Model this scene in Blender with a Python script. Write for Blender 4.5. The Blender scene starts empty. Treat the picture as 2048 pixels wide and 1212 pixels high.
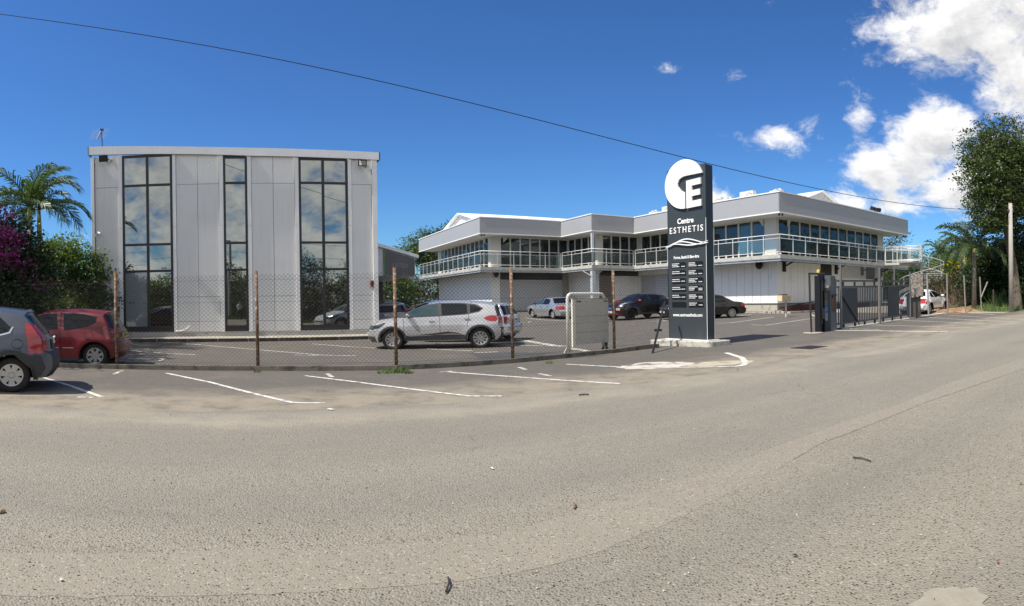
import bpy, bmesh, math, random
import numpy as np
from mathutils import Vector, Matrix, noise as mnoise

R = math.radians
sc = bpy.context.scene
COL = sc.collection
random.seed(7)
rng = np.random.default_rng(11)

# ------------------------------------------------------------------ camera (a phone panorama: cylindrical picture)
EYE = 1.5
FH, FV, CX, CY, ROLL = 1200.0, 1100.0, 1024.0, 604.0, 0.0135
cd = bpy.data.cameras.new('camera')
cd.type = 'PANO'
cd.panorama_type = 'CENTRAL_CYLINDRICAL'
cd.central_cylindrical_range_u_min = -1024 / FH
cd.central_cylindrical_range_u_max = 1024 / FH
cd.central_cylindrical_range_v_min = -(1212 - CY) / FV
cd.central_cylindrical_range_v_max = CY / FV
cd.central_cylindrical_radius = 1.0
cd.clip_start, cd.clip_end = 0.05, 3000
cam = bpy.data.objects.new('camera', cd)
COL.objects.link(cam)
cam.matrix_world = Matrix.Translation((0, 0, EYE)) @ Matrix.Rotation(ROLL, 4, 'Y') @ Matrix.Rotation(R(90), 4, 'X')
sc.camera = cam

# ------------------------------------------------------------------ sun and sky
SUN = Vector((-0.610, -0.343, 1.0)).normalized()
ELEV = math.asin(SUN.z)
sl = bpy.data.lights.new('sun', 'SUN')
sl.energy = 4.5
sl.angle = R(0.53)
sl.color = (1.0, 0.95, 0.87)
so = bpy.data.objects.new('sun', sl)
COL.objects.link(so)
so.location = SUN * 60
so.rotation_euler = SUN.to_track_quat('Z', 'Y').to_euler()

sc.view_settings.view_transform = 'Standard'
sc.view_settings.look = 'None'
sc.view_settings.exposure = 0.53
sc.view_settings.gamma = 1.0
sc.view_settings.use_curve_mapping = False


class NT:
    """small helper for writing node trees"""
    def __init__(s, tree):
        s.t = tree
        tree.nodes.clear()

    def n(s, kind, **kw):
        nd = s.t.nodes.new(kind)
        for k, v in kw.items():
            if k[0] == 'i' and k[1:].isdigit():
                s.put(nd.inputs[int(k[1:])], v)
            elif k.startswith('in_'):
                s.put(nd.inputs[k[3:].replace('_', ' ')], v)
            else:
                setattr(nd, k, v)
        return nd

    def put(s, sock, v):
        if hasattr(v, 'is_linked'):
            s.t.links.new(v, sock)
        else:
            if sock.type == 'RGBA' and len(v) == 3:
                v = (*v, 1)
            sock.default_value = v

    def m(s, op, a, b=0.0, c=0.0, clamp=False):
        nd = s.t.nodes.new('ShaderNodeMath')
        nd.operation = op
        nd.use_clamp = clamp
        s.put(nd.inputs[0], a)
        s.put(nd.inputs[1], b)
        s.put(nd.inputs[2], c)
        return nd.outputs[0]

    def mix(s, f, a, b, blend='MIX'):
        nd = s.t.nodes.new('ShaderNodeMix')
        nd.data_type = 'RGBA'
        nd.blend_type = blend
        s.put(nd.inputs[0], f)
        s.put(nd.inputs[6], a)
        s.put(nd.inputs[7], b)
        return nd.outputs[2]

    def noise(s, vec, scale, detail=4, rough=0.55, dist=0.0):
        nd = s.n('ShaderNodeTexNoise')
        if vec is not None:
            s.put(nd.inputs['Vector'], vec)
        nd.inputs['Scale'].default_value = scale
        nd.inputs['Detail'].default_value = detail
        nd.inputs['Roughness'].default_value = rough
        nd.inputs['Distortion'].default_value = dist
        return nd.outputs[0]

    def ss(s, x, lo, hi):
        nd = s.n('ShaderNodeMapRange', interpolation_type='SMOOTHSTEP')
        s.put(nd.inputs[0], x)
        nd.inputs[1].default_value = lo
        nd.inputs[2].default_value = hi
        return nd.outputs[0]


W = bpy.data.worlds.new('World')
sc.world = W
W.use_nodes = True
g = NT(W.node_tree)
tc = g.n('ShaderNodeTexCoord').outputs['Generated']
sky = g.n('ShaderNodeTexSky', sky_type='NISHITA')
sky.sun_disc = False
sky.sun_elevation = ELEV
sky.sun_rotation = math.atan2(SUN.x, SUN.y)
sky.altitude = 20
sky.air_density = 1.15
sky.dust_density = 0.35
sky.ozone_density = 3.0
xyz = g.n('ShaderNodeSeparateXYZ')
g.put(xyz.inputs[0], tc)
dx, dy, dz = xyz.outputs
az = g.m('ARCTAN2', dx, dy)                                # bearing, 0 = straight ahead of the building front
hl = g.m('SQRT', g.m('ADD', g.m('MULTIPLY', dx, dx), g.m('MULTIPLY', dy, dy)))
el = g.m('ARCTAN2', dz, hl)
# cumulus banks: bearing, elevation, half sizes, weight
BANKS = [(0.76, 0.46, 0.16, 0.085, 1.35), (0.86, 0.38, 0.11, 0.10, 1.35), (0.66, 0.54, 0.13, 0.06, 1.0), (0.86, 0.52, 0.16, 0.11, 1.25), (0.68, 0.255, 0.09, 0.070, 1.35), (0.72, 0.30, 0.07, 0.06, 1.3),
         (0.62, 0.235, 0.07, 0.060, 1.2), (0.585, 0.315, 0.035, 0.060, 0.8), (0.445, 0.280, 0.075, 0.030, 0.84), (0.505, 0.300, 0.045, 0.036, 0.72),
         (0.60, 0.170, 0.16, 0.034, 0.95), (0.33, 0.180, 0.06, 0.045, 0.95), (0.76, 0.195, 0.13, 0.060, 1.25), (0.265, 0.400, 0.055, 0.018, 0.44),
         (0.395, 0.388, 0.055, 0.028, 0.50), (0.425, 0.50, 0.035, 0.05, 0.46), (-0.12, 0.100, 0.06, 0.020, 0.6), (-0.71, 0.120, 0.06, 0.025, 0.5),
         (0.90, 0.24, 0.17, 0.11, 1.15), (1.1, 0.35, 0.22, 0.14, 1.0), (1.45, 0.28, 0.2, 0.1, 0.9), (-1.35, 0.25, 0.2, 0.08, 0.8)]


def cloud_field(elev):
    acc = None
    for a, e, sa, se, w in BANKS:
        u = g.m('DIVIDE', g.m('SUBTRACT', az, a), sa)
        v = g.m('DIVIDE', g.m('SUBTRACT', elev, e), se)
        q = g.m('EXPONENT', g.m('MULTIPLY', g.m('ADD', g.m('MULTIPLY', u, u), g.m('MULTIPLY', v, v)), -1.0))
        q = g.m('MULTIPLY', q, w)
        acc = q if acc is None else g.m('MAXIMUM', acc, q)
    back = g.ss(g.m('ABSOLUTE', az), 1.5, 2.2)             # broken cloud deck over the far side of the road
    acc = g.m('MAXIMUM', acc, g.m('MULTIPLY', back, 0.88))
    cv = g.n('ShaderNodeCombineXYZ')
    g.put(cv.inputs[0], g.m('MULTIPLY', g.m('SINE', az), 1.0))
    g.put(cv.inputs[1], g.m('COSINE', az))
    g.put(cv.inputs[2], g.m('MULTIPLY', elev, 1.5))
    wz = g.n('ShaderNodeTexNoise')
    g.put(wz.inputs['Vector'], cv.outputs[0])
    wz.inputs['Scale'].default_value = 6
    wz.inputs['Detail'].default_value = 3
    wv = g.n('ShaderNodeVectorMath', operation='MULTIPLY_ADD')
    g.put(wv.inputs[0], wz.outputs[1])
    wv.inputs[1].default_value = (0.10, 0.10, 0.10)
    g.put(wv.inputs[2], cv.outputs[0])
    nz = g.noise(wv.outputs[0], 13.0, 9, 0.66)
    return g.m('ADD', acc, g.m('MULTIPLY', g.m('SUBTRACT', nz, 0.5), 2.1))


f0 = cloud_field(el)
f1 = cloud_field(g.m('ADD', el, 0.030))
alpha = g.ss(f0, 0.42, 1.08)
thick = g.ss(f0, 0.7, 1.5)
shade = g.m('ADD', g.m('MULTIPLY', g.m('SUBTRACT', f0, f1), 0.8), g.m('SUBTRACT', 0.86, g.m('MULTIPLY', thick, 0.36)), clamp=True)
ccol = g.mix(shade, (0.26, 0.275, 0.305), (0.80, 0.785, 0.765))
skyc = g.n('ShaderNodeVectorMath', operation='MULTIPLY')
g.put(skyc.inputs[0], sky.outputs[0])
skyc.inputs[1].default_value = (0.052, 0.079, 0.107)       # strength 0.1, blue as the phone records it
skyg = g.n('ShaderNodeGamma')
g.put(skyg.inputs[0], skyc.outputs[0])
skyg.inputs[1].default_value = 1.2
tot = g.mix(g.m('MULTIPLY', alpha, 0.97), skyg.outputs[0], ccol)
bg = g.n('ShaderNodeBackground')
g.put(bg.inputs[0], tot)
bg.inputs[1].default_value = 1.0
wo = g.n('ShaderNodeOutputWorld')
g.put(wo.inputs[0], bg.outputs[0])

# ------------------------------------------------------------------ the lie of the land
TA = R(25)
TX, TY = math.cos(TA), math.sin(TA)


def tn(x, y):
    return TX * x + TY * y, -TY * x + TX * y


def xy(t, n):
    return TX * t - TY * n, TY * t + TX * n


def gz(x, y):
    t, n = tn(x, y)
    t = min(t, 48)
    s = 0.02 * (max(0, t - 5) if abs(t - 5) > 2 else (t - 3) ** 2 / 8)
    return s + 0.012 * max(0, min(n, 45) - 20) * min(1, max(0, (t - 5) / 15))


def sight(px, py):
    th, v = (px - CX) / FH, (CY - py) / FV
    c, s = math.cos(ROLL), math.sin(ROLL)
    x, y = math.sin(th), math.cos(th)
    return Vector((c * x + s * v, y, c * v - s * x))


def seen(px, py):
    """the ground point at a place measured on the photograph"""
    d = sight(px, py)
    lo, hi = 1.0, 200.0
    for _ in range(50):
        m = (lo + hi) / 2
        if EYE + d.z * m > gz(d.x * m, d.y * m):
            lo = m
        else:
            hi = m
    return Vector((d.x * lo, d.y * lo, gz(d.x * lo, d.y * lo)))


def at(px, D):
    d = sight(px, 604)
    k = D / math.hypot(d.x, d.y)
    return Vector((d.x * k, d.y * k, gz(d.x * k, d.y * k)))


def zat(px, py, D):
    return EYE + sight(px, py).z * D


# ------------------------------------------------------------------ materials
MATS = {}


def mat(name, col, rough=0.6, metal=0.0, var=0.12, scale=3.0, bump=0.0, bscale=None, spec=0.5, coat=0.0, dirt=None, dscale=1.5, dlo=0.5, dhi=0.75,
        trans=0.0, island=0.0, streak=0.0):
    if name in MATS:
        return MATS[name]
    m = bpy.data.materials.new(name)
    m.use_nodes = True
    MATS[name] = m
    t = NT(m.node_tree)
    co = t.n('ShaderNodeTexCoord').outputs['Object']
    nz = t.noise(co, scale, 5, 0.6)
    k = t.m('ADD', t.m('MULTIPLY', t.m('SUBTRACT', nz, 0.5), 2 * var * 1.6), 1.0)
    if island:
        ge = t.n('ShaderNodeNewGeometry').outputs['Random Per Island']
        k = t.m('MULTIPLY', k, t.m('ADD', t.m('MULTIPLY', ge, 2 * island), 1 - island))
    sm = t.n('ShaderNodeVectorMath', operation='SCALE')
    sm.inputs[0].default_value = col
    t.put(sm.inputs['Scale'], k)
    c = sm.outputs[0]
    if dirt:
        dn = t.noise(co, dscale, 7, 0.68, 0.4)
        c = t.mix(t.ss(dn, dlo, dhi), c, dirt)
    b = t.n('ShaderNodeBsdfPrincipled')
    b.inputs['Roughness'].default_value = rough
    b.inputs['Metallic'].default_value = metal
    b.inputs['Specular IOR Level'].default_value = spec
    b.inputs['Coat Weight'].default_value = coat
    b.inputs['Coat Roughness'].default_value = 0.04
    if streak:
        sp_ = t.n('ShaderNodeMapping')
        t.put(sp_.inputs[0], co)
        sp_.inputs['Scale'].default_value = (9.0, 9.0, 0.35)
        c = t.mix(t.m('MULTIPLY', t.ss(t.noise(sp_.outputs[0], 1.0, 6, 0.7), 0.48, 0.80), streak), c, (0.20, 0.185, 0.155))
    t.put(b.inputs['Base Color'], c)
    if bump:
        bp = t.n('ShaderNodeBump')
        bp.inputs['Strength'].default_value = bump
        bp.inputs['Distance'].default_value = 0.02
        t.put(bp.inputs['Height'], t.noise(co, bscale or scale * 6, 5, 0.65))
        t.put(b.inputs['Normal'], bp.outputs[0])
    out = t.n('ShaderNodeOutputMaterial')
    if trans:
        tr = t.n('ShaderNodeBsdfTranslucent')
        t.put(tr.inputs[0], t.mix(0.5, c, (col[0] * 1.6, col[1] * 1.5, col[2] * 0.6)))
        mx = t.n('ShaderNodeMixShader')
        mx.inputs[0].default_value = trans
        t.put(mx.inputs[1], b.outputs[0])
        t.put(mx.inputs[2], tr.outputs[0])
        t.put(out.inputs[0], mx.outputs[0])
    else:
        t.put(out.inputs[0], b.outputs[0])
    return m


def glass(name, tint, mirror, body=(0.01, 0.012, 0.014), clear=0.0, wav=0.0, see=(0.90, 0.95, 0.94)):
    """coated window glass: a dark body under a mirror, optionally part see-through"""
    if name in MATS:
        return MATS[name]
    m = bpy.data.materials.new(name)
    m.use_nodes = True
    MATS[name] = m
    t = NT(m.node_tree)
    gl = t.n('ShaderNodeBsdfGlossy')
    gl.inputs[0].default_value = (*tint, 1)
    gl.inputs[1].default_value = 0.01
    if wav:
        co = t.n('ShaderNodeTexCoord').outputs['Object']
        bp = t.n('ShaderNodeBump')
        bp.inputs['Strength'].default_value = wav
        bp.inputs['Distance'].default_value = 0.02
        t.put(bp.inputs['Height'], t.noise(co, 0.9, 2, 0.4))
        t.put(gl.inputs['Normal'], bp.outputs[0])
    df = t.n('ShaderNodeBsdfDiffuse')
    df.inputs[0].default_value = (*body, 1)
    base = df.outputs[0]
    if clear:
        tp = t.n('ShaderNodeBsdfTransparent')
        tp.inputs[0].default_value = (*see, 1)
        mx = t.n('ShaderNodeMixShader')
        mx.inputs[0].default_value = clear
        t.put(mx.inputs[1], base)
        t.put(mx.inputs[2], tp.outputs[0])
        base = mx.outputs[0]
    fr = t.n('ShaderNodeFresnel')
    fr.inputs[0].default_value = 1.45
    mx = t.n('ShaderNodeMixShader')
    t.put(mx.inputs[0], t.m('ADD', fr.outputs[0], mirror, clamp=True))
    t.put(mx.inputs[1], base)
    t.put(mx.inputs[2], gl.outputs[0])
    out = t.n('ShaderNodeOutputMaterial')
    t.put(out.inputs[0], mx.outputs[0])
    return m


def paint(name, col, metal=0.0, rough=0.3, coat=1.0):
    return mat(name, col, rough, metal, 0.03, 2.0, 0, spec=0.5, coat=coat)


# ------------------------------------------------------------------ mesh building
class MB:
    def __init__(s):
        s.v, s.f = [], []

    def add(s, verts, faces):
        o = len(s.v)
        s.v += [tuple(p) for p in verts]
        s.f += [tuple(i + o for i in f) for f in faces]
        return s

    def box(s, x0, x1, y0, y1, z0, z1):
        return s.add([(x0, y0, z0), (x1, y0, z0), (x1, y1, z0), (x0, y1, z0), (x0, y0, z1), (x1, y0, z1), (x1, y1, z1), (x0, y1, z1)],
                     [(0, 3, 2, 1), (4, 5, 6, 7), (0, 1, 5, 4), (1, 2, 6, 5), (2, 3, 7, 6), (3, 0, 4, 7)])

    def prism(s, poly, axis, a, b):
        """extrude a polygon; axis 'z': poly (x,y); 'y': poly (x,z); 'x': poly (y,z)"""
        n = len(poly)

        def P(p, h):
            return (p[0], p[1], h) if axis == 'z' else (p[0], h, p[1]) if axis == 'y' else (h, p[0], p[1])
        V = [P(p, a) for p in poly] + [P(p, b) for p in poly]
        return s.add(V, [tuple(range(n))[::-1], tuple(range(n, 2 * n))] + [(i, (i + 1) % n, n + (i + 1) % n, n + i) for i in range(n)])

    def tube(s, pts, r, n=6, caps=True):
        pts = [Vector(p) for p in pts]
        rs = r if isinstance(r, (list, tuple)) else [r] * len(pts)
        V, F = [], []
        ref = None
        for i, p in enumerate(pts):
            d = (pts[min(i + 1, len(pts) - 1)] - pts[max(i - 1, 0)]).normalized()
            if ref is None:
                ref = Vector((0, 0, 1)) if abs(d.z) < 0.9 else Vector((1, 0, 0))
            u = (ref - d * ref.dot(d)).normalized()
            ref = u
            w = d.cross(u)
            for k in range(n):
                a = 2 * math.pi * k / n
                V.append(p + (u * math.cos(a) + w * math.sin(a)) * rs[i])
        for i in range(len(pts) - 1):
            for k in range(n):
                F.append((i * n + k, i * n + (k + 1) % n, (i + 1) * n + (k + 1) % n, (i + 1) * n + k))
        if caps:
            F.append(tuple(range(n))[::-1])
            F.append(tuple((len(pts) - 1) * n + k for k in range(n)))
        return s.add(V, F)

    def bar(s, p, q, w, h, up=(0, 0, 1)):
        """rectangular bar from p to q"""
        p, q = Vector(p), Vector(q)
        d = (q - p).normalized()
        u = Vector(up)
        if abs(d.dot(u)) > 0.95:
            u = Vector((0, 1, 0))
        a = d.cross(u).normalized() * w / 2
        b = a.cross(d).normalized() * h / 2
        V = [p - a - b, p + a - b, p + a + b, p - a + b, q - a - b, q + a - b, q + a + b, q - a + b]
        return s.add(V, [(0, 1, 2, 3), (7, 6, 5, 4), (0, 4, 5, 1), (1, 5, 6, 2), (2, 6, 7, 3), (3, 7, 4, 0)])

    def lathe(s, prof, n=24, axis='z', c=(0, 0, 0)):
        """prof: list of (r, h)"""
        V, F = [], []
        for r_, h in prof:
            for k in range(n):
                a = 2 * math.pi * k / n
                x, y = r_ * math.cos(a), r_ * math.sin(a)
                p = (x, y, h) if axis == 'z' else (x, h, y) if axis == 'y' else (h, x, y)
                V.append((p[0] + c[0], p[1] + c[1], p[2] + c[2]))
        for i in range(len(prof) - 1):
            for k in range(n):
                F.append((i * n + k, i * n + (k + 1) % n, (i + 1) * n + (k + 1) % n, (i + 1) * n + k))
        return s.add(V, F)

    def grid(s, rows):
        m = len(rows[0])
        V = [p for r_ in rows for p in r_]
        F = [(i * m + j, i * m + j + 1, (i + 1) * m + j + 1, (i + 1) * m + j) for i in range(len(rows) - 1) for j in range(m - 1)]
        return s.add(V, F)

    def mesh(s, name, m, smooth=False, fix=True, bevel=0.0):
        me = bpy.data.meshes.new(name)
        me.from_pydata(s.v, [], s.f)
        if fix or bevel:
            b = bmesh.new()
            b.from_mesh(me)
            if fix:
                bmesh.ops.recalc_face_normals(b, faces=b.faces)
            if bevel:
                bmesh.ops.bevel(b, geom=b.edges[:], offset=bevel, segments=1, affect='EDGES', profile=0.7)
            b.to_mesh(me)
            b.free()
        if smooth:
            me.polygons.foreach_set('use_smooth', [True] * len(me.polygons))
        if m is not None:
            me.materials.append(m)
        me.update()
        return me

    def build(s, name, m, parent=None, loc=None, rot=None, **kw):
        return link(name, s.mesh(name, m, **kw), parent, loc, rot)


def link(name, data, parent=None, loc=None, rot=None):
    o = bpy.data.objects.new(name, data)
    COL.objects.link(o)
    if parent is not None:
        o.parent = parent
    if loc is not None:
        o.location = loc
    if rot is not None:
        o.rotation_euler = rot
    return o


def tag(o, label=None, cat=None, group=None, kind=None):
    for k, v in (('label', label), ('category', cat), ('group', group), ('kind', kind)):
        if v:
            o[k] = v
    return o


def thing(name, label, cat, loc=(0, 0, 0), rz=0.0, group=None):
    o = link(name, None, None, loc, (0, 0, rz))
    o.empty_display_size = 0.3
    return tag(o, label, cat, group)


def kids(o):
    return [c for c in bpy.data.objects if c.parent == o]


def copy_tree(o, parent=None):
    c = o.copy()
    COL.objects.link(c)
    c.parent = parent
    for ch in kids(o):
        copy_tree(ch, c)
    return c


def lettering(name, body, m, size, parent, loc, rot, ext=0.01, align='LEFT', xs=1.0, bold=0.0, space=1.0):
    cu = bpy.data.curves.new(name, 'FONT')
    cu.body = body
    cu.size = size
    cu.extrude = ext
    cu.offset = bold
    cu.space_character = space
    cu.align_x = align
    cu.resolution_u = 3
    o = bpy.data.objects.new(name, cu)
    COL.objects.link(o)
    bpy.context.view_layer.update()
    me = bpy.data.meshes.new_from_object(o.evaluated_get(bpy.context.evaluated_depsgraph_get()))
    bpy.data.objects.remove(o)
    me.materials.clear()
    me.materials.append(m)
    r = link(name, me, parent, loc, rot)
    r.scale = (xs, 1, 1)
    return r


def np_mesh(name, V, F4, m):
    """quads from numpy arrays"""
    me = bpy.data.meshes.new(name)
    nv, nf = len(V), len(F4)
    me.vertices.add(nv)
    me.vertices.foreach_set('co', np.asarray(V, np.float32).ravel())
    me.loops.add(nf * 4)
    me.loops.foreach_set('vertex_index', np.asarray(F4, np.int32).ravel())
    me.polygons.add(nf)
    me.polygons.foreach_set('loop_start', np.arange(nf, dtype=np.int32) * 4)
    me.update(calc_edges=True)
    me.materials.append(m)
    return me


def leaf_mesh(name, C, L, wid, m, up=0.5, var=0.35):
    """a leaf (folded diamond) at every row of C"""
    n = len(C)
    nrm = rng.normal(size=(n, 3))
    nrm[:, 2] = np.abs(nrm[:, 2]) + up
    nrm /= np.linalg.norm(nrm, axis=1)[:, None]
    a = rng.normal(size=(n, 3))
    a -= nrm * (a * nrm).sum(1)[:, None]
    a /= np.linalg.norm(a, axis=1)[:, None]
    b = np.cross(nrm, a)
    s = L * (1 + var * rng.uniform(-1, 1, n))[:, None]
    V = np.empty((n, 4, 3))
    V[:, 0] = C - a * s * 0.5
    V[:, 1] = C + b * s * wid * 0.5 + nrm * s * 0.06
    V[:, 2] = C + a * s * 0.5 - nrm * s * 0.10
    V[:, 3] = C - b * s * wid * 0.5 + nrm * s * 0.06
    return np_mesh(name, V.reshape(-1, 3), np.arange(n * 4).reshape(-1, 4), m)


def clumps(blobs, nclump, per, spread, shell=0.45, flat=1.0):
    """points in leaf clumps spread through ellipsoids (cx,cy,cz,rx,ry,rz)"""
    w = np.array([b[3] * b[4] + b[3] * b[5] for b in blobs])
    w = w / w.sum()
    out = []
    for i in rng.choice(len(blobs), nclump, p=w):
        cx, cy, cz, rx, ry, rz = blobs[i]
        d = rng.normal(size=3)
        d /= np.linalg.norm(d)
        r = 1 - shell * rng.random() ** 1.4
        r *= 1 + 0.16 * rng.normal()
        c = np.array([cx, cy, cz]) + d * r * np.array([rx, ry, rz])
        k = max(4, int(per * rng.uniform(0.5, 1.5)))
        out.append(c + rng.normal(size=(k, 3)) * spread * np.array([1, 1, 0.6 * flat]))
    return np.concatenate(out)
# ------------------------------------------------------------------ ground, road, paving
def sheet(name, t0, t1, n0, n1, dt, dn, dz, m, edge=None):
    ts = np.arange(t0, t1 + 1e-6, dt)
    ns = np.arange(n0, n1 + 1e-6, dn)
    rows = []
    for t in ts:
        row = []
        for n in ns:
            n_ = n
            if edge and n == ns[0]:
                n_ = n + edge(t)
            x, y = xy(t, n_)
            row.append((x, y, gz(x, y) + (dz if not (edge and n == ns[0]) else -0.006)))
        rows.append(row)
    mb = MB().grid(rows)
    return tag(mb.build(name, m, fix=False), kind='structure')


def asphalt(name, fine, coarse, sand, scale, specks, sandn=None, sandamt=0.0, streak=0.0, bump=0.5, pale=0.55):
    m = bpy.data.materials.new(name)
    m.use_nodes = True
    t = NT(m.node_tree)
    co = t.n('ShaderNodeTexCoord').outputs['Object']
    vo = t.n('ShaderNodeTexVoronoi', feature='F1')
    t.put(vo.inputs['Vector'], co)
    vo.inputs['Scale'].default_value = scale
    hs = t.n('ShaderNodeSeparateColor')
    t.put(hs.inputs[0], vo.outputs['Color'])
    stone = hs.outputs[0]
    big = t.noise(co, 0.35, 4, 0.6)
    mid = t.noise(co, 2.3, 5, 0.65)
    c = t.mix(t.m('ADD', t.m('MULTIPLY', big, 0.75), t.m('MULTIPLY', mid, 0.55), -0.0), fine, coarse)
    # stones showing through: dark and pale ones
    c = t.mix(t.m('MULTIPLY', t.ss(stone, 1 - specks, 1 - specks + 0.04), t.ss(vo.outputs['Distance'], 0.52, 0.30)), c, (0.045, 0.043, 0.042))
    c = t.mix(t.m('MULTIPLY', t.m('LESS_THAN', stone, 0.05), pale), c, (0.42, 0.38, 0.32))
    c = t.mix(t.m('MULTIPLY', t.ss(t.noise(co, scale * 1.7, 2, 0.5), 0.45, 0.7), 0.35), c, t.mix(0.5, c, (0.09, 0.085, 0.08)))
    # blown sand, lying along the verge and in patches
    pos = t.n('ShaderNodeSeparateXYZ')
    t.put(pos.inputs[0], co)
    nn = t.m('ADD', t.m('MULTIPLY', pos.outputs[0], -TY), t.m('MULTIPLY', pos.outputs[1], TX))
    ln = t.m('ADD', t.m('MULTIPLY', pos.outputs[0], TX), t.m('MULTIPLY', pos.outputs[1], TY))
    if sandn is not None:
        n0, wid = sandn
        nw = t.m('ADD', nn, t.m('MULTIPLY', t.m('SUBTRACT', t.noise(co, 0.5, 5, 0.6), 0.5), 2.2))
        band = t.m('SUBTRACT', 1.0, t.ss(t.m('ABSOLUTE', t.m('SUBTRACT', nw, n0)), wid * 0.25, wid))
        pat = t.ss(t.noise(co, 0.8, 8, 0.75, 0.3), 0.48, 0.78)
        s = t.m('MULTIPLY', t.m('MAXIMUM', t.m('MULTIPLY', band, t.ss(t.noise(co, 1.6, 6, 0.7), 0.22, 0.6)), t.m('MULTIPLY', pat, sandamt)), 0.9)
        c = t.mix(s, c, t.mix(t.noise(co, 30, 3, 0.6), sand, (sand[0] * 0.8, sand[1] * 0.78, sand[2] * 0.72)))
    if streak:
        # wheel tracks polished darker along the carriageway
        w1 = t.ss(t.m('ABSOLUTE', t.m('SUBTRACT', t.m('MODULO', t.m('ADD', nn, 20.4), 1.75), 0.87)), 0.15, 0.75)
        wn = t.noise(co, 0.6, 4, 0.6)
        c = t.mix(t.m('MULTIPLY', t.m('MULTIPLY', w1, wn), streak), c, (0.11, 0.107, 0.10))
    if streak:
        # long bands of different wear, greyer towards the far edge, and hair cracks
        sv = t.n('ShaderNodeCombineXYZ')
        t.put(sv.inputs[0], t.m('MULTIPLY', ln, 0.07))
        t.put(sv.inputs[1], t.m('MULTIPLY', nn, 0.75))
        band2 = t.ss(t.noise(sv.outputs[0], 1.6, 6, 0.65), 0.42, 0.68)
        c = t.mix(t.m('MULTIPLY', band2, 0.32), c, (0.165, 0.148, 0.118))
        grey = t.ss(t.m('ADD', nn, t.m('MULTIPLY', t.noise(co, 0.4, 4, 0.6), 2.4)), 3.4, 6.2)
        c = t.mix(t.m('MULTIPLY', grey, 0.30), c, (0.215, 0.198, 0.168))
        spot = t.ss(t.noise(co, 0.55, 7, 0.72, 0.5), 0.60, 0.72)
        c = t.mix(t.m('MULTIPLY', spot, 0.35), c, (0.33, 0.275, 0.195))
        vc = t.n('ShaderNodeTexVoronoi', feature='DISTANCE_TO_EDGE')
        wob_ = t.n('ShaderNodeVectorMath', operation='MULTIPLY_ADD')
        nv_ = t.n('ShaderNodeTexNoise')
        t.put(nv_.inputs['Vector'], co)
        nv_.inputs['Scale'].default_value = 2.2
        nv_.inputs['Detail'].default_value = 5
        t.put(wob_.inputs[0], nv_.outputs[1])
        wob_.inputs[1].default_value = (0.5, 0.5, 0.0)
        t.put(wob_.inputs[2], co)
        t.put(vc.inputs['Vector'], wob_.outputs[0])
        vc.inputs['Scale'].default_value = 0.45
        crk = t.m('MULTIPLY', t.m('SUBTRACT', 1.0, t.ss(vc.outputs['Distance'], 0.001, 0.006)), t.ss(t.noise(co, 0.3, 3, 0.5), 0.52, 0.66))
        c = t.mix(t.m('MULTIPLY', crk, 0.6), c, (0.06, 0.057, 0.05))
    b = t.n('ShaderNodeBsdfPrincipled')
    t.put(b.inputs['Base Color'], c)
    t.put(b.inputs['Roughness'], t.m('ADD', 0.72, t.m('MULTIPLY', stone, 0.2)))
    b.inputs['Specular IOR Level'].default_value = 0.35
    bp = t.n('ShaderNodeBump')
    bp.inputs['Strength'].default_value = bump
    bp.inputs['Distance'].default_value = 0.012
    t.put(bp.inputs['Height'], t.m('ADD', t.m('MULTIPLY', t.m('SUBTRACT', 0.6, vo.outputs['Distance']), 0.8), t.m('MULTIPLY', t.noise(co, scale * 0.8, 4, 0.7), 0.8)))
    t.put(b.inputs['Normal'], bp.outputs[0])
    o = t.n('ShaderNodeOutputMaterial')
    t.put(o.inputs[0], b.outputs[0])
    return m


M_road = asphalt('road_asphalt', (0.208, 0.184, 0.140), (0.305, 0.271, 0.208), (0.41, 0.365, 0.28), 70, 0.24, (7.35, 0.7), 0.12, 0.35, 0.9)
M_lot = asphalt('lot_asphalt', (0.082, 0.073, 0.061), (0.125, 0.111, 0.093), (0.30, 0.262, 0.20), 60, 0.12, (8.1, 2.1), 0.34, 0.0, 0.35, 0.2)
M_patch = asphalt('patch_asphalt', (0.212, 0.187, 0.144), (0.275, 0.244, 0.190), (0.36, 0.32, 0.25), 80, 0.16, None, 0, 0, 0.45)
M_soil = mat('soil', (0.13, 0.09, 0.055), 0.95, var=0.3, scale=0.8, bump=0.6, bscale=8, dirt=(0.06, 0.075, 0.03), dscale=0.4, dlo=0.45, dhi=0.6)

rows = []
for r_ in [0.5] + list(range(2, 76, 2)) + [80, 90, 100, 130, 160, 300, 700]:
    rows.append([(r_ * math.cos(a), r_ * math.sin(a), gz(r_ * math.cos(a), r_ * math.sin(a)) - 0.09) for a in np.linspace(0, 2 * math.pi, 145)])
ground = tag(MB().grid(rows).build('ground', M_soil), kind='structure')
road = sheet('road', -60, 120, -3.2, 8.3, 1.0, 0.5, 0.0, M_road)


def wob(t):
    return 0.10 * math.sin(t * 1.7) + 0.07 * math.sin(t * 4.1 + 1) + 0.05 * math.sin(t * 9.3) + 0.03 * math.sin(t * 23)


lot = sheet('parking_lot', -40, 31, 7.5, 62, 0.25, 0.545, 0.004, M_lot, wob)
lot2 = sheet('parking_strip', 31, 46, 7.5, 10.2, 0.25, 0.27, 0.004, M_lot, wob)
far_lot = sheet('rear_yard', 31, 60, 10.2, 60, 1.0, 0.5, 0.004, mat('yard_concrete', (0.34, 0.30, 0.24), 0.9, var=0.15, scale=1.2, bump=0.2))

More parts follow.
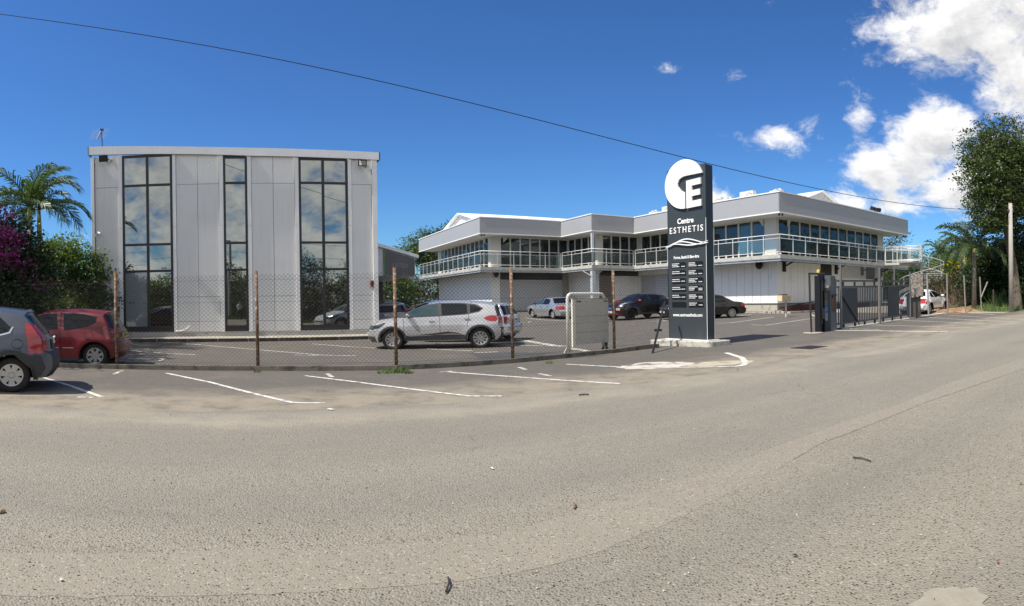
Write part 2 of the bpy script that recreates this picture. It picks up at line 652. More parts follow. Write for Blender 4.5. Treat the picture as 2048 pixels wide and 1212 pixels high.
# strip of newer asphalt running along the carriageway
up = [(0, 1105), (250, 1106), (420, 1100), (700, 1094), (1024, 1060), (1300, 980), (1450, 935), (1560, 890), (1700, 840), (1800, 808), (1900, 765), (2060, 712)]
lo = [(0, 1190), (250, 1192), (420, 1190), (700, 1178), (1024, 1148), (1180, 1110), (1350, 1040), (1430, 1000), (1560, 935), (1640, 888), (1850, 805), (2060, 733)]


def resample(pts, n):
    P = [seen(*p) for p in pts]
    d = [0]
    for a, b in zip(P, P[1:]):
        d.append(d[-1] + (b - a).length)
    out = []
    for s in np.linspace(0, d[-1], n):
        x = float(np.interp(s, d, [p.x for p in P]))
        y = float(np.interp(s, d, [p.y for p in P]))
        out.append(Vector((x, y, gz(x, y))))
    return out


U, Lw = resample(up, 140), resample(lo, 140)
rows = []
for i, (a, b) in enumerate(zip(U, Lw)):
    ja, jb = 0.035 * mnoise.noise((i * 0.7, 0, 0)), 0.035 * mnoise.noise((i * 0.9, 5, 0))
    d = (b - a).normalized()
    rows.append([a + d * ja + Vector((0, 0, 0.0015)), a.lerp(b, 0.5) + Vector((0, 0, 0.003)), b + d * jb + Vector((0, 0, 0.0015))])
tag(MB().grid(rows).build('road_patch', M_patch), kind='structure')
M_tar = mat('tar_joint', (0.085, 0.08, 0.072), 0.7, var=0.4, scale=9, bump=0.5, bscale=60, dirt=(0.17, 0.155, 0.13), dscale=5, dlo=0.40, dhi=0.55)
rows = []
for i, b in enumerate(Lw):
    if i < 62:
        continue
    d = (b - U[i]).normalized()
    w = 0.004 + 0.012 * abs(mnoise.noise((i * 0.8, 9, 0)))
    jb = 0.035 * mnoise.noise((i * 0.9, 5, 0))
    rows.append([b + d * (jb - w) + Vector((0, 0, 0.004)), b + d * (jb + w) + Vector((0, 0, 0.004))])
tag(MB().grid(rows).build('tar_joint', M_tar), kind='structure')

# ------------------------------------------------------------------ painted lines
M_line = mat('road_paint', (0.62, 0.60, 0.545), 0.75, var=0.08, scale=8, dirt=(0.20, 0.178, 0.145), dscale=8, dlo=0.47, dhi=0.66)
M_line2 = mat('worn_paint', (0.56, 0.52, 0.44), 0.8, var=0.1, scale=8, dirt=(0.17, 0.15, 0.125), dscale=7, dlo=0.44, dhi=0.60)


def line(px, w=0.088, m=M_line, lift=0.009):
    P = [seen(*p) for p in px]
    # resample and smooth
    d = [0]
    for a, b in zip(P, P[1:]):
        d.append(d[-1] + (b - a).length)
    n = max(3, int(d[-1] / 0.15))
    Q = [Vector((float(np.interp(s, d, [p.x for p in P])), float(np.interp(s, d, [p.y for p in P])), 0)) for s in np.linspace(0, d[-1], n)]
    rows = []
    for i, q in enumerate(Q):
        dr = (Q[min(i + 1, n - 1)] - Q[max(i - 1, 0)]).normalized()
        nr = Vector((-dr.y, dr.x, 0)) * w / 2
        j = 1 + 0.10 * mnoise.noise((q.x * 6, q.y * 6, 0))
        a, b = q + nr * j, q - nr * j
        rows.append([Vector((a.x, a.y, gz(a.x, a.y) + lift)), Vector((b.x, b.y, gz(b.x, b.y) + lift))])
    return MB().grid(rows).build('painted_line', m, lot)


for L_ in ([(85, 755), (140, 772), (205, 795)], [(333, 747), (420, 765), (500, 786), (585, 806), (650, 807)], [(610, 752), (700, 763), (800, 776), (940, 793), (1003, 793)],
           [(892, 744), (1040, 755), (1240, 768)], [(1133, 729), (1250, 735), (1400, 735), (1470, 733)],
           [(365, 687), (520, 700), (650, 711), (712, 712)], [(240, 700), (330, 707), (392, 710)], [(255, 718), (328, 718)], [(625, 688), (700, 694), (760, 697)],
           [(776, 694), (870, 699), (945, 702)], [(950, 706), (996, 704)], [(1000, 690), (1085, 692)], [(1245, 640), (1270, 640), (1345, 632)],
           [(1300, 643), (1325, 642), (1345, 639)], [(1213, 637), (1240, 634)], [(1050, 636), (1085, 640), (1130, 642)], [(1031, 645), (1056, 645), (1062, 643)],
           [(1432, 637), (1502, 629)], [(1434, 647), (1460, 646), (1548, 634)], [(1503, 650), (1530, 651), (1625, 637)], [(1620, 628), (1646, 639)],
           [(1740, 650), (1850, 653), (1945, 656)], [(1805, 641), (1900, 645), (1992, 649)], [(1855, 635), (1940, 640), (2026, 644)],
           [(1897, 631), (1980, 635), (2048, 639)], [(1937, 626), (1990, 630)]):
    line(L_)
line([(1660, 661), (1760, 662), (1895, 664)], 0.2)
line([(1675, 657), (1760, 660)], 0.1, M_line2)
line([(1462, 734), (1484, 732), (1492, 727), (1484, 716), (1462, 709), (1452, 706)], 0.13)
for L_ in ([(155, 795), (190, 796)], [(228, 749), (244, 742)], [(655, 748), (664, 755)], [(1038, 735), (1052, 740)], [(1078, 748), (1102, 753)], [(318, 723), (328, 718)],
           [(590, 710), (640, 712)], [(880, 745), (905, 743)]):
    line(L_, 0.09, M_line2)
line([(1030, 678), (1060, 683), (1105, 691), (1128, 693)], 0.28, M_line2, 0.006)
line([(1140, 697), (1200, 706)], 0.25, M_line2, 0.006)

M_cem = mat('cement_stain', (0.50, 0.46, 0.39), 0.9, var=0.15, scale=5, bump=0.3, dirt=(0.16, 0.145, 0.125), dscale=2.6, dlo=0.50, dhi=0.62)


def stain(name, px, py, rx, ry, m, seed, lift=0.006):
    c = seen(px, py)
    ring = []
    for k in range(44):
        a = 2 * math.pi * k / 44
        j = 1 + 0.35 * mnoise.noise((math.cos(a) * 2.3 + seed, math.sin(a) * 2.3, seed))
        x, y = c.x + math.cos(a) * rx * j, c.y + math.sin(a) * ry * j
        ring.append((x, y, gz(x, y) + lift))
    mb = MB().add(ring, [tuple(range(44))])
    return tag(mb.build(name, m), kind='structure')


stain('cement_patch', 1312, 731, 0.75, 0.55, M_cem, 3)
stain('cement_patch', 1905, 1212, 0.17, 0.16, mat('old_cement', (0.29, 0.258, 0.20), 0.9, var=0.15, scale=12, bump=0.4), 8)
stain('sand_patch', 1440, 727, 0.75, 0.35, mat('sand', (0.42, 0.36, 0.26), 0.95, var=0.15, scale=9, dirt=(0.2, 0.18, 0.14), dscale=4, dlo=0.5, dhi=0.65), 5, 0.005)
# dark repair of the lot behind the silver car
P = [seen(*p) for p in ((905, 731), (960, 716), (935, 707), (1010, 705), (1128, 706), (1215, 712), (1040, 722))]
tag(MB().add([(p.x, p.y, p.z + 0.0065) for p in P], [tuple(range(7))]).build('dark_asphalt_patch', mat('fresh_asphalt', (0.062, 0.060, 0.060), 0.85, var=0.15, scale=6, bump=0.3, bscale=60)), kind='structure')

# drain cover
d0 = thing('drain_cover', 'dark iron drain cover set in the asphalt by the entrance', 'drain cover', seen(1620, 695), TA)
MB().box(-0.42, 0.42, -0.3, 0.3, 0.004, 0.014).build('frame', mat('cast_iron', (0.07, 0.068, 0.065), 0.6, 0.6, 0.3, 9, 0.3), d0)
for k in range(6):
    MB().box(-0.36, 0.36, -0.25 + k * 0.085, -0.2 + k * 0.085, 0.0145, 0.022).build('bar', MATS['cast_iron'], d0)

# sidewalk with kerbstones before the office, parallel to its front
OA = R(26)
OO = Vector((-24.5 * math.sin(OA), 24.5 * math.cos(OA), 0))
M_conc = mat('concrete', (0.36, 0.325, 0.265), 0.9, var=0.16, scale=2.5, bump=0.3, bscale=25, dirt=(0.10, 0.09, 0.075), dscale=1.6, dlo=0.52, dhi=0.72)
M_kerb = mat('kerb_stone', (0.11, 0.10, 0.085), 0.9, var=0.2, scale=3, bump=0.35, bscale=20, dirt=(0.03, 0.028, 0.025), dscale=1.3, dlo=0.38, dhi=0.60)
M_mort = mat('kerb_joint', (0.36, 0.33, 0.28), 0.9, var=0.1)
sw = link('sidewalk', MB().box(-6.6, 6.1, -1.75, 0.25, 0.0, 0.13).mesh('sidewalk', M_conc), None, OO, (0, 0, OA))
tag(sw, kind='structure')
ks = MB().box(0.012, 1.138, -1.95, -1.752, -0.02, 0.142).mesh('kerb_stone', M_kerb, bevel=0.012)
for k in range(11):
    o = link('kerb_stone', ks, sw, (-6.6 + k * 1.15, 0, 0))
MB().box(-6.6, 6.05, -1.93, -1.753, -0.02, 0.13).build('kerb_joint', M_mort, sw)
# ------------------------------------------------------------------ the grey office building on the left
M_panel = mat('grey_panel', (0.69, 0.69, 0.67), 0.5, 0.0, 0.03, 0.7, 0.05, 2.0, dirt=(0.64, 0.635, 0.61), dscale=0.8, dlo=0.5, dhi=0.8, streak=0.16)
M_trim = mat('pale_metal_trim', (0.80, 0.80, 0.785), 0.42, 0.0, 0.05, 1.5, 0.06, 4, dirt=(0.55, 0.54, 0.50), dscale=2.5, dlo=0.58, dhi=0.8, streak=0.16)
M_dark = mat('panel_joint', (0.05, 0.05, 0.055), 0.8)
M_frame = mat('black_window_frame', (0.012, 0.013, 0.016), 0.35, 0.0, 0.1)
M_plinth = mat('plinth_render', (0.43, 0.42, 0.39), 0.85, var=0.12, scale=2, bump=0.2, dirt=(0.22, 0.19, 0.14), dscale=2, dlo=0.55, dhi=0.75)
M_tint = glass('mirror_glass', (0.74, 0.78, 0.74), 0.38, (0.02, 0.022, 0.02), wav=0.03)
M_curt = glass('curtained_glass', (0.85, 0.9, 0.95), 0.12, (0.20, 0.23, 0.25), wav=0.03)

off = thing('office_building', 'grey panel-clad office building with three tall black-framed mirror windows', 'building', OO, OA)
XL, XR = -6.13, 5.77
ZB, ZT = 0.34, 8.36


def ztop(x):
    return float(np.interp(x, [-6.2, -1.62, 0.46, 3.3, 5.9], [8.84, 8.57, 8.49, 8.425, 8.40]))


def zbot(x):
    return float(np.interp(x, [-6.2, -1.62, 0.46, 3.3, 5.9], [8.46, 8.245, 8.14, 8.085, 8.06]))


MB().box(XL + 0.02, XR - 0.02, 0.13, 13, 0.13, 8.30).build('wall', M_panel, off)
MB().box(XL + 0.01, XR - 0.01, 0.0, 0.128, 0.12, ZB - 0.002).build('plinth', M_plinth, off)
# backing behind the panel joints
MB().box(XL + 0.03, XR - 0.03, 0.05, 0.127, ZB, ZT).build('backing', M_dark, off)
zr = [0.34, 0.80, 1.90, 6.94, ZT]
cols = [(-5.98, -4.98), (-2.55, -1.666), (-1.666, -0.785), (0.54, 1.43), (1.43, 2.32), (4.69, 5.55)]
for a, b in cols:
    for z0, z1 in zip(zr, zr[1:]):
        y = 0.02 + random.uniform(-0.003, 0.003)
        MB().box(a + 0.007, b - 0.007, y, 0.049, z0 + 0.007, z1 - 0.007).build('facade_panel', M_panel, off, bevel=0.003)
# trim posts beside windows and at the corners, in two lengths
for a, b, dpt in [(XL, -5.99, 0.10), (-4.975, -4.80, 0.07), (-2.70, -2.556, 0.07), (-0.78, -0.61, 0.07), (0.37, 0.535, 0.07), (2.325, 2.48, 0.07), (4.53, 4.685, 0.07), (5.556, XR, 0.10)]:
    zs = [ZB - 0.015, 5.05 + random.uniform(-.03, .03), ZT]
    for z0, z1 in zip(zs, zs[1:]):
        MB().box(a, b, -dpt + 0.04, 0.048, z0 + 0.004, z1 - 0.004).build('trim_strip', M_trim, off, bevel=0.006)
# windows
for wi, (a, b, mids) in enumerate([(-4.79, -2.716, [-3.74]), (-0.60, 0.358, []), (2.49, 4.51, [3.485])]):
    zz = [0.46, 3.08, 4.28, 6.96, zbot((a + b) / 2 + .3) - 0.02]
    fr = MB()
    fr.box(a, a + 0.085, -0.035, 0.046, zz[0], zz[-1]).box(b - 0.085, b, -0.035, 0.046, zz[0], zz[-1])
    fr.box(a + 0.085, b - 0.085, -0.035, 0.046, zz[0], zz[0] + 0.13).box(a + 0.085, b - 0.085, -0.035, 0.046, zz[-1] - 0.08, zz[-1])
    win = fr.build('window', M_frame, off)
    xs = [a + 0.085] + mids + [b - 0.085]
    for mx in mids:
        MB().box(mx - 0.055, mx + 0.055, -0.045, 0.044, zz[0] + 0.13, zz[-1] - 0.08).build('mullion', M_frame, win)
    for z in zz[1:-1]:
        for i in range(len(xs) - 1):
            MB().box(xs[i] + (0.056 if i else 0.001), xs[i + 1] - (0.056 if i < len(xs) - 2 else 0.001), -0.036, 0.043, z - 0.05, z + 0.05).build('transom', M_frame, win)
    for i in range(len(xs) - 1):
        for j in range(4):
            m = M_curt if (wi == 0 and i == 0 and j == 0) else M_tint
            x0, x1, z0, z1 = xs[i], xs[i + 1], zz[j] + 0.02, zz[j + 1] - 0.02
            cx, cz = (x0 + x1) / 2, (z0 + z1) / 2
            mb = MB().box(x0 - cx, x1 - cx, 0.0, 0.02, z0 - cz, z1 - cz)
            mb.build('pane', m, win, (cx, 0.005, cz), (random.uniform(-.006, .006), 0, random.uniform(-.006, .006)))
# eaves fascia in two lengths, roof sheet behind
for a, b in [(XL - 0.07, -1.62), (-1.615, XR + 0.08)]:
    xs_ = np.linspace(a, b, 8)
    poly = [(x, zbot(x)) for x in xs_] + [(x, ztop(x)) for x in xs_[::-1]]
    MB().prism(poly, 'y', -0.125, -0.055).build('fascia', M_trim, off)
    poly2 = [(x, zbot(x) - .012) for x in xs_] + [(x, ztop(x) - .05) for x in xs_[::-1]]
    MB().prism(poly2, 'y', -0.0549, -0.046).build('fascia_backing', M_dark, off)
MB().box(XL - 0.06, XR + 0.07, 0.132, 13.1, 8.31, 8.385).build('roof', mat('roof_sheet', (0.55, 0.55, 0.54), 0.5, 0.2), off)
MB().box(XR + 0.081, XR + 0.13, -0.13, 0.4, 8.06, ztop(XR)).build('gutter_end', mat('dark_metal', (0.06, 0.062, 0.068), 0.5, 0.3), off)
MB().box(XL - 0.10, XL - 0.071, -0.13, 0.4, 8.45, ztop(XL) + .01).build('gutter_end', MATS['dark_metal'], off)
# dents in the panels
for x, z in [(-5.35, 5.12), (-5.5, 4.72), (-5.05, 5.2), (1.62, 5.15), (1.02, 1.2), (-1.2, 7.75)]:
    MB().lathe([(0.0, -0.004), (0.02, -0.003), (0.035, 0.0)], 10, 'y', (x, 0.016, z)).build('dent', M_trim, off)
# red alarm notice and small printed notice
nt = MB().box(-5.98, -5.78, 0.005, 0.016, 2.45, 2.72).build('notice', mat('notice_white', (0.72, 0.70, 0.68), 0.5), off)
MB().box(-5.98, -5.78, -0.001, 0.0045, 2.63, 2.72).build('notice_heading', mat('notice_red', (0.50, 0.05, 0.05), 0.5), nt)
MB().box(-5.98, -5.78, -0.001, 0.0045, 2.45, 2.49).build('notice_footer', MATS['notice_red'], nt)
bx = MB().box(5.44, 5.56, -0.09, 0.014, 2.28, 2.55).build('alarm_box', mat('alarm_red', (0.20, 0.015, 0.02), 0.4), off)
MB().box(5.465, 5.535, -0.096, -0.091, 2.36, 2.47).build('alarm_window', M_frame, bx)
# thin conduit and junction box on the left edge
MB().tube([(-5.985, -0.01, 0.4), (-5.985, -0.01, 8.1)], 0.012).build('conduit', M_dark, off)
MB().box(-6.04, -5.93, -0.06, -0.025, 4.72, 4.82).build('junction_box', M_trim, off)
# bent pipe end sticking out low beside the first window
MB().tube([(-2.62, -0.08, 0.36), (-2.3, -0.10, 0.40), (-2.12, -0.12, 0.52), (-2.05, -0.12, 0.62)], 0.03).build('waste_pipe', mat('white_plastic', (0.70, 0.68, 0.62), 0.5), off)
MB().box(-2.6, -1.9, -0.06, 0.014, 0.29, 0.325).build('ledge', M_plinth, off)

# floodlights under the eaves
M_blk = mat('black_metal', (0.014, 0.014, 0.016), 0.45, 0.2)
M_lens = glass('lamp_glass', (0.9, 0.9, 0.9), 0.35, (0.28, 0.28, 0.27))


def floodlight(px_local, label, yaw, lens=M_lens):
    t = thing('floodlight', label, 'floodlight', OO + Vector((math.cos(OA) * px_local, math.sin(OA) * px_local, zbot(px_local) - .24)), OA, 'floodlights on the grey office front')
    bodyo = MB().add([(-0.19, -0.36, 0.14), (0.19, -0.36, 0.14), (0.19, -0.30, -0.14), (-0.19, -0.30, -0.14),
                      (-0.15, -0.24, 0.10), (0.15, -0.24, 0.10), (0.15, -0.20, -0.10), (-0.15, -0.20, -0.10)],
                     [(0, 1, 2, 3), (7, 6, 5, 4), (0, 4, 5, 1), (1, 5, 6, 2), (2, 6, 7, 3), (3, 7, 4, 0)]).build('housing', M_blk, t, (0, 0, 0), (0, 0, yaw))
    MB().add([(-0.145, -0.366, 0.10), (0.145, -0.366, 0.10), (0.145, -0.321, -0.10), (-0.145, -0.321, -0.10),
              (-0.145, -0.36, 0.10), (0.145, -0.36, 0.10), (0.145, -0.315, -0.10), (-0.145, -0.315, -0.10)],
             [(0, 1, 2, 3), (7, 6, 5, 4), (0, 4, 5, 1), (1, 5, 6, 2), (2, 6, 7, 3), (3, 7, 4, 0)]).build('lens', lens, bodyo)
    MB().bar((0.10, -0.20, 0.0), (0.24, 0.03, 0.02), 0.04, 0.02).bar((-0.10, -0.2, 0), (0.2, -0.02, 0.02), 0.03, 0.02).build('bracket', M_blk, t)
    MB().box(0.21, 0.33, -0.07, 0.02, -0.02, 0.09).build('connection_box', M_trim, t)
    MB().tube([(0.27, -0.03, -0.02), (0.26, -0.06, -0.12), (0.2, -0.10, -0.17), (0.1, -0.2, -0.12)], 0.009, 5).build('lead', M_blk, t)
    return t


floodlight(-5.52, 'black floodlight at the left end of the grey office, its glass dark', 0.0, glass('dull_lamp_glass', (0.5, 0.5, 0.5), 0.1, (0.05, 0.05, 0.05)))
floodlight(5.05, 'black floodlight at the right end of the grey office, its glass bright', 0.15)
# security camera
sc_ = thing('security_camera', 'small white security camera on the left edge of the grey office', 'camera', OO + Vector((math.cos(OA) * -5.8, math.sin(OA) * -5.8, 4.88)), OA)
MB().tube([(-0.06, 0.0, 0.03), (0.07, -0.16, -0.06)], 0.045, 10).build('body', mat('white_casing', (0.75, 0.74, 0.72), 0.4), sc_)
MB().tube([(-0.06, 0.02, 0.03), (-0.12, -0.01, -0.07)], 0.015).build('bracket', MATS['white_casing'], sc_)
# television aerial
ae = thing('television_aerial', 'bent television aerial on a thin mast above the grey office roof', 'aerial', OO + Vector((math.cos(OA) * -5.75 - math.sin(OA) * 0.4, math.sin(OA) * -5.75 + math.cos(OA) * 0.4, 8.5)), OA)
M_alu = mat('dull_aluminium', (0.32, 0.32, 0.33), 0.5, 0.5)
MB().tube([(0.04, 0, 0), (0, 0, 1.25)], 0.022, 6).build('mast', mat('rusty_mast', (0.16, 0.11, 0.09), 0.7, 0.2, 0.3, 8), ae)
MB().tube([(0.0, 0.0, 1.2), (-0.2, -0.05, 0.78)], 0.035, 6).build('reflector_arm', M_alu, ae)
MB().box(-0.05, 0.08, -0.04, 0.04, 1.19, 1.28).build('clamp', mat('aerial_plastic', (0.03, 0.03, 0.07), 0.5), ae)
for k in range(6):
    z = 1.24 - k * 0.075
    MB().tube([(-0.42 - 0.03 * k, 0.1, z + 0.02), (0.36 - 0.03 * k, -0.1, z - 0.02)], 0.006, 4).build('element', M_alu, ae)

# the shed-roofed wing behind the office, raised over a carport
wg = thing('rear_wing', 'grey shed-roofed wing over an open carport behind the office', 'building', OO, OA)
yw = 5.5
poly = [(5.6, 3.10), (9.05, 3.02), (9.05, 4.12), (5.6, 5.12)]
MB().prism(poly, 'y', yw, yw + 7).build('wall', M_panel, wg)
MB().prism([(5.6, 5.125), (9.2, 4.06), (9.2, 4.24), (5.6, 5.30)], 'y', yw - 0.2, yw + 7.1).build('roof', M_trim, wg)
for a, b in [(5.75, 6.9), (6.92, 7.28)]:
    zt = lambda x: 5.10 - (x - 5.6) * 0.29
    MB().prism([(a, 3.25), (b, 3.25), (b, zt(b)), (a, zt(a))], 'y', yw - 0.035, yw - 0.004).build('wall_panel', M_panel if b < 7 else mat('white_panel', (0.62, 0.63, 0.63), 0.5), wg)
sgn = MB().prism([(7.42, 3.10), (9.0, 3.06), (9.0, 4.02), (7.42, 4.50)], 'y', yw - 0.12, yw - 0.06).build('sign_board', mat('dark_sign', (0.10, 0.10, 0.105), 0.35, 0.0, 0.25, 1.5), wg)
MB().box(7.36, 7.415, yw - 0.13, yw - 0.004, 3.08, 4.56).build('sign_edging', mat('green_edge', (0.10, 0.24, 0.10), 0.5), wg)
lettering('sign_lettering', 'LATEX', mat('faint_letters', (0.26, 0.26, 0.27), 0.5), 0.36, sgn, (7.78, yw - 0.122, 3.55), (R(90), R(4), 0), 0.004, xs=0.8)
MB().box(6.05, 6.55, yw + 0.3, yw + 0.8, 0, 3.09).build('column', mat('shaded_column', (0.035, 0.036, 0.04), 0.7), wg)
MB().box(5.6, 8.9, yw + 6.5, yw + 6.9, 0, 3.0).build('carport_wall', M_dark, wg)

# ------------------------------------------------------------------ the clinic building
CO = Vector((16.03, 33.35, 0))
cl = thing('clinic_building', 'white two-storey clinic with a deep grey roof fascia and glass balcony railings', 'building', CO, TA)
OUT = [(-11.2, 36.6), (-11.2, 19.6), (-4.0, 19.6), (-4.0, 14.9), (0.0, 14.9), (0.0, 0.0), (17.2, 0.0), (17.2, 36.6)]
INS = 1.6
WALL = [(-9.6, 35.0), (-9.6, 21.2), (-2.4, 21.2), (-2.4, 16.5), (1.6, 16.5), (1.6, 1.6), (15.6, 1.6), (15.6, 35.0)]
Z0, ZS, ZF, ZRF = 0.1, 4.06, 7.32, 8.73      # ground, underside of balcony, underside of fascia, top of fascia
M_fas = mat('fascia_grey', (0.34, 0.342, 0.35), 0.45, 0.0, 0.03, 0.4, dirt=(0.315, 0.315, 0.32), dscale=0.5, streak=0.10)
M_wht = mat('white_metal', (0.78, 0.78, 0.76), 0.5, 0.0, 0.04, 1.5)
M_sof = mat('soffit_white', (0.72, 0.71, 0.67), 0.7, var=0.05)
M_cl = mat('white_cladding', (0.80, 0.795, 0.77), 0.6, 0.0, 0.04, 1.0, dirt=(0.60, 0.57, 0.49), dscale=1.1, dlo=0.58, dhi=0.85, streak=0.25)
M_slab = mat('balcony_concrete', (0.44, 0.43, 0.39), 0.8, var=0.12, scale=2, bump=0.2, dirt=(0.22, 0.20, 0.16), dscale=2.2, dlo=0.5, dhi=0.75)
M_steel = mat('galvanised_beam', (0.40, 0.42, 0.43), 0.45, 0.35, 0.12, 2.5, dirt=(0.22, 0.23, 0.24), dscale=1.6, dlo=0.5, dhi=0.7)
M_pier = mat('cream_pier', (0.62, 0.60, 0.55), 0.7, var=0.05)
M_cg = glass('clinic_glass', (0.82, 0.90, 0.95), 0.035, (0.022, 0.028, 0.026), clear=0.45, wav=0.04, see=(0.93, 0.94, 0.88))
M_rail = mat('rail_white', (0.66, 0.655, 0.64), 0.4, 0.1, 0.04)
M_rg = glass('railing_glass', (0.75, 0.85, 0.85), 0.0, (0.45, 0.52, 0.50), clear=0.95, see=(0.97, 0.985, 0.98))


def seg_frame(p, q):
    """unit along, outward normal (right-hand side of travel p->q seen from above is outside here)"""
    d = Vector((q[0] - p[0], q[1] - p[1], 0))
    L = d.length
    d.normalize()
    return d, Vector((d.y, -d.x, 0)), L


def slab_on(mb, p, q, off0, off1, z0, z1, a=0.0, b=None):
    """box along the segment p->q from distance a to b, between outward offsets off0 and off1"""
    d, nrm, L = seg_frame(p, q)
    b = L if b is None else b
    P = Vector((p[0], p[1], 0))
    c = [P + d * a + nrm * off0, P + d * b + nrm * off0, P + d * b + nrm * off1, P + d * a + nrm * off1]
    return mb.add([(v.x, v.y, z0) for v in c] + [(v.x, v.y, z1) for v in c],
                  [(0, 3, 2, 1), (4, 5, 6, 7), (0, 1, 5, 4), (1, 2, 6, 5), (2, 3, 7, 6), (3, 0, 4, 7)])


for i in range(6):
    p, q = OUT[i], OUT[i + 1]
    d, nrm, L = seg_frame(p, q)
    n = max(1, round(L / 6))
    for k in range(n):
        slab_on(MB(), p, q, -0.08, 0.0, ZF + 0.05, ZRF - 0.05, L * k / n + (0.004 if k else 0), L * (k + 1) / n - 0.002).build('fascia_panel', M_fas, cl)
    slab_on(MB(), p, q, -0.12, 0.045, ZRF - 0.048, ZRF + 0.03, 0, L).build('coping', M_wht, cl)
    slab_on(MB(), p, q, -0.12, 0.02, ZF - 0.03, ZF + 0.048, 0, L).build('bottom_trim', M_wht, cl)
inn = [(-11.12, 36.5), (-11.12, 19.68), (-3.92, 19.68), (-3.92, 14.98), (0.08, 14.98), (0.08, 0.08), (17.12, 0.08), (17.12, 36.5)]
MB().prism(inn, 'z', ZF + 0.0, ZF + 0.03).build('soffit', M_sof, cl)
MB().prism(inn, 'z', ZRF - 0.25, ZRF - 0.2).build('roof', M_wht, cl)
slb = [(x, y) for x, y in OUT]
MB().prism(slb, 'z', 4.265, 4.51).build('balcony_slab', M_slab, cl)
inn2 = [(-11.1, 36.5), (-11.1, 19.7), (-3.9, 19.7), (-3.9, 15.0), (0.1, 15.0), (0.1, 0.1), (17.1, 0.1), (17.1, 36.5)]
MB().prism(inn2, 'z', 4.20, 4.262).build('balcony_underside', mat('dark_soffit', (0.16, 0.155, 0.15), 0.9, var=0.2), cl)  # underside in one tone, darker than the slab edge
for i in range(6):
    p, q = OUT[i], OUT[i + 1]
    d, nrm, L = seg_frame(p, q)
    n = max(1, round(L / 5))
    for k in range(n):
        a0, b0 = L * k / n + 0.004, L * (k + 1) / n - 0.004
        mb = slab_on(MB(), p, q, -0.06, -0.03, ZS, 4.26, a0, b0)
        slab_on(mb, p, q, -0.0299, 0.03, ZS, ZS + 0.04, a0, b0)
        slab_on(mb, p, q, -0.0299, 0.03, 4.215, 4.255, a0, b0)
        mb.build('edge_beam', M_steel, cl)

# upper storey: glass, mullions, piers
MB().prism([(-8.6, 34), (-8.6, 22.2), (-1.4, 22.2), (-1.4, 17.5), (2.6, 17.5), (2.6, 5.6), (5.6, 2.6), (14.6, 2.6), (14.6, 34)], 'z', 4.515, 4.53).build('upper_floor', mat('interior_floor', (0.36, 0.32, 0.26), 0.6), cl)
M_int = mat('interior_wall', (0.52, 0.52, 0.50), 0.8)
MB().box(5.2, 5.35, 5.5, 34, 4.53, ZF - 0.002).build('partition', M_int, cl)
MB().box(5.36, 14.6, 5.4, 5.55, 4.53, ZF - 0.002).build('partition', M_int, cl)
MB().box(-8.4, -1.2, 25.4, 25.55, 4.53, ZF - 0.002).build('partition', M_int, cl)
MB().box(-5.3, -5.15, 25.56, 34, 4.53, ZF - 0.002).build('partition', M_int, cl)
MB().box(1.8, 5.1, 20.0, 20.15, 4.53, ZF - 0.002).build('partition', M_int, cl)


def glazing(p, q, a, b, n, pier0=0.0, pier1=0.0):
    d, nrm, L = seg_frame(p, q)
    if pier0:
        slab_on(MB(), p, q, -0.25, 0.05, 4.512, ZF - 0.002, a, a + pier0).build('pier', M_pier, cl)
        a += pier0
    if pier1:
        slab_on(MB(), p, q, -0.25, 0.05, 4.512, ZF - 0.002, b - pier1, b).build('pier', M_pier, cl)
        b -= pier1
    w = (b - a) / n
    for k in range(n):
        s0, s1 = a + k * w, a + (k + 1) * w
        mb = MB()
        slab_on(mb, p, q, -0.08, 0.04, 4.512, ZF - 0.004, s0 + 0.002, s0 + 0.062)
        slab_on(mb, p, q, -0.08, 0.04, 4.512, ZF - 0.004, s1 - 0.062, s1 - 0.002)
        slab_on(mb, p, q, -0.079, 0.035, 4.512, 4.58, s0 + 0.063, s1 - 0.063)
        slab_on(mb, p, q, -0.079, 0.035, ZF - 0.12, ZF - 0.004, s0 + 0.063, s1 - 0.063)
        wn = mb.build('window', M_pier, cl)
        slab_on(MB(), p, q, -0.03, -0.015, 4.581, ZF - 0.121, s0 + 0.0635, s1 - 0.0635).build('pane', M_cg, wn)


glazing(WALL[0], WALL[1], 0.0, 13.8, 12, 1.0, 0.5)
glazing(WALL[1], WALL[2], 0.05, 7.2, 7, 0.75, 0.05)
glazing(WALL[2], WALL[3], 0.0, 4.7, 4, 0.1, 0.3)
glazing(WALL[3], WALL[4], 0.05, 4.0, 4, 0.35, 0.05)
glazing(WALL[4], WALL[5], 0.0, 14.9, 11, 0.5, 0.95)
glazing(WALL[5], WALL[6], 0.05, 14.0, 11, 0.05, 0.85)
# haunches at the tops of the corner piers
for x, y, sx, sy in [(1.6, 1.6, 1, 0), (1.6, 1.6, 0, 1), (-9.6, 21.2, 1, 0), (-9.6, 21.2, 0, 1), (15.6, 1.6, -1, 0), (1.6, 15.4, 0, -1)]:
    o_ = 1.05
    a = (x + sx * o_ - sy * 0.06, y + sy * o_ - sx * 0.06)
    b = (x + sx * (o_ + 0.5) - sy * 0.06, y + sy * (o_ + 0.5) - sx * 0.06)
    mb = MB().add([(a[0], a[1], ZF - 0.55), (a[0], a[1], ZF - 0.005), (b[0], b[1], ZF - 0.005), (a[0] - sy * .06, a[1] - sx * .06, ZF - 0.55), (a[0] - sy * .06, a[1] - sx * .06, ZF - 0.005), (b[0] - sy * .06, b[1] - sx * .06, ZF - 0.005)],
                  [(0, 1, 2), (5, 4, 3), (0, 3, 4, 1), (1, 4, 5, 2), (2, 5, 3, 0)])
    mb.build('haunch', M_pier, cl)

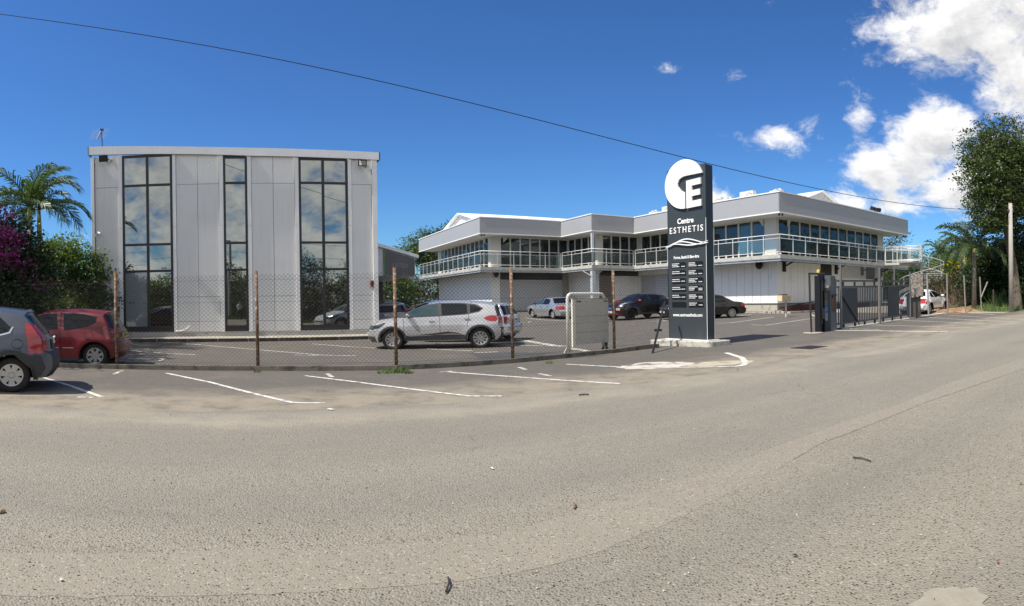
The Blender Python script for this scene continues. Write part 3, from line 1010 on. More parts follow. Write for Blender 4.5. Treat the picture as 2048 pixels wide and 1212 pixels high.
# railings, one per run
for i in range(6):
    p, q = OUT[i], OUT[i + 1]
    d, nrm, L = seg_frame(p, q)
    P0 = Vector((p[0], p[1], 0)) - nrm * 0.06
    Q0 = Vector((q[0], q[1], 0)) - nrm * 0.06
    s_in = 0.06 if i in (0, 1, 3, 5) else -0.06
    mb = MB()
    A, B = P0 + d * 0.06, Q0 - d * 0.06
    for z, r_ in ((5.86, 0.031), (5.60, 0.022), (4.68, 0.022)):
        mb.tube([A + Vector((0, 0, z)), B + Vector((0, 0, z))], r_, 8)
    rl = mb.build('railing', M_rail, cl, smooth=True)
    n = max(2, round(L / 1.35))
    for k in range(n + 1):
        c = A.lerp(B, k / n)
        mb = MB().bar((c.x, c.y, 4.512), (c.x, c.y, 5.84), 0.042, 0.042, d)
        mb.bar((c.x - d.x * .1, c.y - d.y * .1, 4.52), (c.x + d.x * .1, c.y + d.y * .1, 4.52), 0.07, 0.02)
        mb.add([(c.x - d.x * .11, c.y - d.y * .11, 4.53), (c.x + d.x * .11, c.y + d.y * .11, 4.53), (c.x, c.y, 4.66), (c.x + nrm.x * .012, c.y + nrm.y * .012, 4.53)], [(0, 1, 2), (1, 3, 2), (3, 0, 2), (0, 3, 1)])
        mb.build('post', M_rail, rl)
    for k in range(n):
        c0, c1 = A.lerp(B, k / n), A.lerp(B, (k + 1) / n)
        mb = MB().bar((c0.x + d.x * .035, c0.y + d.y * .035, 5.14), (c1.x - d.x * .035, c1.y - d.y * .035, 5.14), 0.008, 0.84)
        mb.build('glass_panel', M_rg, rl)

# ground storey
M_shut = mat('shutter_grey', (0.50, 0.51, 0.53), 0.5, 0.1, 0.05)
M_shutb = mat('shutter_brown', (0.22, 0.19, 0.16), 0.6, 0.1, 0.1)
M_hdr = mat('shutter_recess', (0.02, 0.02, 0.022), 0.8)  # shade of the gap over the shutters, put in as near-black strips
ZW = 0.95
core = [(-9.52, 34.9), (-9.52, 21.28), (-2.32, 21.28), (-2.32, 16.58), (1.68, 16.58), (1.68, 1.68), (15.52, 1.68), (15.52, 34.9)]
MB().prism(core, 'z', Z0, 4.19).build('core', mat('clinic_base', (0.40, 0.37, 0.30), 0.9, var=0.15, dirt=(0.14, 0.12, 0.09), dscale=1.2, dlo=0.5, dhi=0.75), cl)


def cladding(p, q, a, b, w, z0, z1, m=M_cl):
    n = round((b - a) / w)
    w = (b - a) / n
    for k in range(n):
        j = random.uniform(-.004, .004)
        slab_on(MB(), p, q, -0.079, 0.0 + j, z0, z1, a + k * w + 0.014, a + (k + 1) * w - 0.014).build('cladding_panel', m, cl)


def shutter(p, q, a, b, z0, z1, m, rec=0.0):
    d, nrm, L = seg_frame(p, q)
    n = int((z1 - z0) / 0.17)
    mb = MB()
    prof = []
    for k in range(n):
        z = z0 + (z1 - z0) * k / n
        h = (z1 - z0) / n
        prof += [(-0.068 - rec, z), (-0.068 - rec, z + h * .10), (-0.006 - rec, z + h * 0.16), (-0.002 - rec, z + h * 0.85), (-0.03 - rec, z + h * 0.98)]
    P = Vector((p[0], p[1], 0))
    rows = [[tuple(P + d * s + nrm * o + Vector((0, 0, z))) for o, z in prof] for s in (a, b)]
    mb.grid(rows)
    return mb.build('roller_shutter', m, cl, fix=False)


# right wing, left face: cladding near the corner, shutters farther back
cladding(WALL[4], WALL[5], 3.9, 14.9, 0.72, 1.22, 4.18)
shutter(WALL[4], WALL[5], 0.35, 3.8, 0.55, 3.75, M_shut)
slab_on(MB(), WALL[4], WALL[5], -0.079, -0.01, 3.76, 4.18, 0.35, 3.8).build('lintel', M_cl, cl)
slab_on(MB(), WALL[4], WALL[5], -0.079, 0.02, 0.4, 4.18, 0.0, 0.34).build('pillar', M_cl, cl)
# right face
cladding(WALL[5], WALL[6], 0.0, 14.0, 0.72, 1.22, 4.18)
slab_on(MB(), WALL[5], WALL[6], -0.079, 0.012, 1.19, 1.218, 0.0, 14.0).build('drip_edge', M_wht, cl)
slab_on(MB(), WALL[4], WALL[5], -0.079, 0.012, 1.19, 1.218, 3.9, 14.9).build('drip_edge', M_wht, cl)
# porch recess
slab_on(MB(), WALL[3], WALL[4], -0.079, 0.0, 0.4, 3.7, 1.5, 4.0).build('plain_panel', M_cl, cl)
slab_on(MB(), WALL[3], WALL[4], -0.079, -0.05, 3.71, 4.18, 0.2, 4.0).build('recess_shade', M_hdr, cl)
shutter(WALL[3], WALL[4], 0.1, 1.45, 0.4, 3.7, M_shutb)
cladding(WALL[2], WALL[3], 0.0, 4.7, 1.1, 0.6, 4.18)
# left wing front
slab_on(MB(), WALL[1], WALL[2], -0.079, 0.03, 0.6, 4.18, 0.0, 0.75).build('pillar', M_cl, cl)
shutter(WALL[1], WALL[2], 0.8, 6.6, 0.7, 3.5, M_shut)
slab_on(MB(), WALL[1], WALL[2], -0.079, -0.055, 3.52, 4.18, 0.8, 6.6).build('recess_shade', M_hdr, cl)
slab_on(MB(), WALL[1], WALL[2], -0.079, 0.03, 0.6, 4.18, 6.65, 7.2).build('pillar', mat('grimy_pillar', (0.34, 0.32, 0.28), 0.8, var=0.2, dirt=(0.1, 0.09, 0.08), dscale=2), cl)
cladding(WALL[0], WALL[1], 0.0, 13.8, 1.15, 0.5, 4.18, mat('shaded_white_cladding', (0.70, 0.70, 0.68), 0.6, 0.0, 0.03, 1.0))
# porch column
MB().box(-3.98, -3.68, 14.92, 15.22, 0.2, 4.05).box(-3.93, -3.73, 14.97, 15.17, 4.51, ZF - 0.035).build('column', mat('column_paint', (0.52, 0.56, 0.58), 0.45, 0.2, 0.05, 2), cl)
MB().bar((-3.66, 15.07, 3.6), (-3.0, 15.07, 4.05), 0.06, 0.06).bar((-4.0, 15.07, 3.6), (-4.5, 15.5, 4.05), 0.06, 0.06).build('brace', MATS['column_paint'], cl)
# louvred vents and black brackets below the balcony, right face
M_lou = mat('louvre_brown', (0.10, 0.092, 0.082), 0.6, var=0.1)
for s in (4.9, 11.2):
    v = slab_on(MB(), WALL[5], WALL[6], 0.006, 0.03, 3.15, 4.17, s, s + 1.35).build('louvre_vent', M_dark, cl)
    for k in range(8):
        z = 3.18 + k * 0.123
        d, nrm, L = seg_frame(WALL[5], WALL[6])
        P = Vector((*WALL[5], 0))
        a, b = P + d * (s + .03), P + d * (s + 1.32)
        V = [a + nrm * .032 + Vector((0, 0, z + .1)), b + nrm * .032 + Vector((0, 0, z + .1)), b + nrm * .10 + Vector((0, 0, z)), a + nrm * .10 + Vector((0, 0, z)),
             a + nrm * .032 + Vector((0, 0, z + .085)), b + nrm * .032 + Vector((0, 0, z + .085)), b + nrm * .10 + Vector((0, 0, z - .015)), a + nrm * .10 + Vector((0, 0, z - .015))]
        MB().add(V, [(0, 1, 2, 3), (7, 6, 5, 4), (0, 4, 5, 1), (1, 5, 6, 2), (2, 6, 7, 3), (3, 7, 4, 0)]).build('slat', M_lou, v)
for s in (0.55, 6.7, 10.4, 13.45):
    mb = slab_on(MB(), WALL[5], WALL[6], 0.006, 0.12, 3.45, 4.18, s, s + 0.26)
    d, nrm, L = seg_frame(WALL[5], WALL[6])
    P = Vector((*WALL[5], 0)) + d * (s + .13)
    mb.bar(P + nrm * 0.13 + Vector((0, 0, 3.85)), P + nrm * 0.9 + Vector((0, 0, 4.17)), 0.1, 0.09)
    mb.build('bracket', M_blk, cl)
mb = MB()
d, nrm, L = seg_frame(WALL[4], WALL[5])
P = Vector((*WALL[4], 0)) + d * 13.6 + nrm * 0.3
mb.lathe([(0.0, 4.18), (0.22, 4.17), (0.26, 3.95), (0.2, 3.75), (0.08, 3.66), (0.0, 3.65)], 12, 'z', (P.x, P.y, 0))
mb.build('speaker_horn', M_blk, cl)
MB().lathe([(0.0, 4.18), (0.2, 4.17), (0.22, 3.95), (0.16, 3.75), (0.0, 3.65)], 12, 'z', (-9.3, 20.9, 0)).build('speaker_horn', M_blk, cl)
# gabled roofs standing above the fascia
M_gr = mat('white_roof_sheet', (0.82, 0.82, 0.80), 0.45, 0.0, 0.03)
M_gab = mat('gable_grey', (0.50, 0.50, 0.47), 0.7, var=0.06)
for (x0, x1, yc, hw, zr_, axis, nm) in [(-10.6, 1.0, 26.4, 6.0, 10.15, 'x', 1), (9.35, 3.2, 24, 5.2, 10.6, 'y', 2)]:
    if axis == 'x':
        rf = MB().add([(x0, yc - hw, 8.5), (x1, yc - hw, 8.5), (x1, yc, zr_), (x0, yc, zr_), (x0, yc + hw, 8.5), (x1, yc + hw, 8.5),
                       (x0, yc - hw, 8.42), (x1, yc - hw, 8.42), (x1, yc, zr_ - .1), (x0, yc, zr_ - .1), (x0, yc + hw, 8.42), (x1, yc + hw, 8.42)],
                      [(0, 1, 2, 3), (3, 2, 5, 4), (7, 6, 9, 8), (8, 9, 10, 11), (0, 3, 9, 6), (3, 4, 10, 9), (1, 7, 8, 2), (2, 8, 11, 5), (0, 6, 7, 1), (4, 5, 11, 10)])
        rf.build('gable_roof', M_gr, cl)
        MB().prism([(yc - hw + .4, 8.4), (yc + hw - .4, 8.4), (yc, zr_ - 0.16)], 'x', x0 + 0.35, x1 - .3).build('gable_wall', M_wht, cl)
    else:
        xc, y0, y1 = x0, x1, yc
        rf = MB().add([(xc - hw, y0, 8.5), (xc - hw, y1, 8.5), (xc, y1, zr_), (xc, y0, zr_), (xc + hw, y0, 8.5), (xc + hw, y1, 8.5),
                       (xc - hw, y0, 8.42), (xc - hw, y1, 8.42), (xc, y1, zr_ - .1), (xc, y0, zr_ - .1), (xc + hw, y0, 8.42), (xc + hw, y1, 8.42)],
                      [(0, 1, 2, 3), (3, 2, 5, 4), (7, 6, 9, 8), (8, 9, 10, 11), (0, 3, 9, 6), (3, 4, 10, 9), (1, 7, 8, 2), (2, 8, 11, 5), (0, 6, 7, 1), (4, 5, 11, 10)])
        rf.build('gable_roof', M_gr, cl)
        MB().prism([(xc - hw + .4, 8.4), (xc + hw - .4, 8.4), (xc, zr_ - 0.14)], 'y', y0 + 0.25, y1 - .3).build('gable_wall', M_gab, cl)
# gangway from the balcony out to the stair
MB().box(12.95, 14.25, -2.2, -0.062, 4.30, 4.50).build('gangway', M_slab, cl)
for xx, y1 in ((13.0, -3.3), (14.2, -2.6)):
    mb = MB()
    for z in (5.86, 5.6, 4.7):
        mb.tube([(xx, -0.1, z), (xx, y1, z)], 0.038, 8)
    rl = mb.build('railing', M_rail, cl, smooth=True)
    n = 3
    for k in range(n + 1):
        y = -0.12 + (y1 + 0.16) * k / n
        MB().bar((xx, y, 4.5), (xx, y, 5.86), 0.05, 0.05, (0, 1, 0)).build('post', M_rail, rl)
        if k < n:
            MB().box(xx - .004, xx + .004, y + (y1 + .16) / n + .03, y - .03, 4.74, 5.56).build('glass_panel', M_rg, rl)

# rooftop condensers
M_ac = mat('condenser_cream', (0.66, 0.64, 0.58), 0.5)


def condenser(t, n, label, w=0.95, h=0.75, z=8.5):
    p = CO + Vector((TX * t - TY * n, TY * t + TX * n, z + 0.14))
    a = thing('air_conditioner', label, 'air conditioner', p, TA, 'air conditioners on the clinic roof')
    MB().box(-0.17, 0.17, -w / 2, w / 2, 0.05, h).build('casing', M_ac, a)
    for k, yy in enumerate((-w * 0.23,)):
        MB().lathe([(0.0, -0.172), (0.24, -0.172), (0.26, -0.19), (0.28, -0.172)], 16, 'x', (0, yy, h * 0.52)).build('fan_guard', M_dark, a)
        fr_ = MB()
        for q in range(-2, 3):
            fr_.box(-0.2, -0.192, yy - 0.27, yy + 0.27, h * 0.52 + q * 0.1 - 0.015, h * 0.52 + q * 0.1 + 0.015)
        fr_.build('grille', M_ac, a)
        MB().box(-0.175, -0.171, yy - 0.3, yy + 0.3, h * .52 - .3, h * .52 + .3).build('fan_plate', M_ac, a)
    for s in (-w / 2 + .1, w / 2 - .1):
        MB().box(-0.16, 0.16, s - 0.03, s + 0.03, -0.14, 0.049).build('foot', M_dark, a)


for t, n, lab, w, h in [(1.3, 1.3, 'cream air conditioner on the clinic roof nearest the right corner', 0.9, 0.5), (1.5, 4.0, 'largest cream air conditioner on the clinic roof, second from the corner', 1.2, 0.82),
                        (1.2, 5.6, 'low cream air conditioner beside the largest one on the clinic roof', 0.8, 0.45), (1.5, 7.0, 'cream air conditioner on the clinic roof just right of the tall sign', 1.1, 0.75),
                        (1.2, 12.2, 'cream air conditioner on the clinic roof just left of the tall sign', 0.8, 0.75), (0.9, 13.4, 'lowest cream air conditioner on the clinic roof left of the sign', 0.9, 0.45)]:
    condenser(t, n, lab, w, h)
# twin floodlights on the roof edge
fl = thing('roof_floodlight', 'pair of dark floodlights on the right end of the clinic roof', 'floodlight', CO + Vector((TX * 12.6 - TY * 0.6, TY * 12.6 + TX * 0.6, 8.52)), TA)
MB().tube([(0, 0, 0), (0, 0, 0.75)], 0.03).tube([(-0.5, 0, 0.7), (0.6, 0, 0.7)], 0.03).build('stand', M_blk, fl)
for x, a in ((-0.5, 0.5), (0.55, -0.4), (0.1, 0.1)):
    MB().box(-0.2, 0.2, -0.14, 0.1, -0.15, 0.17).build('lamp_head', M_blk, fl, (x, 0, 0.66), (0.4, 0, a))

# small drop-edge lamps under the fascia corners
for (t, n, lab) in [(0.25, 0.25, 'tiny black lamps under the clinic fascia corner right of the sign'), (-10.95, 19.85, 'tiny black lamps under the clinic fascia corner of the left wing'), (16.9, 0.3, 'tiny black lamp under the far right end of the clinic fascia')]:
    o = MB().lathe([(0, 0.06), (0.06, 0.06), (0.07, -0.06), (0, -0.06)], 8).lathe([(0, 0.06), (0.06, 0.06), (0.07, -0.06), (0, -0.06)], 8, 'z', (0.2, -0.05, 0)).build('eaves_lamp', M_blk, None, CO + Vector((TX * t - TY * n, TY * t + TX * n, ZF - 0.1)))
    tag(o, lab, 'lamp', 'eaves lamps on the clinic')

# ------------------------------------------------------------------ spiral stair
SX = CO + Vector((TX * 13.75 - TY * -2.9, TY * 13.75 + TX * -2.9, 0))
gs = gz(SX.x, SX.y)
st = thing('spiral_staircase', 'galvanised spiral staircase curling down from the end of the clinic balcony', 'staircase', (SX.x, SX.y, gs), TA)
M_galv = mat('galvanised_steel', (0.40, 0.41, 0.41), 0.5, 0.2, 0.08, 3)
zt = 4.5 - gs
MB().lathe([(0, 0), (0.115, 0), (0.115, zt + 1.5), (0, zt + 1.5)], 14).build('column', M_galv, st, smooth=False)
NTR = 19
a0, da = R(38), R(-21)
RS = 1.75
for k in range(NTR):
    a1 = a0 + da * k
    w = abs(da) * 0.54
    z = zt - (k + 1) * zt / (NTR + 1)
    pts = [(0.12 * math.cos(a1 - w), 0.12 * math.sin(a1 - w)), (RS * math.cos(a1 - w), RS * math.sin(a1 - w)), (RS * math.cos(a1 + w), RS * math.sin(a1 + w)), (0.12 * math.cos(a1 + w), 0.12 * math.sin(a1 + w))]
    MB().prism(pts, 'z', z - 0.075, z).build('tread', M_galv, st)
rows, hr, hp = [], [], []
for k in range(NTR * 2 + 1):
    a1 = a0 + da * (k / 2 - 0.5)
    z = zt - (k / 2 + 0.5) * zt / (NTR + 1)
    c, s_ = math.cos(a1), math.sin(a1)
    ri, ro = RS + .005, RS + .05
    rows.append([(ri * c, ri * s_, z - 0.20), (ri * c, ri * s_, z + 0.10), (ro * c, ro * s_, z + 0.10), (ro * c, ro * s_, z - 0.20), (ri * c, ri * s_, z - 0.20)])
    hr.append(((RS + .03) * c, (RS + .03) * s_, z + 1.05))
    if k % 4 == 0:
        hp.append((((RS + .03) * c, (RS + .03) * s_, z), ((RS + .03) * c, (RS + .03) * s_, z + 1.05)))
MB().grid(rows).build('stringer', M_galv, st, fix=False)
MB().tube(hr, 0.03, 6).build('handrail', M_galv, st)
for h in (0.3, 0.5, 0.7):
    MB().tube([(x, y, z - h) for x, y, z in hr], 0.008, 4).build('wire', M_galv, st)
for a, b in hp:
    MB().tube([a, b], 0.018, 5).build('baluster', M_galv, st)
pts = [(0, 0)] + [(RS * math.cos(R(a)), RS * math.sin(R(a))) for a in range(50, 200, 15)]
MB().prism(pts, 'z', zt - 0.08, zt - 0.005).build('landing', M_galv, st)
MB().tube([(0.75, -1.5, 0), (0.75, -1.5, zt - 1.55)], 0.05, 8).build('prop', M_galv, st)
# ------------------------------------------------------------------ the tall sign
SL, SR = Vector((4.45, 16.6, 0)), Vector((5.19, 15.45, 0))
gsn = gz(SR.x, SR.y)
su = (SR - SL)
SWID = su.length + 0.02
SA = math.atan2(su.y, su.x)
sg = thing('pylon_sign', 'tall charcoal pylon sign with a white round emblem and lettering', 'sign', (SL.x, SL.y, gsn + 0.16), SA)
M_char = mat('charcoal_panel', (0.042, 0.052, 0.058), 0.42, 0.1, 0.06, 1.2, dirt=(0.06, 0.066, 0.07), dscale=1.5, dlo=0.55, dhi=0.8)
M_char2 = mat('charcoal_side', (0.022, 0.026, 0.030), 0.4, 0.1, 0.08)
M_sw = mat('sign_white', (0.82, 0.82, 0.80), 0.4, 0.0, 0.02)
M_sb = mat('plaque_black', (0.010, 0.010, 0.012), 0.3, 0.0, 0.05)
SH = 5.25
MB().box(-0.06, SWID - 0.02, 0.032, 0.30, 0.0, SH - 0.03).build('body', M_char2, sg, bevel=0.01)
MB().box(0.0, SWID, 0.0, 0.03, 0.0, SH).build('front_panel', M_char, sg)
MB().box(SWID - 0.018, SWID + 0.004, 0.0305, 0.31, 0.0, SH - 0.01).build('side_panel', M_char2, sg)
MB().box(SWID - 0.006, SWID + 0.006, -0.008, -0.001, 0.0, SH - 1.6).build('edge_trim', M_sw, sg)
MB().box(SWID + 0.006, SWID + 0.012, 0.306, 0.318, 0.0, SH - 1.9).build('edge_trim', M_sw, sg)
# white disc cut into a C with an E in its mouth
cxl, czl, rr, rz = 0.66, 4.73, 0.70, 0.745
poly = []
for k in range(0, 40):
    a = R(24) + (R(270 + 4) - R(24)) * k / 39
    poly.append((cxl + rr * math.cos(a), czl + rz * math.sin(a)))
poly += [(cxl + 0.05, 4.48), (cxl - 0.02, 4.50), (cxl - 0.12, 4.56), (cxl - 0.21, 4.68), (cxl - 0.22, 4.79), (cxl - 0.17, 4.89), (cxl - 0.06, 4.95), (cxl + 0.06, 4.97)]
e = rr * math.cos(R(24))
poly += [(cxl + e + 0.02, 4.98)]
MB().prism(poly, 'y', -0.07, -0.012).build('emblem', M_sw, sg)
E_ = [(0.76, 3.98), (1.28, 4.01), (1.28, 4.20), (0.95, 4.18), (0.95, 4.33), (1.24, 4.345), (1.24, 4.51), (0.95, 4.50), (0.95, 4.645), (1.27, 4.66), (1.27, 4.84), (0.76, 4.81)]
MB().prism(E_, 'y', -0.07, -0.012).build('emblem_letter', M_sw, sg)
lettering('lettering', 'Centre', M_sw, 0.225, sg, (0.66, -0.004, 3.55), (R(90), 0, 0), 0.012, 'CENTER', 0.92, 0.006)
lettering('lettering', 'ESTHETIS', M_sw, 0.265, sg, (0.68, -0.004, 3.27), (R(90), 0, 0), 0.014, 'CENTER', 0.86, 0.002, 1.38)
for ph, am, z0 in [(0.0, 0.085, 2.99), (0.9, 0.075, 2.95), (2.0, 0.06, 2.93)]:
    a_, b_ = [], []
    for k in range(41):
        s = k / 40
        x = -0.06 + s * (SWID + 0.16)
        z = z0 + am * math.sin(2 * math.pi * (0.95 * s) - 1.2 + ph) * (1.0 if s > .1 else .8) - 0.10 * (1 - s) ** 3
        w = 0.006 + 0.011 * math.sin(math.pi * s)
        a_.append((x, z - w))
        b_.append((x, z + w))
    MB().prism(a_ + b_[::-1], 'y', -0.05 - ph * 0.004, -0.03 - ph * 0.004).build('wave_strip', M_sw, sg)
lettering('lettering', 'Forme, Santé & Bien-être', M_sw, 0.125, sg, (0.67, -0.004, 2.48), (R(90), 0, 0), 0.006, 'CENTER', 0.72, 0.003)
lettering('lettering', 'www.centreesthetis.com', M_sw, 0.14, sg, (0.69, -0.004, 0.71), (R(90), 0, 0), 0.006, 'CENTER', 0.76, 0.002)
rows_txt = [((3, 1), (3, 1)), ((2, 1), (3, 1)), ((2, 1), (3, 1)), ((2, 1), (3, 2)), ((2, 1), (3, 2)), ((0, 0), (2, 1))]
rr2 = random.Random(5)
for r_, pair in enumerate(rows_txt):
    for c_, (nl, ne) in enumerate(pair):
        x0 = 0.13 + c_ * 0.62
        z1 = 2.37 - r_ * 0.243
        h = 0.155
        pq = [(x0, z1 - h), (x0 + 0.52, z1 - h), (x0 + 0.52, z1 - 0.03), (x0 + 0.49, z1), (x0, z1)]
        pl = MB().prism(pq, 'y', -0.016, -0.002).build('plaque', M_sb, sg)
        mb = MB()
        for k in range(nl):
            z = z1 - 0.028 - k * 0.045 * (1.25 if nl == 2 else 1)
            x = x0 + 0.015
            xe = x0 + rr2.uniform(0.2, 0.33)
            while x < xe:
                w = rr2.uniform(0.012, 0.022)
                mb.box(x, x + w, -0.0185, -0.0165, z - 0.022, z)
                x += w + rr2.choice([0.005, 0.005, 0.012])
        for k in range(ne):
            z = z1 - 0.028 - (nl - 1 - k) * 0.045 * (1.25 if nl == 2 else 1)
            x = x0 + 0.36
            while x < x0 + 0.49:
                mb.box(x, x + 0.014, -0.0185, -0.0165, z - 0.022, z)
                x += 0.02
        if nl:
            tag(mb.build('small_lettering', M_sw, pl), kind='stuff')
pb = thing('sign_plinth', 'weathered low concrete plinth under the tall sign', 'plinth', (SL.x, SL.y, gsn - 0.03), SA)
M_wc = mat('weathered_concrete', (0.46, 0.44, 0.38), 0.9, var=0.2, scale=5, bump=0.5, bscale=22, dirt=(0.15, 0.142, 0.125), dscale=4.0, dlo=0.47, dhi=0.66)
pp = []
for x0, y0, a0_ in [(SWID + 0.22, -0.18, -90), (SWID + 0.22, 0.52, 0), (-0.18, 0.52, 90), (-0.18, -0.42, 180)]:
    for k in range(5):
        a = R(a0_ + 90 * k / 4)
        pp.append((x0 + 0.13 * math.cos(a), y0 + 0.13 * math.sin(a)))
MB().prism(pp, 'z', -0.05, 0.185).build('base', M_wc, pb, bevel=0.015)
MB().box(-0.1, SWID + 0.1, -0.08, 0.44, 0.186, 0.21).build('grout_bed', mat('bright_cement', (0.72, 0.70, 0.64), 0.85, var=0.08, scale=6, bump=0.3), pb)

# ------------------------------------------------------------------ chain-link fence along the front
M_rust = mat('rusty_post', (0.155, 0.085, 0.048), 0.85, 0.2, 0.35, 14, 0.4, 60, dirt=(0.36, 0.31, 0.25), dscale=11, dlo=0.50, dhi=0.62)
M_wire = mat('fence_wire', (0.055, 0.046, 0.038), 0.8, 0.0, 0.3, 3, spec=0.2)
PTS = [Vector((-14.0, 8.1, 0)), Vector((-11.1, 9.35, 0)), Vector((-8.14, 10.5, 0)), Vector((-5.2, 11.5, 0)), Vector((-2.4, 12.2, 0)), Vector((0.0, 13.4, 0)), Vector((2.55, 14.9, 0)), Vector((3.85, 15.75, 0))]
for p in PTS:
    p.z = gz(p.x, p.y)
fe = thing('chain_link_fence', 'rusty chain-link fence along the front of the car park', 'fence', PTS[3])
FO = PTS[3]
kb = MB()
for a, b in zip(PTS, PTS[1:]):
    d = (b - a).normalized()
    nr = Vector((-d.y, d.x, 0)) * 0.10
    V = [a - nr, b - nr, b + nr, a + nr]
    kb.add([v - FO + Vector((0, 0, -0.02)) for v in V] + [v - FO + Vector((0, 0, 0.11)) for v in V], [(0, 3, 2, 1), (4, 5, 6, 7), (0, 1, 5, 4), (1, 2, 6, 5), (2, 3, 7, 6), (3, 0, 4, 7)])
kb.build('footing', mat('fence_footing', (0.15, 0.135, 0.11), 0.9, var=0.25, scale=4, bump=0.5, dirt=(0.05, 0.048, 0.035), dscale=2.5, dlo=0.45, dhi=0.65), fe)
HT = [2.3, 2.3, 2.34, 2.29, 2.31, 2.30, 2.28, None]
for p, h in zip(PTS, HT):
    if h:
        ln = random.uniform(-.02, .02)
        MB().tube([(0, 0, 0), (ln, 0, h)], 0.037, 10).build('post', M_rust, fe, p - FO, smooth=True)
top, zb = 2.17, 0.12
wr = MB()
SPC = 0.092


def tri_wire(mb, p, q, r_=0.0026):
    d = (q - p).normalized()
    u = d.cross(Vector((0.3, 0.9, 0.1))).normalized()
    v = d.cross(u)
    o = [u * r_, (u * -0.5 + v * 0.866) * r_, (u * -0.5 - v * 0.866) * r_]
    mb.add([p + k for k in o] + [q + k for k in o], [(0, 1, 4, 3), (1, 2, 5, 4), (2, 0, 3, 5)])


for a, b in zip(PTS[1:], PTS[2:]):
    L = (b - a).length
    h = top - zb
    d = (b - a) / L

    def pt(s, z):
        bulge = 0.018 * math.sin(s * 2.1 + z * 1.7)
        q = a + d * s
        return Vector((q.x - d.y * bulge, q.y + d.x * bulge, a.z + (b.z - a.z) * s / L + zb + z)) - FO
    s = -h
    while s < L:
        for sgn in (1, -1):
            # line through (s,0) rising to (s+h,h), or mirrored
            x0, z0_, x1, z1_ = s, 0.0, s + h, h
            if x0 < 0:
                z0_ += -x0
                x0 = 0
            if x1 > L:
                z1_ -= x1 - L
                x1 = L
            if x1 - x0 > 0.02:
                nn_ = max(1, int((x1 - x0) / 0.7))
                pr = None
                for k in range(nn_ + 1):
                    f = k / nn_
                    sx_, zx_ = x0 + (x1 - x0) * f, z0_ + (z1_ - z0_) * f
                    if sgn < 0:
                        sx_ = L - sx_
                    q = pt(sx_, zx_)
                    if pr is not None:
                        tri_wire(wr, pr, q)
                    pr = q
                if z1_ >= h - 1e-4:
                    tri_wire(wr, pr, pr + Vector((d.x * 0.02 * sgn, d.y * 0.02 * sgn, 0.035)))
        s += SPC
    for z in (0.05, 0.75, 1.45, h - 0.09):
        tri_wire(wr, pt(0, z), pt(L, z), 0.0026)
tag(wr.build('wire_mesh', M_wire, fe, fix=False), kind='stuff')
b0, b1 = seen(1305, 707), None
bx_ = Vector((b0.x, b0.y, b0.z))
MB().tube([bx_ - FO, Vector((4.18, 16.05, 1.45)) - FO], 0.03, 8).build('brace', M_blk, fe)
MB().box(-0.1, 0.1, -0.02, 0.02, -0.03, 0.03).build('brace_clamp', M_blk, fe, bx_.lerp(Vector((4.18, 16.05, 1.45)), 0.42) - FO)
# weeds at the foot of the fence
M_weed = mat('weed', (0.10, 0.16, 0.04), 0.8, var=0.2, trans=0.2, island=0.3)


def blades(name, c, n, rad, h, m, spread=0.4, w=0.012):
    V = np.empty((n, 4, 3))
    ang = rng.uniform(0, 2 * math.pi, n)
    r = rad * np.sqrt(rng.random(n))
    bs = np.stack([c[0] + r * np.cos(ang), c[1] + r * np.sin(ang), np.full(n, c[2])], 1)
    hh = h * rng.uniform(0.4, 1.0, n)
    tip = bs + np.stack([spread * hh * rng.normal(size=n), spread * hh * rng.normal(size=n), hh], 1)
    s = np.stack([np.cos(ang * 7), np.sin(ang * 7), np.zeros(n)], 1) * w
    V[:, 0], V[:, 1], V[:, 2], V[:, 3] = bs - s, bs + s, tip + s * 0.25, tip - s * 0.25
    return V


V = np.concatenate([blades('w', seen(px, py), n, r, h, None) for px, py, n, r, h in [(795, 745, 120, 0.22, 0.13), (770, 747, 60, 0.15, 0.10), (815, 747, 60, 0.12, 0.08), (1100, 727, 30, 0.1, 0.08), (512, 745, 30, 0.12, 0.06)]])
wd = link('weeds', np_mesh('weeds', V.reshape(-1, 3), np.arange(len(V) * 4).reshape(-1, 4), M_weed))
tag(wd, 'small green weeds sprouting at the foot of the chain-link fence', 'weeds', kind='stuff')

# ------------------------------------------------------------------ bent-tube barrier with a hanging board
ba0, ba1 = at(1135, 14.5), at(1208, 15.4)
bd = ba1 - ba0
BA = math.atan2(bd.y, bd.x)
BL = bd.length
br = thing('tube_barrier', 'white bent-tube barrier with a large grey board hanging from it', 'barrier', (ba0.x, ba0.y, gz(ba0.x, ba0.y)), BA)
M_bt = mat('barrier_white', (0.62, 0.61, 0.55), 0.5, 0.1, 0.1, 6, dirt=(0.25, 0.18, 0.12), dscale=5, dlo=0.6, dhi=0.72)
pts = [(0, 0, 0), (0, 0, 1.52)]
for k in range(1, 7):
    a = R(180 - 15 * k)
    pts.append((0.13 + 0.13 * math.cos(a), 0, 1.52 + 0.13 * math.sin(a)))
for k in range(0, 7):
    a = R(90 - 15 * k)
    pts.append((BL - 0.13 + 0.13 * math.cos(a), 0, 1.52 + 0.13 * math.sin(a)))
pts.append((BL, 0, 0.0))
MB().tube(pts, 0.042, 10).build('tube_frame', M_bt, br, smooth=True)
M_bo = mat('board_grey', (0.54, 0.51, 0.45), 0.8, 0, 0.12, 1.6, dirt=(0.34, 0.27, 0.20), dscale=1.4, dlo=0.52, dhi=0.8)
bo = MB().box(0.16, BL + 0.05, -0.10, -0.06, 0.30, 1.50).build('board', M_bo, br)
MB().box(0.065, 0.158, -0.105, -0.055, 0.24, 1.50).build('board_edge', mat('board_edge_cream', (0.74, 0.71, 0.60), 0.6), bo)
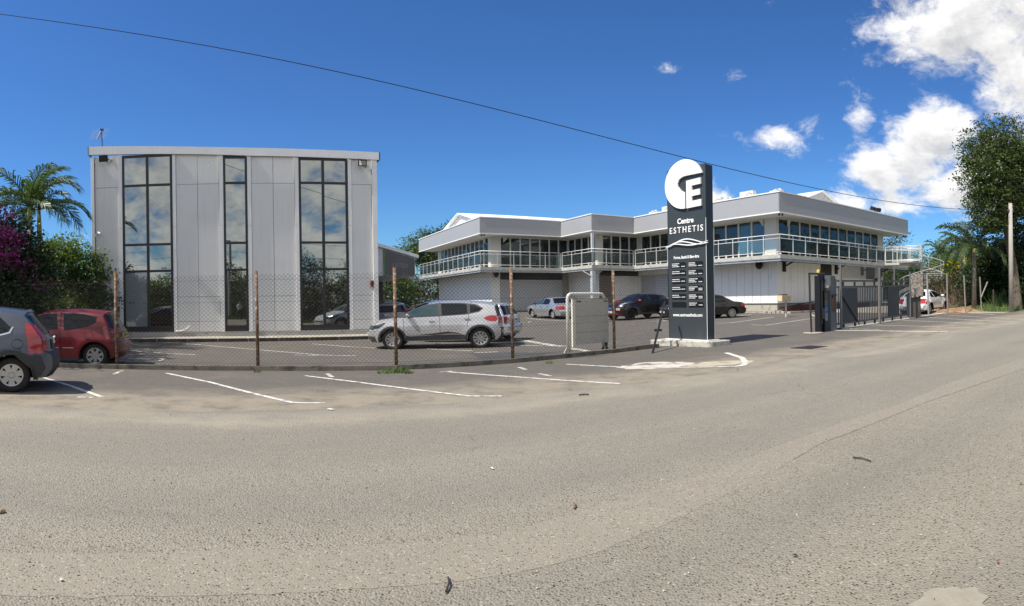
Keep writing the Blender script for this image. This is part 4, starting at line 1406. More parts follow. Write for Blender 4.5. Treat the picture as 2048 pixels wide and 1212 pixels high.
MB().box(0.06, BL + 0.06, -0.108, -0.054, 1.502, 1.53).build('board_cap', mat('board_cap', (0.36, 0.33, 0.28), 0.7), bo)
for x in (0.28, BL - 0.05):
    MB().box(x - 0.07, x + 0.07, -0.112, -0.106, 1.43, 1.46).build('hinge', M_rust, bo)
for z in (0.62, 1.05):
    MB().box(0.16, BL + 0.05, -0.1015, -0.1005, z, z + 0.006).build('board_joint', M_dark, bo)
for x, m in ((0.0, M_bt), (BL, mat('foot_grey', (0.06, 0.062, 0.06), 0.6, 0.2))):
    mb = MB().add([(x - .2, -.01, 0.01), (x + .2, -.01, 0.01), (x + .05, -.01, .24), (x - .05, -.01, .24), (x - .2, .01, 0.01), (x + .2, .01, 0.01), (x + .05, .01, .24), (x - .05, .01, .24)],
                  [(0, 1, 2, 3), (7, 6, 5, 4), (0, 4, 5, 1), (1, 5, 6, 2), (2, 6, 7, 3), (3, 7, 4, 0)])
    mb.box(x - .26, x + .26, -.1, .1, 0, .009)
    if x > 0:
        mb.box(x - .06, x + .06, -.055, .045, 0.2, .46)
    mb.build('foot', m, br)
P = [seen(*p) for p in ((1022, 727), (1120, 718), (1215, 707), (1204, 702), (1120, 709), (1034, 716))]
tag(MB().add([(p.x, p.y, p.z + .012) for p in P], [tuple(range(6))]).build('concrete_strip', M_conc), kind='structure')

# ------------------------------------------------------------------ sliding gate and its posts
G0, G1 = Vector((11.15, 18.55, 0)), Vector((18.5, 22.9, 0))
gd = G1 - G0
GA, GL = math.atan2(gd.y, gd.x), gd.length
g0z = gz(G0.x, G0.y) + 0.06
GS = (gz(G1.x, G1.y) + 0.08 - g0z) / GL        # the gate follows the fall of the ground
M_gate = mat('gate_grey', (0.085, 0.088, 0.092), 0.5, 0.3, 0.12, 3)
M_gpan = mat('gate_panel', (0.040, 0.043, 0.046), 0.5, 0.2, 0.15, 1.2, dirt=(0.075, 0.078, 0.08), dscale=1.5, dlo=0.5, dhi=0.75)


def gzl(x):
    return GS * x


ga = thing('sliding_gate', 'grey metal sliding gate with vertical bars and two solid panels', 'gate', (G0.x, G0.y, g0z), GA)
fr = MB()
for z, h in ((0.16, 0.07), (1.62, 0.07), (1.86, 0.07)):
    fr.bar((0.0, 0, z + gzl(0)), (GL - 0.2, 0, z + gzl(GL - .2)), 0.06, h)
fr.build('frame', M_gate, ga)
k = 0
x = 0.12
while x < GL - 0.25:
    if not (0.25 < x < 1.62 or 4.55 < x < 5.85):
        MB().box(x - 0.016, x + 0.016, -0.016, 0.016, 0.20 + gzl(x), 1.585 + gzl(x)).build('bar', M_gate, ga)
    x += 0.155
for a, b in ((0.3, 1.6), (4.6, 5.8)):
    MB().add([(a, -.02, .2 + gzl(a)), (b, -.02, .2 + gzl(b)), (b, -.02, 1.58 + gzl(b)), (a, -.02, 1.58 + gzl(a)), (a, .02, .2 + gzl(a)), (b, .02, .2 + gzl(b)), (b, .02, 1.58 + gzl(b)), (a, .02, 1.58 + gzl(a))],
             [(0, 1, 2, 3), (7, 6, 5, 4), (0, 4, 5, 1), (1, 5, 6, 2), (2, 6, 7, 3), (3, 7, 4, 0)]).build('gate_panel', M_gpan, ga)
for x in (0.5, 1.45, 2.3, 3.25, 4.1, 5.1, 6.1, 7.2):
    MB().box(x - .035, x + .035, -.03, .03, 1.66 + gzl(x), 1.82 + gzl(x)).build('spacer', M_gate, ga)
    MB().box(x - .04, x + .04, -.03, .03, -0.04 + gzl(x), 0.12 + gzl(x)).build('roller_block', M_blk, ga)
MB().bar((0.35, -0.05, 1.25 + gzl(.3)), (1.75, -0.05, 0.02 + gzl(1.75)), 0.03, 0.03).build('diagonal_brace', M_blk, ga)
MB().box(3.2, 3.5, -0.07, 0.03, 1.9 + gzl(3.3), 2.0 + gzl(3.3)).build('stop', M_blk, ga)
# rail sill under the gate, running on along the fence line
sill = MB()
S0, S1 = G0 + gd.normalized() * 0.1, G1 + gd.normalized() * 10.5
sd = (S1 - S0).normalized()
rows = []
for k in range(25):
    p = S0.lerp(S1, k / 24)
    z = gz(p.x, p.y)
    w = Vector((sd.y, -sd.x, 0)) * 0.14
    rows.append([(p.x + w.x, p.y + w.y, z - .02), (p.x + w.x, p.y + w.y, z + .05), (p.x - w.x, p.y - w.y, z + .05), (p.x - w.x, p.y - w.y, z - .02)])
tag(sill.grid(rows).build('gate_sill', mat('white_sill', (0.52, 0.50, 0.44), 0.85, var=0.15, scale=4, dirt=(0.24, 0.21, 0.17), dscale=2, dlo=0.5, dhi=0.7)), kind='structure')


def post(name, along, off, h, r_, m, label, cat='post', group=None, kind='round', base=0.0):
    p = G0 + gd.normalized() * along + Vector((-gd.y, gd.x, 0)).normalized() * off
    z = gz(p.x, p.y) + base
    mb = MB()
    if kind == 'round':
        mb.tube([(0, 0, 0), (0, 0, h)], r_, 10)
        mb.lathe([(r_ * 1.25, 0), (r_ * 1.25, 0.03), (0, 0.05)], 10, 'z', (0, 0, h))
    else:
        mb.box(-r_, r_, -r_, r_, 0, h)
        mb.box(-r_ * 1.6, r_ * 1.6, -r_ * 1.6, r_ * 1.6, -0.02, 0.015)
    o = mb.build(name, m, None, (p.x, p.y, z), (0, 0, GA))
    return tag(o, label, cat, group)


M_gp = mat('grey_post', (0.15, 0.15, 0.152), 0.5, 0.3, 0.1, 4)
GPG = 'guide posts of the sliding gate'
post('guide_post', 0.02, -0.16, 2.55, 0.034, M_gp, 'tall grey guide post at the left end of the sliding gate', 'post', GPG, 'square')
post('guide_post', -0.28, -0.1, 2.0, 0.03, M_gp, 'short grey guide post between the gate and the intercom pillar', 'post', GPG, 'square')
post('guide_post', 3.4, -0.16, 2.5, 0.046, mat('brown_grey_post', (0.17, 0.155, 0.14), 0.6, 0.2, 0.2, 5), 'thick grey guide post in the middle of the sliding gate', 'post', GPG, 'square')
post('guide_post', 6.85, -0.16, 2.35, 0.036, M_gp, 'round-capped guide post at the right end of the sliding gate', 'post', GPG)
post('guide_post', 6.55, 0.5, 2.6, 0.035, M_gp, 'thin pale post standing behind the right end of the sliding gate', 'post', GPG)
# netting above the gate
nt = MB()
for k in range(70):
    x0 = 0.05 + k * 0.052
    tri_wire(nt, Vector((x0, 0, 0)), Vector((min(x0 + 0.5, 3.7), 0, min(0.5, 3.7 - x0))), 0.003)
    x1 = 3.72 - x0
    tri_wire(nt, Vector((x1, 0, 0)), Vector((max(x1 - 0.5, 0.02), 0, min(0.5, x1))), 0.003)
pz = G0 + Vector((gd.y, -gd.x, 0)).normalized() * 0.16
no = nt.build('wire_netting', M_gp, None, (pz.x, pz.y, gz(G0.x, G0.y) + 2.02), (0, -math.atan(GS), GA), fix=False)
tag(no, 'strip of wire netting stretched between two guide posts above the gate', 'netting')
# intercom pillar with stickers, and the motor post + hoop left of it
pc = G0 + gd.normalized() * -0.56
pil = thing('intercom_pillar', 'slate grey intercom pillar with paper, yellow and blue stickers', 'pillar', (pc.x, pc.y, gz(pc.x, pc.y)), GA)
M_pil = mat('pillar_slate', (0.085, 0.10, 0.11), 0.5, 0.1, 0.08, 2, dirt=(0.13, 0.14, 0.14), dscale=2, dlo=0.5, dhi=0.8)
MB().box(-0.18, 0.18, -0.16, 0.16, 0, 2.12).build('casing', M_pil, pil, bevel=0.012)
for z0, z1, y0, y1, nm, c in [(1.55, 1.74, 0.0, -0.14, 'paper_notice', (0.26, 0.24, 0.18)), (1.22, 1.44, 0.14, -0.03, 'yellow_sticker', (0.28, 0.17, 0.05)), (0.98, 1.19, 0.14, -0.03, 'buff_sticker', (0.30, 0.25, 0.16)),
                              (0.72, 0.96, 0.15, -0.05, 'blue_sticker', (0.03, 0.22, 0.55)), (0.40, 0.70, 0.13, -0.04, 'white_sticker', (0.42, 0.42, 0.42))]:
    MB().box(-0.186, -0.1815, y1, y0, z0, z1).build(nm, mat(nm, c, 0.5, var=0.15, scale=9), pil)
for k in range(3):
    MB().box(-0.1885, -0.1862, -0.02, 0.12, 0.77 + k * .055, 0.79 + k * .055).build('sticker_line', mat('sticker_pale', (0.5, 0.6, 0.7), 0.5), pil)
MB().box(-0.08, 0.1, -0.21, -0.1615, 0.75, 1.36).build('keypad_box', mat('keypad_brown', (0.035, 0.022, 0.018), 0.5, dirt=(0.10, 0.05, 0.03), dscale=6), pil)
MB().prism([(-0.14, 1.36), (0.16, 1.36), (0.16, 1.40), (0.0, 1.40)], 'y', -0.25, -0.1615).build('keypad_hood', M_blk, pil)
bk = thing('warning_beacon', 'small yellow warning beacon on top of the gate motor post', 'beacon', None or (pc.x - 0.52, pc.y - 0.16, gz(pc.x, pc.y) + 2.22))
MB().lathe([(0, 0), (0.06, 0), (0.06, 0.05), (0.045, 0.11), (0, 0.13)], 10).build('lamp', mat('beacon_yellow', (0.62, 0.48, 0.06), 0.35), bk)
MB().box(0.05, 0.16, -0.02, 0.02, 0.0, 0.07).build('base', M_blk, bk)
mp = G0 + gd.normalized() * -1.22
mo = thing('gate_motor_post', 'dark channel post housing the gate motor left of the intercom pillar', 'post', (mp.x, mp.y, gz(mp.x, mp.y)), GA)
MB().box(-0.13, -0.10, -0.13, 0.13, 0, 2.1).box(0.10, 0.13, -0.13, 0.13, 0, 2.16).box(-0.099, 0.099, 0.10, 0.13, 0, 2.1).build('channel', M_blk, mo)
MB().tube([(-0.05, -0.03, 0.1), (-0.05, -0.03, 2.0)], 0.025).tube([(0.05, -0.06, 0.3), (0.05, -0.06, 1.9)], 0.016).build('guide_rod', M_gp, mo)
MB().box(-0.09, 0.05, -0.12, 0.0, 1.55, 1.9).build('motor_housing', M_dark, mo)
MB().box(-0.09, 0.09, -0.15, -0.02, 0.5, 0.9).build('junction_box', M_dark, mo)
ho = thing('hoop_rail', 'thin dark hoop rail beside the gate motor post', 'rail', (mp.x, mp.y, gz(mp.x, mp.y)), GA)
MB().tube([(-0.75, -0.1, 0), (-0.83, -0.1, 1.3), (-0.85, -0.1, 2.16)], 0.034, 8).tube([(-0.88, -0.1, 2.16), (0.15, -0.12, 2.18)], 0.034, 8).build('hoop', mat('dark_tube', (0.03, 0.03, 0.033), 0.5, 0.2), ho)
MB().lathe([(0.34, 0), (0.34, 0.03), (0, 0.04)], 16, 'z', (-0.65, -0.1, 0)).build('base', M_conc, ho)
# weathered board on a short dark pillar at the right end
wp = G0 + gd.normalized() * 7.75
wb = thing('gate_pillar', 'dark pillar with a flaking weathered board at the right end of the gate', 'pillar', (wp.x, wp.y, gz(wp.x, wp.y)), GA - R(38))
MB().box(-0.30, 0.26, -0.2, 0.2, 0, 1.2).build('pillar', mat('burnt_pillar', (0.075, 0.07, 0.065), 0.8, var=0.3, scale=5, dirt=(0.30, 0.28, 0.25), dscale=3, dlo=0.58, dhi=0.68), wb)
M_wood = mat('flaking_wood', (0.19, 0.15, 0.125), 0.9, var=0.3, scale=4, bump=0.8, bscale=18, dirt=(0.36, 0.34, 0.31), dscale=9, dlo=0.47, dhi=0.56)
rw = []
for k in range(5):
    x = -0.34 + k * 0.135
    MB().box(x, x + 0.131, -0.30 - .012 * (k % 2), -0.205, 1.12 + random.uniform(-.04, .04), 2.33 + random.uniform(-.03, .03)).build('plank', M_wood, wb)
MB().box(0.336, 0.37, -0.31, -0.05, 1.3, 2.30).build('rusted_edge', mat('rust_dark', (0.07, 0.03, 0.02), 0.85, var=0.3, scale=6), wb)
MB().box(-0.3, 0.3, -0.204, -0.1, 1.2, 2.28).build('backing_board', mat('dark_wood', (0.08, 0.06, 0.05), 0.9), wb)

# letter box on a post by the corner, with a soot mark on the cladding behind
lp = at(1567, 32.5)
lb = thing('letter_box', 'cream letter box on a slim post at the clinic corner', 'letter box', lp, TA)
MB().tube([(0.2, 0.0, 0), (0.2, 0.0, 0.92)], 0.05, 8).build('post', mat('letterbox_post', (0.46, 0.44, 0.40), 0.6), lb)
MB().box(-0.31, 0.42, -0.17, 0.2, 0.93, 1.29).build('box', mat('letterbox_tan', (0.42, 0.34, 0.21), 0.6, var=0.12, scale=4), lb, bevel=0.01)
MB().box(-0.335, -0.311, -0.16, 0.19, 0.95, 1.26).build('front_flap', mat('letterbox_cream', (0.66, 0.52, 0.32), 0.6), lb)
MB().box(-0.25, 0.2, -0.12, 0.1, 1.291, 1.36).build('parcel', mat('dark_parcel', (0.08, 0.06, 0.05), 0.8, var=0.3, scale=8), lb)

# low dark red ramp wall by the clinic, broken kerb stones before it
rp = thing('ramp_wall', 'low dark red ramp wall with black handrail along the clinic side', 'wall', CO + Vector((TX * 3.2, TY * 3.2, 0)) - Vector((0, 0, -0.45)), TA)
M_rr = mat('ramp_red', (0.095, 0.030, 0.026), 0.8, var=0.25, scale=2, dirt=(0.03, 0.02, 0.018), dscale=1.5, dlo=0.5, dhi=0.7)
for k in range(3):
    MB().prism([(-2.6 + 0.5 * k, 0.0 + k * .21), (9, 0.0 + k * .21), (9, 0.2 + k * .21), (-1.9 + 0.9 * k, 0.2 + k * .21)], 'y', 0.9 + 0.05 * k, 1.3).build('ramp_course', M_rr, rp)
MB().bar((-2.4, 0.75, 0.42), (2.3, 0.75, 0.95), 0.06, 0.06).build('handrail', M_blk, rp)
for px, py, n in [(1540, 627, 5)]:
    for k in range(n):
        p = seen(px - 8 + k * 9, py)
        o = MB().box(-0.16, 0.16, -0.13, 0.13, -0.02, random.uniform(0.14, 0.24)).build('kerb_block', M_conc, None, p, (0, 0, TA + random.uniform(-.2, .2)), bevel=0.02)
        tag(o, ['leftmost', 'second from left', 'middle', 'second from right', 'rightmost'][k] + ' of the five loose kerb blocks by the letter box', 'block', 'loose kerb blocks by the letter box')
tag(MB().box(-0.3, 2.3, -0.2, 0.2, 0, 0.14).build('kerb', M_conc, None, seen(1582, 627), (0, 0, TA)), kind='structure')
tag(MB().box(-11, 0, -0.25, 0.25, 0, 0.09).build('kerb', M_conc, None, CO + Vector((-TY * 0.2, TX * 0.2, gz(CO.x, CO.y))), (0, 0, TA + R(90) + R(180))), kind='structure')

# posts of the old fence on the right
M_cp = mat('concrete_post', (0.22, 0.20, 0.17), 0.85, var=0.15, scale=6, bump=0.3)
for px, D, h, m, lab in [(1857, 30.4, 2.35, mat('galvanised_post', (0.36, 0.37, 0.37), 0.5, 0.4), 'galvanised fence post in front of the white car, leftmost of the old fence'), (1895, 32.2, 2.4, M_cp, 'leaning grey fence post just right of the white car'),
                         (1931, 33.6, 2.3, M_cp, 'crooked fence post left of the palm trunk'), (1963, 34.6, 2.2, M_cp, 'pale fence post just right of the palm trunk'),
                         (1987, 35.6, 1.4, mat('dark_post', (0.05, 0.045, 0.04), 0.8), 'short dark stump post, rightmost of the old fence')]:
    p = at(px, D)
    o = MB().tube([(0, 0, 0), (random.uniform(-.12, .0), 0, h)], 0.042, 8).build('fence_post', m, None, p)
    tag(o, lab, 'post', 'posts of the old fence on the right')
p = at(1962, 34.4)
o = MB().tube([(0, 0, 0.9), (0.75, 0.2, 1.9)], 0.04, 6).build('fallen_stay', M_cp, None, p)
tag(o, 'pale slanting fence stay leaning by the palm trunk', 'stay')

# ------------------------------------------------------------------ utility pole and cable
up_ = thing('utility_pole', 'grey concrete utility pole in front of the big tree', 'utility pole', (25.15, 22.9, 0.55))
M_pole = mat('pole_concrete', (0.36, 0.33, 0.28), 0.85, var=0.12, scale=3, bump=0.2, dirt=(0.22, 0.19, 0.16), dscale=2, dlo=0.5, dhi=0.75)
MB().tube([(0, 0, 0), (0, 0, 6.7)], [0.155, 0.11], 12).build('pole', M_pole, up_, smooth=True)
MB().box(-0.2, 0.2, -0.05, 0.05, 6.2, 6.3).build('crossarm', M_gp, up_)
MB().lathe([(0, 0), (0.05, 0.0), (0.07, 0.06), (0.03, 0.12), (0, 0.12)], 8, 'z', (0.12, 0, 6.3)).build('insulator', M_sw, up_)
A_, B_ = Vector((-16.79, 13.36, 13.18)), Vector((24.9, 22.75, 6.85))
pts = []
for k in range(81):
    f = k / 80
    p = A_.lerp(B_, f)
    p.z -= 4 * 3.35 * f * (1 - f)
    pts.append(p)
cb = MB().tube(pts, 0.013, 5).build('overhead_cable', mat('cable_black', (0.02, 0.02, 0.022), 0.6))
tag(cb, 'black overhead cable sagging across the sky above the road', 'cable')
# ------------------------------------------------------------------ cars
M_tyre = mat('tyre', (0.022, 0.021, 0.020), 0.85, 0, 0.15, 6, 0.2)
M_plas = mat('black_plastic', (0.040, 0.041, 0.043), 0.65, 0, 0.08, 4)
M_void = mat('wheel_well', (0.006, 0.006, 0.006), 0.95)
M_cgl = glass('car_glass', (0.85, 0.9, 0.92), 0.0, (0.006, 0.008, 0.009))
M_cgt = glass('car_glass_teal', (0.8, 0.92, 0.95), 0.03, (0.03, 0.055, 0.06))
M_red = mat('lamp_red', (0.36, 0.012, 0.014), 0.15, 0, 0.1, 5, coat=1.0)
M_clear = mat('lamp_clear', (0.45, 0.46, 0.48), 0.12, 0.3, 0.2, 9, coat=1.0)
M_hl = mat('lamp_smoked', (0.07, 0.075, 0.08), 0.12, 0.4, 0.3, 12, coat=1.0)
M_rim = mat('wheel_silver', (0.55, 0.55, 0.54), 0.35, 0.7, 0.06, 4)
M_rimb = mat('wheel_black', (0.02, 0.02, 0.021), 0.35, 0.4, 0.1)
M_plate = mat('plate_white', (0.70, 0.70, 0.66), 0.45)
M_platey = mat('plate_yellow', (0.62, 0.50, 0.10), 0.45)
M_chrome = mat('chrome', (0.75, 0.75, 0.75), 0.12, 1.0, 0.02)


class Car:
    def __init__(s, name, label, spec, pos, heading, zrot=None, group=None, tilt=None):
        """heading = world angle of the car's nose; pos = point between the axles on the ground"""
        s.sp = spec
        s.root = thing(name, label, 'car', pos, heading, group)
        # sit on the fall of the ground
        c, sn = math.cos(heading), math.sin(heading)
        fx = (gz(pos[0] + c, pos[1] + sn) - gz(pos[0] - c, pos[1] - sn)) / 2
        fy = (gz(pos[0] - sn, pos[1] + c) - gz(pos[0] + sn, pos[1] - c)) / 2
        s.root.rotation_euler = (math.atan(fy), -math.atan(fx), heading)
        s.P = np.array([(p[0], p[1]) for p in spec['P']], float)
        s.C = np.array([(p[2], p[3]) for p in spec['P']], float)
        s.make()

    # half width at a place in the side view
    def w(s, x, z):
        sp = s.sp
        zs, ws = zip(*sp['W'])
        b = np.interp(z, zs, ws)
        b = (b + np.interp(z - .05, zs, ws) + np.interp(z + .05, zs, ws)) / 3
        xf, kf, xr, kr = sp['taper']
        b -= kf * max(0, x - xf) ** 2 + kr * max(0, xr - x) ** 2
        for wx in (sp['wb'] / 2, -sp['wb'] / 2):
            r = math.hypot(x - wx, (z - sp['R']) * 1.0)
            b += sp.get('flare', 0.02) * math.exp(-((r - sp['Ra'] - .02) / 0.16) ** 2) * (1 if z < .95 else math.exp(-(z - .95) * 9))
        cr = sp.get('crease')
        if cr:
            b += 0.012 * math.exp(-((z - cr) / 0.05) ** 2)
        return b

    def strip_pt(s, f, tau, off=0.0):
        i = min(int(f), len(s.P) - 2)
        k = f - i

        def cr(A, i, k):
            p0, p1, p2, p3 = A[max(i - 1, 0)], A[i], A[i + 1], A[min(i + 2, len(A) - 1)]
            if s.sp['P'][i][4:5] == ('s',) or s.sp['P'][i + 1][4:5] == ('s',):
                return p1 + (p2 - p1) * k
            m1, m2 = (p2 - p0) / 2 * 0.7, (p3 - p1) / 2 * 0.7
            return p1 * (2 * k ** 3 - 3 * k ** 2 + 1) + m1 * (k ** 3 - 2 * k ** 2 + k) + p2 * (-2 * k ** 3 + 3 * k ** 2) + m2 * (k ** 3 - k ** 2)
        p, c = cr(s.P, i, k), cr(s.C, i, k)
        a = abs(tau) ** 3.2
        y = s.w(c[0], c[1])
        if off:
            q = s.strip_pt(min(f + .02, len(s.P) - 1.001), tau)
            q2 = s.strip_pt(max(f - .02, 0), tau)
            q3 = s.strip_pt(f, min(tau + .03, 1.0))
            q4 = s.strip_pt(f, max(tau - .03, -1.0))
            n = (q - q2).cross(q3 - q4)
            n.normalize()
            ce = Vector((0, 0, 0.7))
            base = s.strip_pt(f, tau)
            if n.dot(base - ce) < 0:
                n = -n
            return base + n * off
        return Vector((p[0] + (c[0] - p[0]) * a, tau * y, p[1] + (c[1] - p[1]) * a))

    def strip(s, f0, f1, t0=-1.0, t1=1.0, nt=22, step=0.2, off=0.0):
        nf = max(2, int((f1 - f0) / step) + 1)
        lin = np.linspace(0, 1, nt)
        if t0 == -1.0 and t1 == 1.0:
            ts = np.sin(np.linspace(-math.pi / 2, math.pi / 2, nt))
        else:
            ts = t0 + (t1 - t0) * lin
        return MB().grid([[s.strip_pt(f, t, off) for t in ts] for f in np.linspace(f0, min(f1, len(s.P) - 1.0001), nf)])

    def side_mesh(s, poly, off, m, name, cuts=None, step=0.09):
        """polygon in side view laid on the body side; returns list of (mesh) split by x cuts; left side (y+)"""
        b = bmesh.new()
        vs = [b.verts.new((x, 0, z)) for x, z in poly]
        b.faces.new(vs)
        bmesh.ops.triangulate(b, faces=b.faces[:])
        xs = [p[0] for p in poly]
        zs = [p[1] for p in poly]
        for lo_, hi_, ax in ((min(xs), max(xs), 0), (min(zs), max(zs), 2)):
            k = math.floor(lo_ / step) + 1
            while k * step < hi_:
                co = [0, 0, 0]
                no = [0, 0, 0]
                co[ax] = k * step
                no[ax] = 1
                bmesh.ops.bisect_plane(b, geom=b.verts[:] + b.edges[:] + b.faces[:], plane_co=co, plane_no=no, dist=1e-5)
                k += 1
        for c in cuts or []:
            (xa, za), (xb, zb_) = c
            bmesh.ops.bisect_plane(b, geom=b.verts[:] + b.edges[:] + b.faces[:], plane_co=(xa, 0, za), plane_no=(zb_ - za, 0, -(xb - xa)), dist=1e-5)
        bmesh.ops.triangulate(b, faces=b.faces[:])

        def side_of(c, x, z):
            (xa, za), (xb, zb_) = c
            xc = xa + (xb - xa) * (z - za) / (zb_ - za)
            return x < xc
        groups = {}
        for f in b.faces:
            ce = f.calc_center_median()
            gkey = sum(side_of(c, ce.x, ce.z) for c in cuts or [])
            groups.setdefault(gkey, []).append([(v.co.x, v.co.z) for v in f.verts])
        b.free()
        out = {}
        for gk, tris in groups.items():
            idx, V, F = {}, [], []
            for t in tris:
                fa = []
                for x, z in t:
                    kk = (round(x, 4), round(z, 4))
                    if kk not in idx:
                        idx[kk] = len(V)
                        V.append((x, z))
                    fa.append(idx[kk])
                F.append(tuple(fa))
            out[gk] = (V, F)
        return out

    def side_obj(s, VF, off, m, name, parent, both=True):
        V, F = VF
        res = []
        for sg_ in ((1, -1) if both else (1,)):
            me = bpy.data.meshes.new(name)
            P = [(x, sg_ * (s.w(x, z) + off), z) for x, z in V]
            FF = []
            for f in F:
                (ax, az_), (bx2, bz), (cx_, cz_) = V[f[0]], V[f[1]], V[f[2]]
                ar = (bx2 - ax) * (cz_ - az_) - (bz - az_) * (cx_ - ax)
                if abs(ar) < 1e-9 or len(set(f)) < 3:
                    continue
                FF.append(f if (ar < 0) == (sg_ > 0) else f[::-1])
            me.from_pydata(P, [], FF)
            me.polygons.foreach_set('use_smooth', [True] * len(me.polygons))
            me.update()
            N = []
            for x, z in V:
                h = 0.02
                gx = (s.w(x + h, z) - s.w(x - h, z)) / (2 * h)
                gz_ = (s.w(x, z + h) - s.w(x, z - h)) / (2 * h)
                N.append(tuple(Vector((-gx, sg_, -gz_)).normalized()))
            me.normals_split_custom_set_from_vertices(N)
            me.materials.append(m)
            res.append(link(name, me, parent))
        return res

    def patch(s, poly, off, m, name, parent=None, both=True):
        o = s.side_mesh(poly, off, m, name)
        return s.side_obj(o[0], off, m, name, parent or s.root, both)

    def make(s):
        sp, root = s.sp, s.root
        body = sp['paint']
        N = len(s.P) - 1
        # bodywork strips over the middle
        for name, f0, f1, m in sp['strips']:
            o = s.strip(f0, f1).build(name, m or body, root, smooth=True)
        # side bodywork
        R_, Ra, wb = sp['R'], sp['Ra'], sp['wb']
        top = [tuple(c) for c in s.C]
        # densify the top like the strip does
        dens = []
        for f in np.linspace(0, N - 0.0001, N * 5 + 1):
            p = s.strip_pt(f, 1.0)
            dens.append((p.x, p.z))
        zs = sp['sill']
        bot = []
        x = dens[-1][0]
        for wx in (-wb / 2, wb / 2):
            h = zs - R_
            xe = math.sqrt(max(0, Ra * Ra - h * h))
            bot.append((wx - xe, zs))
            for k in range(13):
                a = math.atan2(h, -xe) + (math.atan2(h, xe) - math.atan2(h, -xe)) * k / 12
                if h < 0 and k == 0:
                    a = math.pi - math.asin(h / Ra)
                a0_ = math.pi - math.asin(h / Ra)
                a1_ = math.asin(h / Ra)
                a = a0_ + (a1_ - a0_) * k / 12
                bot.append((wx + Ra * math.cos(a), R_ + Ra * math.sin(a)))
            bot.append((wx + xe, zs))
        poly = dens + [(dens[-1][0] + 0.02, zs)] * 0 + bot
        # remove duplicates
        cl_ = [poly[0]]
        for p in poly[1:]:
            if math.hypot(p[0] - cl_[-1][0], p[1] - cl_[-1][1]) > 0.012:
                cl_.append(p)
        parts = s.side_mesh(cl_, 0, body, 'side', cuts=sp['cuts'])
        doors = []
        for k in sorted(parts):
            nm = sp['sides'][k]
            obs = s.side_obj(parts[k], 0, body, nm, root)
            if nm == 'door':
                doors.append(obs)
        # door gaps
        for (xa, za), (xb, zb_) in sp['cuts']:
            d = 0.006
            gp = [(xa - d, za), (xa + d, za), (xb + d, zb_), (xb - d, zb_)]
            s.patch(gp, 0.002, M_void, 'door_gap')
        for gp in sp.get('gaps', []):
            s.patch(gp, 0.002, M_void, 'shut_line')
        # windows, trims, lamps
        for name, off, m, pg in sp['patches']:
            s.patch(pg, off, m, name)
        for name, f0, f1, t0, t1, off, m in sp['spatches']:
            if t0 < 0 < t1:
                s.strip(f0, f1, t0, t1, 14, 0.1, off).build(name, m, root, smooth=True)
            else:
                for sg_ in (1, -1):
                    s.strip(f0, f1, sg_ * t0, sg_ * t1, 8, 0.1, off).build(name, m, root, smooth=True)
        # cladding round the arches and along the sill
        if sp.get('clad'):
            cw = sp['clad']
            for wx in (-wb / 2, wb / 2):
                h = zs - R_ - 0.02
                ring = []
                a0_, a1_ = math.pi - math.asin(h / Ra), math.asin(h / Ra)
                for k in range(15):
                    a = a0_ + (a1_ - a0_) * k / 14
                    ring.append((wx + (Ra - .005) * math.cos(a), R_ + (Ra - .005) * math.sin(a)))
                for k in range(15):
                    a = a1_ + (a0_ - a1_) * k / 14
                    ring.append((wx + (Ra + cw) * math.cos(a), R_ + (Ra + cw) * math.sin(a)))
                s.patch(ring, 0.012, M_plas, 'arch_trim')
        # floor pan, wheel wells
        L0, L1 = s.C[:, 0].min() + 0.12, s.C[:, 0].max() - 0.12
        MB().box(L0, L1, -0.55, 0.55, zs - .02, zs + 0.12).build('floor_pan', M_void, root)
        MB().box(-wb / 2 + Ra + .03, wb / 2 - Ra - .03, -0.74, 0.74, zs - .01, zs + 0.10).build('floor_pan', M_void, root)
        wo_ = sp.get('track', 0.76)
        for wx in (-wb / 2, wb / 2):
            for sg_ in (1, -1):
                mb = MB()
                y0, y1 = sg_ * (wo_ - 0.24), sg_ * (s.w(wx, R_ + Ra) - 0.01)
                rows = []
                for k in range(13):
                    a = math.pi * 1.08 - (math.pi * 1.16) * k / 12
                    rows.append([(wx + (Ra + .004) * math.cos(a), y0, R_ + (Ra + .004) * math.sin(a)), (wx + (Ra + .004) * math.cos(a), y1, R_ + (Ra + .004) * math.sin(a))])
                mb.grid(rows)
                mb.prism([(wx + Ra * math.cos(math.pi * k / 12), R_ - .05 + Ra * math.sin(math.pi * k / 12)) for k in range(13)], 'y', y0, y0 - sg_ * 0.02)
                mb.build('wheel_well', M_void, root)
        # wheels
        tw = 0.205
        first = None
